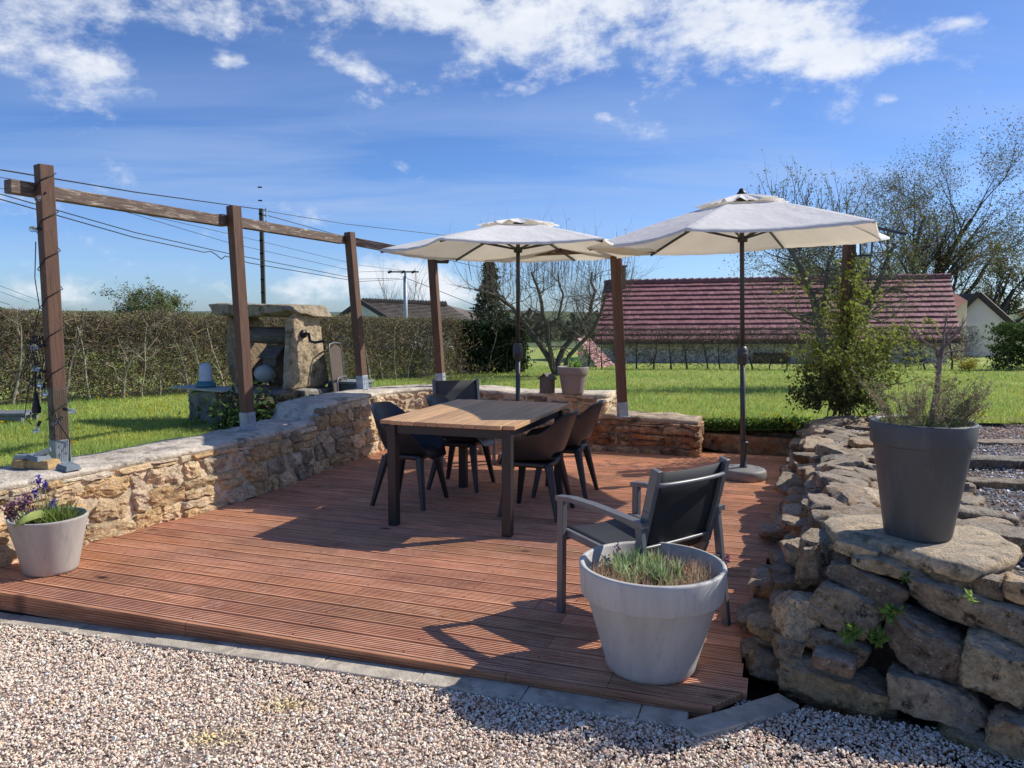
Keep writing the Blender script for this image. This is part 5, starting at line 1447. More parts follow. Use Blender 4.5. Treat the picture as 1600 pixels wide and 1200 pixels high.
BP = D(895, 612, 8.93); BP.z = 0.637
pot('taupe_pot', 'taupe flower pot with paler rim on the back wall beside the nest box', BP,
    [(0.110, 0.0), (0.122, 0.004), (0.126, 0.015), (0.160, 0.222), (0.161, 0.226), (0.176, 0.228), (0.178, 0.233), (0.184, 0.306), (0.182, 0.312), (0.178, 0.314)], 'taupe', 64, soil=(0.88, 0.285))
def tulip():
    rs = np.random.RandomState(6); c = BP+Vector((0.02, 0, 0.29)); root = empty('tulip', c, 'fading pink tulip with green leaves in the taupe pot', 'plant')
    P = np.repeat(np.array(c)[None], 16, 0)+rs.normal(0, 0.035, (16, 3))*np.array([1, 1, 0]); link('leaves', blade_mesh('m', P, rs.uniform(0.09, 0.17, 16), 0.035, vcol(16, (0.25, 0.42, 0.10), 0.06, rs, 0.2), rs, 0.45, 0.3, 5), 'leaf', root, True)
    t = c+Vector((0.055, -0.02, 0.165)); b = bmesh.new(); tube(b, [c, c.lerp(t, 0.6)+Vector((0.01, 0, 0.02)), t], 0.005, 6); o = fin('flower_stem', b, 'twig', root, True); setcol(o, (0.2, 0.3, 0.1))
    Q = np.array(t)+rs.normal(0, 0.006, (14, 3)); link('flower_head', leaf_mesh('m', Q, 0.05, vcol(14, (0.55, 0.30, 0.22), 0.1, rs, 0.2), rs, 0.7, 1.0), 'petal', root, True)
tulip()

def house_box(name, label, B, w, d, h, roofh, rotz, mat, over=0.02, hole=None, cat='nest box'):
    root = empty(name, B, label, cat, rotz=rotz)
    b = bmesh.new(); v = [b.verts.new(p) for p in ((-w/2, -d/2, 0), (w/2, -d/2, 0), (w/2, -d/2, h), (0, -d/2, h+roofh), (-w/2, -d/2, h))]; f = b.faces.new(v)
    r = bmesh.ops.extrude_face_region(b, geom=[f]); bmesh.ops.translate(b, vec=(0, d, 0), verts=[e for e in r['geom'] if isinstance(e, bmesh.types.BMVert)])
    o = fin('box_body', b, mat, root); grain(o, (0, 0, 1))
    sl = math.hypot(w/2, roofh); an = math.atan2(roofh, w/2)
    for s in (-1, 1):
        b = bmesh.new(); L = sl+over*1.4
        box(b, Vector((s*(w/4+over*0.35), 0, h+roofh/2-over*0.3*math.tan(an)+0.012)), (L, d+2*over, 0.012), Matrix.Rotation(s*an, 3, 'Y'), 0.001)
        o = fin('roof_board', b, mat, root); grain(o, (0, 1, 0))
    if hole:
        b = bmesh.new(); tube(b, [(0, -d/2-0.002, hole[1]), (0, -d/2+0.01, hole[1])], hole[0], 16); fin('entry_hole', b, 'black', root)
    return root
p = D(855, 613, 8.95); p.z = 0.638
house_box('nest_box', 'small weathered wooden nest box with gable roof on the back wall', p, 0.135, 0.12, 0.165, 0.055, R(-35), 'oldwood')

# bits lying on the sunlit wall top around the first post
def wall_bits():
    zt = 0.508
    base = posts[0][0]
    for nm, (u, v), s, rz, tl, mat, lab, dz in (
        ('stone_block', (35, 724), (0.115, 0.09, 0.055), -0.3, 0.02, 'ochre', 'squared ochre block on the wall top, outer one of two beside the first post', 0),
        ('stone_block', (68, 724), (0.20, 0.12, 0.055), -0.25, 0.0, 'ochre', 'larger squared ochre block on the wall top touching the first post', 0),
        ('slate_piece', (38, 713), (0.11, 0.09, 0.03), 0.2, 0.06, 'bluegrey', 'flat blue-grey slate piece lying on the outer ochre block', 0.056),
        ('slate_piece', (60, 714), (0.13, 0.11, 0.034), -0.4, 0.12, 'bluegrey', 'blue-grey slate piece with a sloped face on the larger ochre block', 0.056),
        ('slate_piece', (68, 707), (0.11, 0.09, 0.026), 0.5, -0.35, 'bluegrey', 'blue-grey slate piece leaning on edge against the first post foot', 0.088),
        ('post_cap', (107, 729), (0.125, 0.11, 0.034), -0.5, 0.10, 'bluegrey', 'blue-grey slab lying alone on the wall top just past the first post', 0)):
        p = G(u, v, zt+dz+s[2]/2); b = bmesh.new()
        box(b, p, s, Euler((0, tl, rz)).to_matrix(), 0.004)
        for w in b.verts:
            if w.co.z > p.z: w.co += (p-w.co)*Vector((0.18, 0.18, 0)) if False else Vector(((p.x-w.co.x)*0.16, (p.y-w.co.y)*0.16, 0))
        o = fin(nm, b, mat); tag(o, lab, 'stone' if nm != 'post_cap' else 'slab')
wall_bits()
def sockets():
    p = G(22, 880, 0.0); b = bmesh.new(); c = p+Vector((-0.04, 0.10, 0.055)); root = empty('power_socket', c-Vector((0, 0, 0.055)), 'small cream outdoor power socket low on the wall behind the pale planter', 'socket', rotz=0)
    box(b, c, (0.075, 0.06, 0.11), Matrix.Rotation(R(-30), 3, 'Z'), 0.006); fin('socket_case', b, 'whitebox', root, True)
    b = bmesh.new(); box(b, c+Vector((0.012, -0.034, 0.0)), (0.055, 0.012, 0.06), Matrix.Rotation(R(-30), 3, 'Z'), 0.004); fin('socket_lid', b, 'greybox', root, True)
    p = D(12, 836, 4.78); root = empty('window_box', p-Vector((0, 0, 0.06)), 'grey plastic trough box standing against the wall behind the pale planter', 'box'); 
    b = bmesh.new(); box(b, p+Vector((-0.12, 0.03, 0.02)), (0.40, 0.13, 0.115), Matrix.Rotation(R(-8), 3, 'Z'), 0.006); fin('trough_body', b, 'greybox', root, True)
    b = bmesh.new(); box(b, p+Vector((-0.12, 0.03, 0.085)), (0.42, 0.15, 0.02), Matrix.Rotation(R(-8), 3, 'Z'), 0.004); fin('trough_rim', b, 'greybox', root, True)
sockets()
# little plants in the dry wall
def succulents():
    rs = np.random.RandomState(8)
    for (u, v, dep, s, col, lab) in ((1330, 991, 3.00, 0.036, (0.20, 0.30, 0.07), 'pale green houseleek rosette in a joint beside the big oblong boulder'),
                         (1391, 958, 2.99, 0.032, (0.17, 0.28, 0.06), 'houseleek rosette highest of the cluster between the boulders'),
                         (1370, 998, 2.97, 0.032, (0.15, 0.25, 0.05), 'houseleek rosette lowest of the cluster above the mossy boulder'),
                         (1514, 932, 2.84, 0.024, (0.42, 0.58, 0.14), 'bright yellow-green seedling on a ledge under the stone slab'),
                         (1417, 905, 3.02, 0.024, (0.10, 0.16, 0.04), 'dark green sprout in shade below the slab')):
        p = D(u, v, dep-0.02); root = empty('houseleek' if s > 0.024 else 'seedling', p, lab, 'plant')
        n = 64 if s > 0.024 else 16; P = np.repeat(np.array(p)[None], n, 0)+rs.normal(0, s*0.25, (n, 3)); link('leaves', leaf_mesh('m', P, s*1.25, vcol(n, col, 0.08, rs, 0.25), rs, 0.5, 0.5), 'leaf', root, True)
succulents()

# ------------------------------------------------------------------ old stone well behind the rubble wall
def well():
    O = Vector((-3.64, 9.68, 0)); a = Vector((0.866, -0.5, 0)); nrm = Vector((-0.5, -0.866, 0))
    root = empty('stone_well', (-2.9, 9.3, 0.15), 'old stone well with two slab pillars, heavy cap stone and wooden roller', 'well')
    rz = R(-30)
    def P(x, y, z): return O + a*x - nrm*y + Vector((0, 0, z))
    def slab(nm, c, l, d, h, seed, taper=0.0, mat='wellstone', col=(0.36, 0.27, 0.175), k=12, rough=0.035, n=14, chips=3, shear=0.0):
        V, F = rock(l, d, h, seed, n, k, chips, rough, 2.6)
        f = 1 - taper*(V[:, 2]/h+0.5); V[:, 1] *= f; V[:, 1] += shear*V[:, 2]
        V = V@rotm(rz).T + np.array(c); link(nm, np_mesh(nm, V, [F], np.tile(col, (len(V), 1))), mat, root, True, 'sharp')
    # basin: rendered left cheek, rubble front
    slab('basin', P(0.50, 0.10, 0.37), 1.46, 1.16, 0.54, 61, mat='concretegrey', k=14, rough=0.025, n=16)
    for k in range(16):
        x = 0.50+0.72*((k*0.37) % 1.0); z = 0.42+0.06*((k*0.53) % 1)+0.12*(k % 3)*0.6
        slab('rim_stone', P(x, -0.47+0.03*(k % 2), z), 0.24+0.10*((k*0.7) % 1), 0.14, 0.10, 70+k, col=((0.15, 0.12, 0.085), (0.22, 0.17, 0.11), (0.10, 0.085, 0.06))[k % 3], mat='mossstone', k=6, rough=0.07, n=8, chips=6)
    for k in range(13):
        y = -0.30+0.95*((k*0.41) % 1.0); z = 0.30+0.10*(k % 4)
        slab('rim_stone', P(1.22, y, z), 0.14, 0.24+0.1*((k*0.3) % 1), 0.10, 90+k, col=((0.24, 0.19, 0.12), (0.30, 0.235, 0.15), (0.16, 0.125, 0.085))[k % 3], mat='mossstone', k=6, rough=0.07, n=8, chips=6)
    slab('pillar', P(0.095, 0.30, 1.08), 0.19, 0.56, 0.88, 62, 0.18, col=(0.33, 0.24, 0.15))
    slab('pillar', P(1.10, 0.27, 1.08), 0.20, 0.72, 0.90, 63, 0.38, col=(0.56, 0.43, 0.27), rough=0.05, shear=-0.05)
    slab('cap_stone', P(0.56, 0.27, 1.605), 1.36, 0.74, 0.15, 64, col=(0.40, 0.32, 0.22), k=14, rough=0.055, chips=3, n=20)
    b = bmesh.new(); tube(b, [P(0.17, 0.22, 1.30), P(0.55, 0.22, 1.295), P(1.02, 0.22, 1.30)], [0.098, 0.105, 0.100], 20); o = fin('roller', b, 'oldwood', root, True, True); grain(o, a)
    b = bmesh.new(); tube(b, [P(0.95, 0.18, 1.32), P(1.27, 0.18, 1.325), P(1.30, 0.18, 1.325), P(1.36, 0.14, 1.24), P(1.44, 0.14, 1.225), P(1.62, 0.12, 1.25)], 0.017, 8); tube(b, [P(1.20, 0.18, 1.325), P(1.235, 0.18, 1.325)], 0.05, 12); fin('crank_handle', b, 'black', root, True, True)
    # back slab closing the shaft
    slab('back_slab', P(0.60, 0.60, 0.95), 0.90, 0.10, 0.62, 65, col=(0.20, 0.135, 0.08))
    # things standing on it
    c = P(0.16, -0.36, 0.665); b = bmesh.new(); box(b, c, (1.0, 0.36, 0.022), Matrix.Rotation(rz-0.05, 3, 'Z'), 0.003); box(b, c+Vector((0.10, 0.04, -0.022)), (0.92, 0.30, 0.02), Matrix.Rotation(rz+0.02, 3, 'Z'))
    tag(fin('board', b, 'paleboard'), 'pale flat board laid over the well basin under the drinker', 'board')
    c = P(0.115, -0.36, 0.678); root2 = empty('bird_drinker', c, 'milky domed bird drinker on a teal tray standing on the well board', 'drinker')
    b = bmesh.new(); lathe(b, [(0.0, 0.0), (0.115, 0.0), (0.118, 0.045), (0.10, 0.05), (0.09, 0.075), (0.0, 0.075)], 32, c); fin('tray', b, 'teal', root2, True, True)
    b = bmesh.new(); lathe(b, [(0.083, 0.07), (0.079, 0.16), (0.075, 0.22), (0.062, 0.262), (0.035, 0.287), (0.0, 0.294)], 32, c); fin('dome', b, 'dome', root2, True, True)
    c = P(0.66, 0.10, 0.72); b = bmesh.new(); ball(b, c+Vector((-0.02, 0, 0.11)), 0.125, (1.05, 1, 0.9), 24)
    for v in b.verts: v.co += (v.co-c).normalized()*0.008*noise.noise(v.co*9)
    tag(fin('stone_ball', b, 'paleboard', smooth=True), 'pale round stone urn sitting inside the well opening', 'urn')
    q = P(0.70, 0.22, 0.93); house_box('wooden_bird_house', 'grey wooden bird house with slatted roof inside the well', q, 0.20, 0.24, 0.12, 0.10, R(55), 'oldwood', 0.05, cat='bird house')
    # ivy-like plant at the foot
    rs = np.random.RandomState(12); c = P(1.16, -0.62, 0.25); root3 = empty('shade_plant', c, 'dark leafy plant growing at the foot of the well against the wall', 'plant')
    n = 620; Q = np.array(c)+rs.normal(0, 1, (n, 3))*np.array([0.26, 0.20, 0.14])+np.array([0, 0, 0.18]); Q[:, 2] = np.abs(Q[:, 2]-0.2)+0.2
    link('foliage', leaf_mesh('m', Q, 0.075, vcol(n, (0.045, 0.085, 0.022), 0.1, rs, 0.4), rs, 0.7), 'leaf', root3, True)
    T = Tree(2)
    for k in range(14): T.grow(c, (rs.normal(), rs.normal(), 1.2), 0.35, 0.005, 0)
    link('stems', seg_mesh('m', T.segs, np.array((0.08, 0.07, 0.03)), 3), 'twig', root3, True)
    # folded chair leaning on the side
    e = P(1.42, 0.55, 0.20); root4 = empty('folding_chair', e, 'folded brown garden chair with a rounded steel frame leaning on the well', 'folding chair')
    ux = Vector((0.12, 0.99, 0)).normalized()*0.44; top = Vector((-0.10, 0.05, 1.0))
    def F_(s, t, off=0.0): return e + ux*(s-0.2) + top*t + Vector((0.05, -0.03, 0))*off
    for w_, off in ((0.0, 0.0), (0.10, 1.0)):
        h = 1.0 if off == 0 else 0.58
        b = bmesh.new(); tube(b, [F_(0+w_, 0, off), F_(0+w_, h*0.92, off), F_(0.08+w_, h*0.99, off), F_(0.5, h*1.005, off), F_(0.92-w_, h*0.99, off), F_(1-w_, h*0.92, off), F_(1-w_, 0, off)], 0.0105, 8); fin('frame_tube', b, 'alu', root4, True, True)
    b = bmesh.new(); v = [b.verts.new(F_(*q)) for q in ((0.04, 0.32), (0.04, 0.93), (0.5, 0.985), (0.96, 0.93), (0.96, 0.32))]; b.faces.new(v); o = fin('sling', b, mk('brown_sling', (0.10, 0.072, 0.055), 0.8, 0.2, 30, 0.2, 100), root4, True)
    p = D(547, 603, 9.75); b = bmesh.new(); root5 = empty('storage_tub', p-Vector((0, 0, 0.3)), 'grey-green lidded plastic tub half hidden behind the raised wall', 'tub')
    box(b, p+Vector((0, 0, -0.14)), (0.46, 0.34, 0.36), Matrix.Rotation(R(-20), 3, 'Z'), 0.02); fin('tub_body', b, mk('tub_green', (0.12, 0.165, 0.15), 0.6, 0.15, 6, 0.05, 50), root5, True)
    b = bmesh.new(); box(b, p+Vector((0, 0, 0.055)), (0.49, 0.37, 0.035), Matrix.Rotation(R(-20), 3, 'Z'), 0.008); fin('tub_lid', b, mk('tub_lid', (0.20, 0.245, 0.235), 0.6, 0.15, 6, 0.05, 50), root5, True)
well()

# grey garden bench beyond the wall end
def bench():
    p = D(22, 645, 9.2); zl = lawn_z(p.x, p.y); root = empty('garden_bench', (p.x-0.3, p.y, zl), 'grey slatted garden bench on the lawn behind the bulb-hung post', 'bench')
    for k in range(3): b = bmesh.new(); box(b, (p.x-0.42, p.y-0.15+0.12*k, p.z), (1.30, 0.10, 0.03), Matrix.Rotation(R(4), 3, 'Z'), 0.003); fin('seat_slat', b, 'greybench', root, True)
    b = bmesh.new(); box(b, (p.x-0.42, p.y-0.03, p.z-0.045), (1.18, 0.30, 0.05), Matrix.Rotation(R(4), 3, 'Z'), 0.003); fin('seat_frame', b, 'greybench', root, True)
    for x in (-1.0, 0.17):
        for y in (-0.17, 0.12): b = bmesh.new(); bar(b, (p.x+x, p.y+y+0.02, zl), (p.x+x, p.y+y+0.02, p.z-0.03), 0.05, 0.05); fin('leg', b, 'greybench', root, True)
bench()

# ------------------------------------------------------------------ hedges
def hedge(name, label, pts, h, thick, seed, ntw, nlf, tw_col, lf_col, lf=0.045, trunk_gap=0.55, trunk_r=0.022, twl=(0.10, 0.30), low=0.0, trunk_col=(0.30, 0.26, 0.20), tr=0.0012, hvar=0.085):
    rs = np.random.RandomState(seed); pts = [np.array(p, float) for p in pts]
    ls = [np.linalg.norm(b-a) for a, b in zip(pts, pts[1:])]; L = sum(ls); cum = np.concatenate([[0], np.cumsum(ls)])
    def at(s):
        s = np.clip(s, 0, L-1e-6); k = np.searchsorted(cum, s, 'right')-1; k = np.clip(k, 0, len(ls)-1); out = np.zeros((len(s), 2)); nv = np.zeros((len(s), 2))
        for i in range(len(ls)):
            mk_ = k == i; d = (pts[i+1]-pts[i])/ls[i]; out[mk_] = pts[i]+d*(s[mk_]-cum[i])[:, None]; nv[mk_] = [-d[1], d[0]]
        return out, nv
    mid, _ = at(np.array([L/2])); root = empty(name, (mid[0, 0], mid[0, 1], lawn_z(*mid[0])), label, 'hedge')
    zg = lambda P: np.array([lawn_z(x, y) for x, y in P])
    # trunks
    n = int(L/trunk_gap); ss = (np.arange(n)+0.5)*trunk_gap+rs.normal(0, 0.06, n); P, nv_ = at(ss); P = P - nv_*thick*0.30; z0 = zg(P); stems = []
    for i in range(n):
        T = Tree(seed*100+i); r = trunk_r*rs.uniform(0.7, 1.3)
        T.grow((P[i, 0], P[i, 1], z0[i]-0.02), (rs.normal(0, 0.10), rs.normal(0, 0.10), 1), h*rs.uniform(0.8, 0.96), r, 2, (5, 8), 0.9, 0.36, 0.02, 0.10, 7, 0.5, 0.15, 0.35)
        big = [g for g in T.segs if g[2] > r*0.34 or True]
        link('trunk', seg_mesh('trunk', big, np.array(trunk_col)*math.exp(rs.normal(0, 0.2)), 5), 'bark', root, True, True)
    # twigs: short random shoots spread through the volume, denser to the sides and top
    s = rs.uniform(0, L, ntw); P, nv = at(s); f = rs.rand(ntw)**(0.88); side = np.clip(rs.normal(0, 0.42, ntw), -1, 1)*thick/2
    z = low + (h-low)*f; P3 = np.concatenate([P+nv*side[:, None], (zg(P)+z)[:, None]], 1)
    d = rs.normal(size=(ntw, 3)); d[:, 2] = np.abs(d[:, 2])*0.7+0.15; d /= np.linalg.norm(d, axis=1)[:, None]; l = rs.uniform(*twl, ntw)
    top = np.array([h+hvar*noise.noise(Vector((a*1.3, seed, 0)))*1.5+hvar*noise.noise(Vector((a*5, seed, 2))) for a in s]); gzs = zg(P)
    l = np.where(P3[:, 2]+d[:, 2]*l > gzs+top, 0.6*np.maximum(0.02, (gzs+top-P3[:, 2])), l)
    l = np.maximum(l, 0.03); mids = P3+d*(l*0.55)[:, None]+rs.normal(0, 0.012, (ntw, 3)); ends = P3+d*l[:, None]+rs.normal(0, 0.02, (ntw, 3))
    rr = tr*rs.uniform(0.6, 2.0, ntw); segs = [(P3[i], mids[i], rr[i]*1.3, rr[i]) for i in range(ntw)]+[(mids[i], ends[i], rr[i], rr[i]*0.6) for i in range(ntw)]
    c = vcol(ntw, tw_col, 0.06, rs, 0.35); link('twigs', seg_mesh('twigs', segs, np.concatenate([c, c]), 3), 'twig', root, True)
    if nlf:
        k = rs.randint(0, ntw, nlf); q = P3[k]+d[k]*(l[k]*rs.rand(nlf))[:, None]+rs.normal(0, 0.02, (nlf, 3))
        link('foliage', leaf_mesh('foliage', q, lf, vcol(nlf, lf_col, 0.10, rs, 0.40), rs, 0.6), 'leaf', root, True)
    return root
hedge('hedge', 'long clipped brown-green hornbeam hedge with pale trunks running behind the well', [(-10.5, 8.4), (-7.6, 11.4), (-3.1, 17.6), (-1.45, 19.9)], 1.44, 0.75, 31, 42000, 70000, (0.20, 0.145, 0.105), (0.25, 0.235, 0.075), 0.034, 0.40, 0.022, (0.10, 0.28), 0.0, (0.36, 0.31, 0.245), 0.0027)
hedge('evergreen_hedge', 'short dark green dense hedge between the pale house and the bare fruit tree', [(-1.45, 20.2), (0.35, 20.6)], 1.36, 0.8, 32, 2500, 21000, (0.06, 0.05, 0.03), (0.032, 0.055, 0.020), 0.075, 0.5, 0.02)
hedge('bare_hedge', 'low bare leafless hedge of dark stems in front of the red-roofed barn', [(2.0, 22.6), (7.5, 22.5), (13.4, 22.2)], 1.27, 0.45, 33, 9000, 900, (0.135, 0.105, 0.085), (0.12, 0.11, 0.05), 0.03, 0.48, 0.025, (0.10, 0.36), 0.05, (0.085, 0.07, 0.055), 0.0030, 0.03)
hedge('green_hedge', 'clipped fresh green hedge by the white gable at the garden edge', [(13.9, 22.2), (16.8, 22.0)], 1.33, 0.9, 34, 1500, 15000, (0.10, 0.08, 0.05), (0.085, 0.135, 0.032), 0.07, 0.6, 0.02)

# ------------------------------------------------------------------ grass
def grass():
    rs = np.random.RandomState(21)
    def scatter(n, y0, y1, pw):
        y = (y0**(1-pw)+(y1**(1-pw)-y0**(1-pw))*rs.rand(n))**(1/(1-pw)); x = rs.uniform(-0.74, 0.74, n)*y; return x, y
    x, y = scatter(230000, 7.0, 24, 1.6)
    x2 = rs.uniform(-8, -2.4, 30000); y2 = rs.uniform(5.0, 9.5, 30000); x = np.concatenate([x, x2]); y = np.concatenate([y, y2])
    u = x*EU.x+y*EU.y; v = x*EV.x+y*EV.y
    lx = np.interp(y, [3.9, 5.13, 6.38, 8.62, 9.5], [-3.5, -2.86, -2.2, -1.52, -1.0])-0.75
    keep = ((x < lx) & ((y < 9.3) | (x < -3.0))) | ((v > 9.15) & (u < 1.0)) | ((v > 8.86) & (u >= 1.0)) 
    keep |= (v > 8.75) & (u > 0.62)
    keep &= ~((u > 0.6) & (y < 7.80))
    hx = np.interp(y, [8.4, 11.4, 17.6, 19.9], [-10.5, -7.6, -3.1, -1.45]); keep &= (x > hx-0.2) | (y > 19.5)
    # keep out of the well
    keep &= ~((x > -3.8) & (x < -2.2) & (y > 8.5) & (y < 10.2))
    x, y = x[keep], y[keep]; n = len(x)
    z = np.array([lawn_z(a, b) for a, b in zip(x, y)])
    pt = np.array([noise.noise(Vector((a*0.8, b*0.8, 5)))+0.5*noise.noise(Vector((a*2.6, b*2.6, 7))) for a, b in zip(x, y)])
    h = np.clip(0.062+0.045*pt, 0.025, 0.13)*rs.uniform(0.6, 1.35, n); w = 0.0058*(0.6+y/13)
    base = np.array([[0.43, 0.525, 0.125]])*(1+0.35*pt[:, None]*np.array([[-0.8, -0.25, 0.0]])); dry = rs.rand(n) < 0.10
    c = np.clip(base*np.exp(rs.normal(0, 0.22, n))[:, None]*(1+rs.normal(0, 0.08, (n, 3))), 0.005, 1); c[dry] = np.array([0.34, 0.30, 0.13])*np.exp(rs.normal(0, 0.2, dry.sum()))[:, None]
    tag(link('grass', blade_mesh('grass', np.stack([x, y, z], 1), h, w, c, rs, 0.45, 0.5, 2), 'grass'), kind='stuff')
    # dandelions
    n = 700; x, y = scatter(n, 8.2, 22, 1.7); keep = ((y > 9.6) | (x > 2.2) | (x < -3.6))
    v = x*EV.x+y*EV.y; u = x*EU.x+y*EU.y; keep &= (v > 8.9) | (x < -3.8); 
    cl = np.array([noise.noise(Vector((a*0.5, b*0.5, 15))) for a, b in zip(x, y)]); keep &= cl > 0.05
    x, y = x[keep], y[keep]
    ex = [(462, 826-0), ]
    add = [(113, 707), (118, 708), (116, 706), (240, 636), (236, 649), (263, 645), (1100, 660), (1112, 662), (1125, 661), (1145, 662), (1160, 655), (1170, 661), (1200, 660), (1210, 662), (1140, 651), (1065, 625), (1072, 627), (1590, 600), (1578, 604), (1400, 580), (1500, 580), (1545, 581), (1570, 578), (1180, 668), (1090, 655), (1220, 664), (1233, 666)]
    ps = [(G(uu, vv, 0.24).x, G(uu, vv, 0.24).y) for uu, vv in add]; x = np.concatenate([x, [p[0] for p in ps]]); y = np.concatenate([y, [p[1] for p in ps]]); n = len(x)
    z = np.array([lawn_z(a, b) for a, b in zip(x, y)])+rs.uniform(0.06, 0.10, n); P = np.repeat(np.stack([x, y, z], 1), 9, 0)
    tag(link('dandelions', leaf_mesh('dandelions', P, 0.026, vcol(len(P), (0.72, 0.56, 0.03), 0.05, rs, 0.1), rs, 0.7, 0.4), 'petal'), kind='stuff')
    # taller weeds along the foot of the gap and behind the low wall
    n = 5200; t = rs.rand(n); x = 1.15+2.1*t+rs.normal(0, 0.06, n); y = 9.22-0.33*(x-1.15)+rs.gamma(2, 0.06, n)-0.10; z = np.array([lawn_z(a, b) for a, b in zip(x, y)])
    tag(link('weeds', leaf_mesh('weeds', np.stack([x, y, z+rs.uniform(0, 0.10, n)], 1), 0.045, vcol(n, (0.12, 0.20, 0.035), 0.1, rs, 0.35), rs, 0.6, 0.4), 'leaf'), kind='stuff')
grass()

# ------------------------------------------------------------------ trees and shrubs
def gp(u, v_, Y, dz=0.0): p = D(u, v_, Y); p.z = lawn_z(p.x, p.y)+dz; return p
def fruit_tree():
    T = Tree(14); base = gp(868, 582, 19.0); Y = base.y
    def limb(pix, r0, r1, dys):
        pp = [base.copy()]+[D(u, v, Y+dy) for (u, v), dy in zip(pix, dys)]; n = len(pp)-1
        for k, (a, b) in enumerate(zip(pp, pp[1:])):
            ra = 0.8*(r0+(r1-r0)*k/n); rb = 0.8*(r0+(r1-r0)*(k+1)/n); m_ = a.lerp(b, 0.5)+Vector((rnd.gauss(0, 0.03), rnd.gauss(0, 0.03), 0))
            T.segs.append((a[:], m_[:], ra, (ra+rb)/2)); T.segs.append((m_[:], b[:], (ra+rb)/2, rb))
            for _ in range(1 if k == 0 else 8):
                q = a.lerp(b, T.r.random()); d = Vector((T.r.gauss(0, 1), T.r.gauss(0, 1), 0.35)); T.grow(q, d, T.r.uniform(0.5, 1.2), rb*0.38, 2, (4, 6), 0.7, 0.6, 0.10, 0.20, 5, 0.5)
        return pp[-1]
    e1 = limb([(845, 540), (822, 508), (800, 480), (775, 462), (742, 452)], 0.10, 0.035, (0.1, 0.2, 0.2, 0.0, -0.2))
    e2 = limb([(856, 530), (848, 490), (842, 455), (830, 425)], 0.075, 0.03, (-0.2, -0.3, -0.4, -0.5))
    e3 = limb([(880, 545), (905, 515), (922, 488), (930, 455), (925, 425)], 0.10, 0.03, (0.1, 0.2, 0.3, 0.3, 0.3))
    e4 = limb([(890, 555), (925, 520), (938, 492), (946, 462)], 0.08, 0.03, (-0.3, -0.6, -0.8, -1.0))
    e5 = limb([(835, 520), (872, 498), (880, 460), (872, 430)], 0.05, 0.025, (0.4, 0.6, 0.6, 0.6))
    # upright water shoots
    for k in range(150):
        u = T.r.uniform(735, 985); v = T.r.uniform(425, 480) - 18*(1-abs(u-860)/130); a = D(u, v, Y+T.r.uniform(-0.9, 0.9)); T.grow(a, Vector((T.r.gauss(0, 0.13)+(u-860)/600, T.r.gauss(0, 0.13), 1)), T.r.uniform(0.5, 1.15), 0.0075, 1, (1, 3), 0.35, 0.5, 0.10, 0.05, 5, 0.6)
    tree_thing('fruit_tree', 'gnarled leafless fruit tree with upright shoots behind the first umbrella', base, T, (0.125, 0.105, 0.082), 120, 0.05, (0.20, 0.19, 0.08), 14, None, 0.022, 0.05)
fruit_tree()
def pollard():
    T = Tree(23); base = gp(1290, 588, 15.2); Y = base.y
    def limb(pix, r0, r1, n_=6, dy=0.0):
        pp = [base.copy()]+[D(u, v, Y+dy*i) for i, (u, v) in enumerate(pix)]; n = len(pp)-1
        for k, (a, b) in enumerate(zip(pp, pp[1:])):
            ra = r0+(r1-r0)*k/n; rb = r0+(r1-r0)*(k+1)/n; T.segs.append((a[:], b[:], ra, rb))
            if k > 0:
                for _ in range(n_): T.grow(a.lerp(b, T.r.random()), Vector((T.r.gauss(0, 1), T.r.gauss(0, 1), 0.25)), T.r.uniform(0.55, 1.2), rb*0.40, 2, (4, 6), 0.7, 0.6, 0.05, 0.22, 5, 0.5)
    limb([(1282, 520), (1272, 470), (1252, 420), (1238, 395), (1225, 375)], 0.10, 0.035, 7)
    limb([(1284, 505), (1291, 450), (1295, 410), (1306, 380)], 0.075, 0.03, 5, 0.15)
    limb([(1320, 540), (1350, 495), (1370, 450), (1385, 410), (1398, 380)], 0.11, 0.03, 8, -0.1)
    limb([(1345, 500), (1362, 470), (1330, 420), (1336, 360)], 0.07, 0.02, 6, 0.2)
    for k in range(46):
        u = T.r.choice([T.r.uniform(1165, 1275), T.r.uniform(1205, 1265), T.r.uniform(1270, 1330)]); a = D(u, 385-T.r.uniform(0, 40), Y+T.r.uniform(-0.5, 0.5)); T.grow(a, Vector((T.r.gauss(0, 0.16), T.r.gauss(0, 0.1), 1)), T.r.uniform(0.5, 1.15), 0.011, 1, (2, 5), 0.4, 0.45, 0.06, 0.10, 6, 0.6)
    tree_thing('pruned_tree', 'hard-pruned budding tree with grey forked trunk behind the overgrown post', base, T, (0.15, 0.13, 0.105), 9000, 0.042, (0.185, 0.20, 0.075), 23, None, 0.02, 0.025)
pollard()
def big_tree(name, label, u, vb, Y, height, seed, r, limbs, leafn, leafs, leafc, bark, levels=3, thick=0.06, spread=0.25, ratio=0.62, nch=(4, 6), up=0.05, start=0.3):
    T = Tree(seed); base = gp(u, vb, Y)
    for (dx, dy, L, rr) in limbs: T.grow(base+Vector((dx*0.15, dy*0.15, 0)), (dx, dy, 1), L, rr, levels, nch, 0.62, ratio, up, 0.11, 7, 0.55, start, 0.3)
    return tree_thing(name, label, base, T, bark, leafn, leafs, leafc, seed, None, thick, spread)
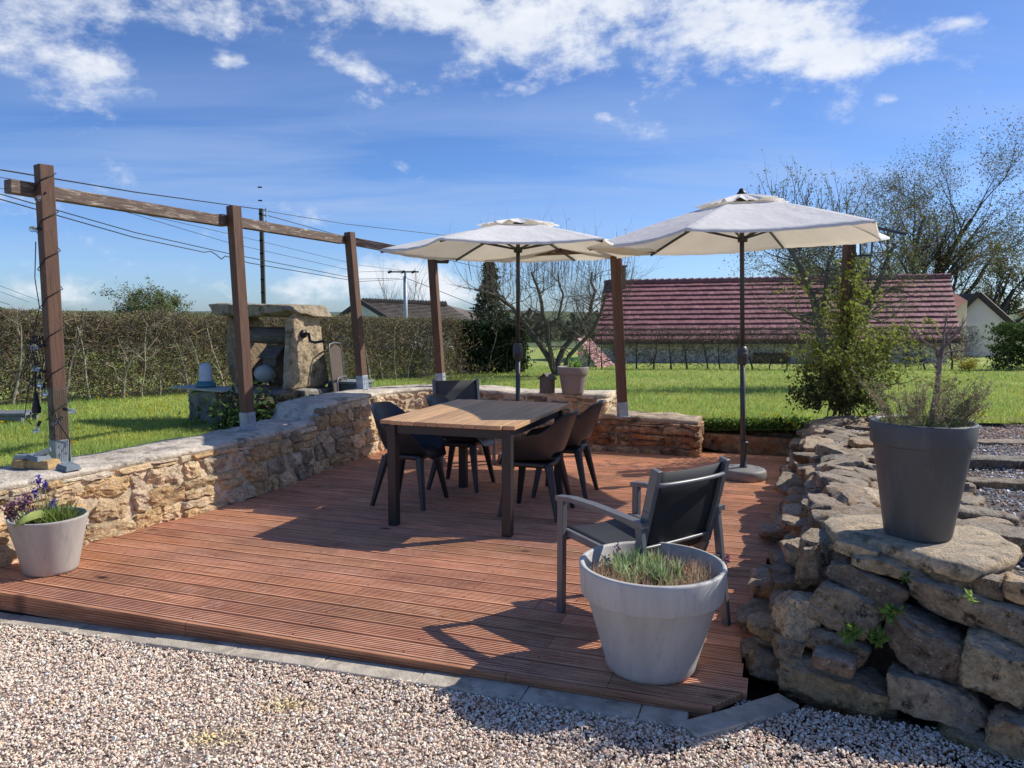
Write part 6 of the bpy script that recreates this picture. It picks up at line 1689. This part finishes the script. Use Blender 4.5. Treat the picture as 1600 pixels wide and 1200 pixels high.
big_tree('broad_tree', 'huge spreading tree with thin olive new leaves rising behind the barn roof', 1425, 520, 44, 12, 41, 0.4,
    [(0.05, 0.1, 8.0, 0.32), (-0.28, -0.3, 7.7, 0.27), (0.32, 0.2, 7.8, 0.28), (-0.55, 0.2, 7.3, 0.25), (0.62, -0.2, 7.0, 0.23), (-0.95, 0.0, 6.6, 0.23), (1.0, 0.1, 6.0, 0.2), (-1.7, 0.1, 5.6, 0.19), (0.15, -0.5, 7.4, 0.2), (-0.15, 0.6, 7.6, 0.2), (-1.3, 0.4, 6.4, 0.2), (-0.75, -0.4, 7.0, 0.2)], 52000, 0.105, (0.17, 0.165, 0.068), (0.060, 0.050, 0.042), 4, 0.06, 0.22, 0.50, (6, 7), 0.02, 0.25)
big_tree('leaning_tree', 'tree with a heavy trunk leaning out beside the white gable', 1512, 510, 38, 9, 42, 0.4,
    [(0.8, 0.1, 4.2, 0.30), (0.3, -0.1, 3.2, 0.2), (1.1, 0.2, 4.0, 0.22), (1.8, 0.0, 3.6, 0.16)], 9000, 0.11, (0.18, 0.17, 0.07), (0.065, 0.055, 0.045), 4, 0.06, 0.05, 0.52, (5, 6), 0.02, 0.3)
big_tree('lone_tree', 'round lone tree with pale young leaves far beyond the long hedge', 240, 495, 60, 6, 43, 0.2,
    [(0, 0, 3.1, 0.2), (-0.5, 0, 2.8, 0.14), (0.5, 0, 2.8, 0.14), (0.25, 0.3, 3.0, 0.13), (-0.25, -0.3, 3.0, 0.13), (0.9, 0.1, 2.3, 0.1), (-0.9, 0, 2.3, 0.1)], 13000, 0.15, (0.20, 0.22, 0.095), (0.10, 0.085, 0.065), 3, 0.05, 0.10, 0.60, (4, 6), 0.03)
def conifer(name, label, u, vb, Y, h, w, seed, col):
    rs = np.random.RandomState(seed); base = gp(u, vb, Y); root = empty(name, base, label, 'tree')
    b = bmesh.new(); tube(b, [base, base+Vector((0.05, 0, h*0.6)), base+Vector((0.0, 0, h))], [0.14, 0.08, 0.015], 8); o = fin('trunk', b, 'bark', root, True, True); setcol(o, (0.09, 0.075, 0.06))
    n = 5200; f = rs.rand(n)**1.25; a = rs.uniform(0, 6.283, n); lump = np.array([0.72+0.5*noise.noise(Vector((math.cos(t)*1.4, math.sin(t)*1.4, z*7+seed))) for t, z in zip(a, f)])
    q = w*(1-f)**0.85*lump*np.sqrt(rs.uniform(0.25, 1, n)); P = np.stack([base.x+q*np.cos(a), base.y+q*np.sin(a), base.z+0.15+(h-0.1)*f], 1)
    link('crown', leaf_mesh('crown', P, 0.16, vcol(n, col, 0.1, rs, 0.4), rs, 0.35, -0.2), 'leaf', root, True); return root
conifer('conifer', 'dark narrow conifer behind the evergreen hedge and the pole of the first umbrella', 765, 560, 26, 3.6, 1.15, 51, (0.055, 0.068, 0.032))
conifer('dark_conifer', 'small dark conifer tip poking above the cap stone of the well', 364, 520, 40, 2.3, 0.7, 52, (0.03, 0.04, 0.022))
for k, (u, L) in enumerate(((598, 3.5), (618, 3.0), (642, 3.7), (655, 2.8))):
    big_tree('bare_sapling', ('slim bare tree behind the pale house roof, outermost from the barn', 'slim bare tree close by the steel pole, on its far side from the barn', 'tallest slim bare tree just past the steel pole', 'shortest slim bare tree behind the corner post')[k], u, 500, 70, 4, 60+k, 0.05, [(0, 0, L+3.1, 0.06), (0.2, 0.1, L+2.2, 0.04)], 0, 0.1, (0.1, 0.1, 0.1), (0.22, 0.19, 0.17), 2, 0.1, 0.1, 0.4, (7, 9), 0.09, 0.35)

def shrub(name, label, c, sc, n, size, col, seed, stems=10, cat='shrub', top=None, nst=0.008):
    rs = np.random.RandomState(seed); c = Vector(c); root = empty(name, c, label, cat); T = Tree(seed)
    for k in range(stems): T.grow(c+Vector((rs.normal(0, 0.05), rs.normal(0, 0.05), 0)), (rs.normal(0, 0.7)*sc[0]/sc[2], rs.normal(0, 0.7)*sc[1]/sc[2], 1), sc[2]*rs.uniform(0.7, 1.1), nst, 2, (3, 5), 0.7, 0.5, 0.02, 0.16, 6, 0.5, 0.2)
    link('stems', seg_mesh('m', T.segs, vcol(len(T.segs), (0.13, 0.095, 0.07), 0.08, rs, 0.2), 4), 'twig', root, True)
    tips = np.array([t[0] for t in T.tips]); P = tips[rs.randint(0, len(tips), n)]+rs.normal(0, 0.035, (n, 3))
    link('foliage', leaf_mesh('m', P, size, vcol(n, col, 0.10, rs, 0.42), rs, 0.62), 'leaf', root, True); return root
def climber():
    rs = np.random.RandomState(71); b0, t0 = posts[5]; root = empty('climbing_shrub', b0, 'honeysuckle-like climber with small green leaves smothering the lower pergola post', 'climber'); T = Tree(71); n_l = []
    tg = []
    for k in range(30):
        f = rs.rand(); u = rs.normal(1328, 30); v = rs.uniform(470, 625); tgt = D(u, v, b0.y+rs.normal(-0.05, 0.25)); s0 = b0+Vector((rs.normal(0, 0.12), rs.normal(0, 0.08), 0.02)); d = (tgt-s0)
        T.grow(s0, d+Vector((0, 0, 0.25)), d.length*1.05, 0.007, 2, (4, 6), 0.8, 0.42, 0.0, 0.14, 7, 0.5, 0.2)
    for k in range(3):   # shoots reaching out to the sides
        for (u, v) in ((1420, 545), (1438, 560), (1270, 560), (1425, 528), (1250, 585)):
            s0 = D(1335, 555, b0.y); d = D(u+rs.normal(0, 10), v+rs.normal(0, 14), b0.y-0.1)-s0; T.grow(s0, d, d.length, 0.004, 1, (4, 6), 0.7, 0.35, 0.02, 0.12, 7, 0.6, 0.1)
    for k in range(13):   # up the post
        p = b0+Vector((0.06*math.cos(k*1.3), 0.06*math.sin(k*1.3)-0.03, 0.5)); T.grow(p, (t0-b0)+Vector((rs.normal(0, 0.06), rs.normal(0, 0.06), 0)), rs.uniform(0.9, 1.3), 0.006, 1, (7, 10), 0.8, 0.16, 0.02, 0.05, 8, 0.5, 0.1)
    link('stems', seg_mesh('m', T.segs, vcol(len(T.segs), (0.09, 0.065, 0.05), 0.08, rs, 0.2), 4), 'twig', root, True)
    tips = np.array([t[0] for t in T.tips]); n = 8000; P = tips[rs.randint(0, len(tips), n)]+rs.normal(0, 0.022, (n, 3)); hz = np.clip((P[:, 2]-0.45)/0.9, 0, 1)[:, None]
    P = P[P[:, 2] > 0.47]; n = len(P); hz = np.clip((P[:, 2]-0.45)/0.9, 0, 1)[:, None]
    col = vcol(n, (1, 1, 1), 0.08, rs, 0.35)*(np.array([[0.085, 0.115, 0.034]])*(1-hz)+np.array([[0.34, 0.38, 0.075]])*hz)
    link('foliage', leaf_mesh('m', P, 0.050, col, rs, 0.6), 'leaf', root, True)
climber()
p = gp(1512, 576, 21.3); shrub('golden_shrub', 'small round golden-yellow shrub at the far lawn edge', p, (0.3, 0.3, 0.36), 700, 0.05, (0.42, 0.36, 0.06), 81, 12)
p = gp(765, 606, 10.4); shrub('rose_bush', 'sparse twiggy rose bush with red-brown shoots behind the back wall', p, (0.62, 0.3, 0.42), 170, 0.035, (0.16, 0.11, 0.05), 82, 11, nst=0.006)
p = gp(704, 606, 10.1); shrub('garden_shrub', 'brushy twiggy shrub with sparse leaves just behind the corner post', p, (0.25, 0.2, 0.75), 420, 0.03, (0.20, 0.18, 0.06), 83, 14, nst=0.006)
p = gp(1255, 600, 8.9); p.z = 0.30; shrub('leafy_shrub', 'low dark leafy shrub where the dry-stone wall meets the lawn', D(1275, 640, 8.2), (0.25, 0.2, 0.35), 900, 0.04, (0.07, 0.09, 0.03), 84, 10)

# ------------------------------------------------------------------ buildings
def quad_grid(corners, nx, ny): 
    a, b, c, d = [np.array(q) for q in corners]; return a, b, c, d
def tiled_roof(nm, root, e0, e1, r1, r0, ncourse, ncol, mat, col, step=0.035, seed=1):
    """e0-e1 eaves, r0-r1 ridge; stepped courses with a per-tile tone"""
    rs = np.random.RandomState(seed); e0, e1, r0, r1 = [np.array(q, float) for q in (e0, e1, r0, r1)]
    nrm = np.cross(e1-e0, r0-e0); nrm /= np.linalg.norm(nrm); nrm = nrm if nrm[2] > 0 else -nrm
    V, F, C = [], [], []
    for j in range(ncourse):
        f0, f1 = j/ncourse, (j+1.12)/ncourse; f1 = min(f1, 1.0)
        for i in range(ncol):
            sh = 0.5*(j % 2)/ncol; g0, g1 = max(0, i/ncol-sh), min(1, (i+1)/ncol-sh*(i < ncol-1))
            def pt(f, g, h): return (e0+(r0-e0)*f)*(1-g)+(e1+(r1-e1)*f)*g+nrm*h
            b = len(V); lift = step*rs.uniform(0.85, 1.15)
            # a pantile: slight roll across its width
            gs = np.linspace(g0, g1-0.015/ncol, 4); hs = [0.002, 0.006, 0.006, 0.003]
            for f, h in ((f0, lift), (f1, 0.0)):
                for g, hh in zip(gs, hs): V.append(pt(f, g, h+hh*1.0))
            for g, hh in zip(gs, hs): V.append(pt(f0, g, -0.01))
            F += [[b+k, b+k+1, b+5+k, b+4+k] for k in range(3)]+[[b+8+k, b+9+k, b+k+1, b+k] for k in range(3)]
            c = np.array(col)*math.exp(rs.normal(0, 0.10)); C += [c]*12
    return link(nm, np_mesh(nm, V, [np.array(F)], np.array(C)), mat, root, True)
def quad(b, *ps): b.faces.new([b.verts.new(Vector(p)) for p in ps])
def barn():
    Ye, Yr = 27.0, 30.5
    e0, e1, r0, r1 = D(929, 533, Ye), D(1502, 531, Ye-0.6), D(944, 444, Yr), D(1484, 434, Yr-0.6)
    root = empty('barn', ((e0+e1)/2).to_tuple()[:2]+(-0.6,), 'long low pale barn with a stepped purple-red tiled roof', 'building')
    tiled_roof('roof', root, e0, e1, r1, r0, 12, 60, 'redtile', (0.275, 0.118, 0.120), 0.075, 3)
    # ridge tiles
    b = bmesh.new(); n = 46
    for k in range(n): p, q = r0.lerp(r1, k/n), r0.lerp(r1, (k+1.05)/n); tube(b, [p+Vector((0, 0, 0.02)), q+Vector((0, 0, 0.05))], [0.12, 0.14], 8)
    o = fin('ridge_tiles', b, 'redtile', root, True); setcol(o, (0.23, 0.095, 0.09))
    b = bmesh.new(); wv = Vector((0, 0.45, 0)); lo = -1.2
    quad(b, (e0.x+0.3, e0.y+0.45, lo), (e1.x-0.2, e1.y+0.45, lo), (e1.x-0.2, e1.y+0.45, e1.z+0.18), (e0.x+0.3, e0.y+0.45, e0.z+0.18))
    bk0, bk1 = r0+(r0-e0)*1.0, r1+(r1-e1)*1.0; bk0.z = e0.z; bk1.z = e1.z
    for (e, r, bk, s) in ((e0, r0, bk0, 0.3), (e1, r1, bk1, -0.2)): quad(b, (e.x+s, e.y+0.45, lo), (e.x+s, e.y+0.45, e.z+0.2), (r.x+s, r.y, r.z-0.12), (bk.x+s, bk.y-0.4, bk.z), (bk.x+s, bk.y-0.4, lo))
    fin('wall', b, 'wallwhite', root, True)
    b = bmesh.new(); quad(b, r0, r1, bk1, bk0); o = fin('back_roof', b, 'redtile', root, True); setcol(o, (0.20, 0.08, 0.08))
    b = bmesh.new(); bar(b, e0+Vector((0, 0.08, -0.05)), e1+Vector((0, 0.08, -0.05)), 0.10, 0.14); fin('gutter', b, 'fascia', root, True)
    w0, w1 = D(1176, 551, Ye+0.2), D(1231, 571, Ye+0.2); b = bmesh.new(); c = (w0+w1)/2; 
    yw = Ye+0.10; box(b, (c.x, yw, c.z), (w1.x-w0.x, 0.10, w0.z-w1.z)); f = fin('window', b, 'fascia', root, True)
    b = bmesh.new()
    for k in (-1, 1): box(b, (c.x+k*(w1.x-w0.x)*0.235, yw-0.055, c.z), ((w1.x-w0.x)*0.42, 0.02, (w0.z-w1.z)*0.8))
    g = fin('pane', b, 'darkglass', root, True)
    ch = D(967, 444, Yr-0.2); b = bmesh.new(); box(b, ch+Vector((0, 0, 0.18)), (0.46, 0.5, 0.95)); box(b, ch+Vector((0, 0, 0.68)), (0.54, 0.58, 0.07)); tube(b, [ch+Vector((0, 0, 0.7)), ch+Vector((0, 0, 0.98))], [0.14, 0.11], 10); fin('chimney', b, 'brick', root, True)
    # lean-to roof low at its end
    a0, a1, c0, c1 = D(965, 577, 25.4), D(899, 578, 25.2), D(905, 528, 26.2), D(893, 540, 26.0)
    root2 = empty('lean_to', ((a0+a1)/2).to_tuple()[:2]+(-0.3,), 'low lean-to with pinkish sloping tile roof seen through the bare fruit tree', 'shed')
    tiled_roof('roof', root2, D(936, 579, 23.6), D(966, 577, 25.2), D(917, 525, 25.2), D(902, 529, 23.6), 8, 6, 'redtile', (0.50, 0.26, 0.24), 0.03, 5)
    b = bmesh.new(); q0, q1, q2 = D(937, 580, 23.7), D(903, 531, 23.7), D(893, 579, 26.4); quad(b, q0-Vector((0, 0, 0.06)), q1-Vector((0, 0, 0.06)), (q1.x, q1.y, -0.9), (q0.x, q0.y, -0.9)); fin('wall', b, 'wallwhite', root2, True)
barn()
def pale_house():
    Y = 46; root = empty('pale_house', D(640, 540, Y+3).to_tuple()[:2]+(-1.2,), 'pale bungalow with grey-brown tiled hip roof beyond the long hedge', 'house')
    ap, el, er = D(565, 471, Y+1.0), D(524, 501, Y+3.0), D(617, 503, Y-1.5); rr, hr, br = D(697, 476, Y+3.4), D(752, 509, Y+4), D(730, 500, Y+7)
    tiled_roof('roof', root, er, hr, rr, ap, 14, 34, 'greytile', (0.145, 0.118, 0.098), 0.06, 8)
    b = bmesh.new(); quad(b, hr, (hr.x+2.5, hr.y+8, hr.z), rr); quad(b, el, ap, rr, (rr.x-1, rr.y+8, el.z)); o = fin('roof_back', b, 'greytile', root, True); setcol(o, (0.13, 0.105, 0.09))
    b = bmesh.new(); d = Vector((0.05, 0.05, -0.08)); quad(b, el+d, ap+d, er+d, (er.x, er.y, -2.4), (el.x, el.y, -2.4)); quad(b, er+Vector((0.3, 0.2, 0)), hr+Vector((-0.3, 0.2, 0)), (hr.x-0.3, hr.y+0.2, -2.4), (er.x+0.3, er.y+0.2, -2.4)); fin('wall', b, 'wallwhite', root, True)
    b = bmesh.new(); 
    for p, q in ((el, ap), (ap, er)): bar(b, p+Vector((-0.05, -0.15, 0)), q+Vector((-0.05, -0.15, 0)), 0.14, 0.26)
    fin('verge_board', b, 'fascia', root, True)
    b = bmesh.new(); n = 30
    for k in range(n): p, q = ap.lerp(rr, k/n), ap.lerp(rr, (k+1.02)/n); tube(b, [p+Vector((0, 0, 0.02)), q+Vector((0, 0, 0.10))], [0.12, 0.17], 6)
    o = fin('ridge_tiles', b, 'greytile', root, True); setcol(o, (0.20, 0.15, 0.12))
    for (u, v) in ((672, 540), (705, 545), (745, 548)):
        c = D(u, v, Y-0.8+(u-617)/135*5.2); b = bmesh.new(); box(b, c, (1.0, 0.2, 1.3)); f = fin('window', b, 'fascia', root, True)
pale_house()
def white_gable():
    Y = 34; root = empty('white_house', D(1520, 540, Y+3).to_tuple()[:2]+(-0.8,), 'white rendered gable house tucked behind the barn end, under the leaning tree', 'house')
    ap, er, el = D(1524, 461, Y), D(1572, 504, Y-1), D(1478, 506, Y+0.5); bk = Vector((1.2, 9, 0)); b = bmesh.new()
    quad(b, ap, er, (er.x, er.y, -1.6), (el.x, el.y, -1.6), el); quad(b, er, er+bk, (er+bk).to_tuple()[:2]+(-1.6,), (er.x, er.y, -1.6)); fin('wall', b, 'wallwhite', root, True)
    b = bmesh.new(); dz = Vector((0, -0.25, 0.07)); quad(b, ap+dz, er+dz+(er-ap)*0.08, er+bk+(er-ap)*0.08, ap+bk+Vector((0, 0, 0.1))); quad(b, ap+dz, ap+bk+Vector((0, 0, 0.1)), el+bk, el+dz); o = fin('roof', b, 'greytile', root, True); setcol(o, (0.10, 0.08, 0.07))
    b = bmesh.new(); bar(b, ap+dz, er+dz+(er-ap)*0.08, 0.1, 0.2); bar(b, ap+dz, el+dz, 0.1, 0.2); fin('verge_board', b, 'fascia', root, True)
    # small red hipped end of an annexe
    r2 = empty('annexe', D(1500, 500, 30.8).to_tuple()[:2]+(-0.8,), 'small annexe with orange-red hip roof right behind the barn end', 'building')
    A, B_, C_ = D(1482, 452, 31.5), D(1512, 470, 30.6), D(1488, 486, 30.2); b = bmesh.new(); quad(b, A, B_, C_); quad(b, A, B_, B_+Vector((0.4, 4, 0)), A+Vector((0, 4, 0))); o = fin('roof', b, 'redtile', r2, True); setcol(o, (0.34, 0.12, 0.07))
    b = bmesh.new(); z = Vector((0.02, 0.05, -0.03)); quad(b, A+z, B_+z, (B_.x, B_.y+0.05, -1.6), (A.x, A.y, -1.6)); fin('wall', b, 'wallwhite', r2, True)
white_gable()

# ------------------------------------------------------------------ poles and cables
def pole(name, label, u, vtop, Y, r, mat, arms):
    t = D(u, vtop, Y); base = Vector((t.x, t.y, lawn_z(t.x, t.y)-0.2)); root = empty(name, base, label, 'utility pole'); b = bmesh.new()
    if mat == 'polewood': bar(b, base, t, r*1.2, r*2, up=(0, 1, 0)); o = fin('mast', b, mat, root, True); grain(o, (0, 0, 1))
    else: tube(b, [base, t], [r*1.25, r*0.9], 12); o = fin('mast', b, mat, root, True, True)
    if mat == 'polewood':
        b = bmesh.new()
        for s in (-1, 1): bar(b, base+Vector((s*r*0.7, -r*0.7, 0)), t+Vector((s*r*0.5, -r*0.7, -0.3)), r*0.25, r*0.5, up=(0, 1, 0))
        for k in range(14): z = 0.3+k*0.5; box(b, Vector((t.x, t.y-r*0.8, base.z+z)), (r*1.6, r*0.4, 0.05))
        fin('rungs', b, 'black', root, True)
    b = bmesh.new()
    if arms == 'T':
        bar(b, t+Vector((-0.75, 0, 0.25)), t+Vector((0.75, 0, 0.25)), 0.07, 0.09); tube(b, [t, t+Vector((0, 0, 0.3))], 0.06, 8); fin('cross_arm', b, mat, root, True)
        for x in (-0.72, 0.0, 0.55): b = bmesh.new(); tube(b, [t+Vector((x, -0.05, 0.30)), t+Vector((x-0.08, -0.05, 0.24))], [0.05, 0.08], 8); tube(b, [t+Vector((x-0.08, -0.05, 0.24)), t+Vector((x-0.2, -0.05, 0.20))], 0.06, 8); fin('insulator', b, 'black', root, True)
    else:
        for z in (-0.05, -0.25, -0.5): tube(b, [t+Vector((-0.05, -r, z)), t+Vector((0.22, -r, z-0.02))], 0.02, 6)
        fin('bracket', b, 'black', root, True)
        for z in (-0.05, -0.25, -0.5): b = bmesh.new(); tube(b, [t+Vector((0.22, -r, z-0.08)), t+Vector((0.22, -r, z+0.06))], [0.05, 0.035], 8); fin('insulator', b, 'galv', root, True)
    return t
tp = pole('wooden_pole', 'slim dark wooden utility pole behind the well with short brackets', 408, 326, 30, 0.095, 'polewood', 'B')
mp = pole('steel_pole', 'pale grey steel utility pole with a cross arm in front of the bungalow roof', 633, 432, 42, 0.11, 'galv', 'T')
def cable(label, pts, r=0.012, sag=0.0):
    P = [Vector(p) for p in pts]; Q = []
    for a, b in zip(P, P[1:]):
        for k in range(12): f = k/12; q = a.lerp(b, f); q.z -= sag*4*f*(1-f); Q.append(q)
    Q.append(P[-1]); b = bmesh.new(); tube(b, Q, r, 5); o = fin('overhead_cable', b, 'cord', smooth=True); tag(o, label, 'cable', 'overhead cables')
cable('thick twisted cable highest of all, from the wooden pole out over the tallest post', [D(-1500, 60, 9), D(0, 265, 16.5), D(210, 300, 22), tp+Vector((0.1, -0.1, -0.05))], 0.017)
cable('thin cable crossing the tall post at beam height before meeting the beam', [D(-1500, 40, 9), D(0, 277, 16.5), D(60, 287, 17.5), D(200, 332, 22), D(360, 380, 29), D(560, 425, 38), mp+Vector((-0.7, 0, 0.3))], 0.009)
cable('thin cable dropping beneath the first beam, parallel under another', [D(-1500, 70, 9), D(120, 312, 20), D(300, 352, 27), D(420, 380, 33), D(560, 414, 39), mp+Vector((0, 0, 0.3))], 0.009)
cable('upper of two dark cables passing below the beam between the tallest posts', [D(-1500, 0, 8), D(0, 303, 14), D(210, 363, 18), D(357, 396, 21), D(560, 436, 32), mp+Vector((-0.3, 0, -0.1))], 0.011)
cable('lower dark cable with a loose kinked end clip near the second post', [D(-1500, 10, 8), D(0, 311, 14), D(210, 371, 18), D(300, 390, 19.5), D(318, 394, 19.8), D(330, 393, 20), D(338, 398, 20), D(346, 405, 20.2), D(352, 400, 20.3), D(390, 411, 22), D(560, 440, 32), mp+Vector((0, 0, -0.15))], 0.012)
cable('fine cable running level from the wooden pole toward the umbrella tops', [tp+Vector((0.2, -0.1, -0.1)), D(540, 350, 33), D(690, 367, 36), D(900, 385, 45)], 0.012)
cable('heavy cable descending from the wooden pole behind the beam toward the corner post', [tp+Vector((0.2, -0.1, -0.25)), D(520, 365, 32), D(620, 388, 36), D(760, 420, 44), D(900, 452, 60)], 0.015)
cable('drop cable from the steel pole down behind the corner post', [mp+Vector((0.1, 0, -0.1)), D(680, 452, 44), D(760, 484, 50)], 0.018)
cable('low faint cable beyond the hedge, top one of three beside the tallest post', [D(-900, 250, 26), D(-30, 435, 40), D(62, 470, 52)], 0.012)
cable('low faint cable beyond the hedge, middle one of three beside the tallest post', [D(-900, 240, 26), D(-30, 445, 40), D(45, 472, 50)], 0.012)
cable('low faint cable beyond the hedge, lowest of three beside the tallest post', [D(-900, 260, 24), D(-30, 462, 38), D(15, 476, 42)], 0.015)

# far hills and woods along the horizon
def horizon():
    rs = np.random.RandomState(91); V, F = [], []; n = 160
    for k in range(n+1):
        a = R(-60+120*k/n); r = 1500; h = 8+16*max(0, noise.noise(Vector((k*0.045, 3, 0))))+5*noise.noise(Vector((k*0.3, 8, 0)))
        for rr, z in ((r-500, -8), (r, h*0.75), (r+250, h), (r+700, -10)): V.append((rr*math.sin(a), rr*math.cos(a), z))
    for k in range(n):
        for j in range(3): q = k*4+j; F.append([q, q+4, q+5, q+1])
    tag(link('hills', np_mesh('hills', V, [np.array(F)]), 'hillm', smooth=True), kind='structure')
    n = 26000; a = R(1)*rs.uniform(-42, 42, n); r = rs.uniform(85, 150, n); cl = np.array([noise.noise(Vector((math.degrees(t)*0.16, q*0.02, 2))) for t, q in zip(a, r)]); keep = cl > -0.05; a, r, cl = a[keep], r[keep], cl[keep]; n = len(a)
    x, y = r*np.sin(a), r*np.cos(a); z = np.array([lawn_z(p, q) for p, q in zip(x, y)])+rs.rand(n)*(1.6+4.2*np.clip(cl, 0, 1))
    tag(link('far_woods', leaf_mesh('far_woods', np.stack([x, y, z], 1), 1.1, vcol(n, (0.085, 0.10, 0.055), 0.08, rs, 0.35), rs, 0.8), 'leaf'), kind='stuff')
horizon()
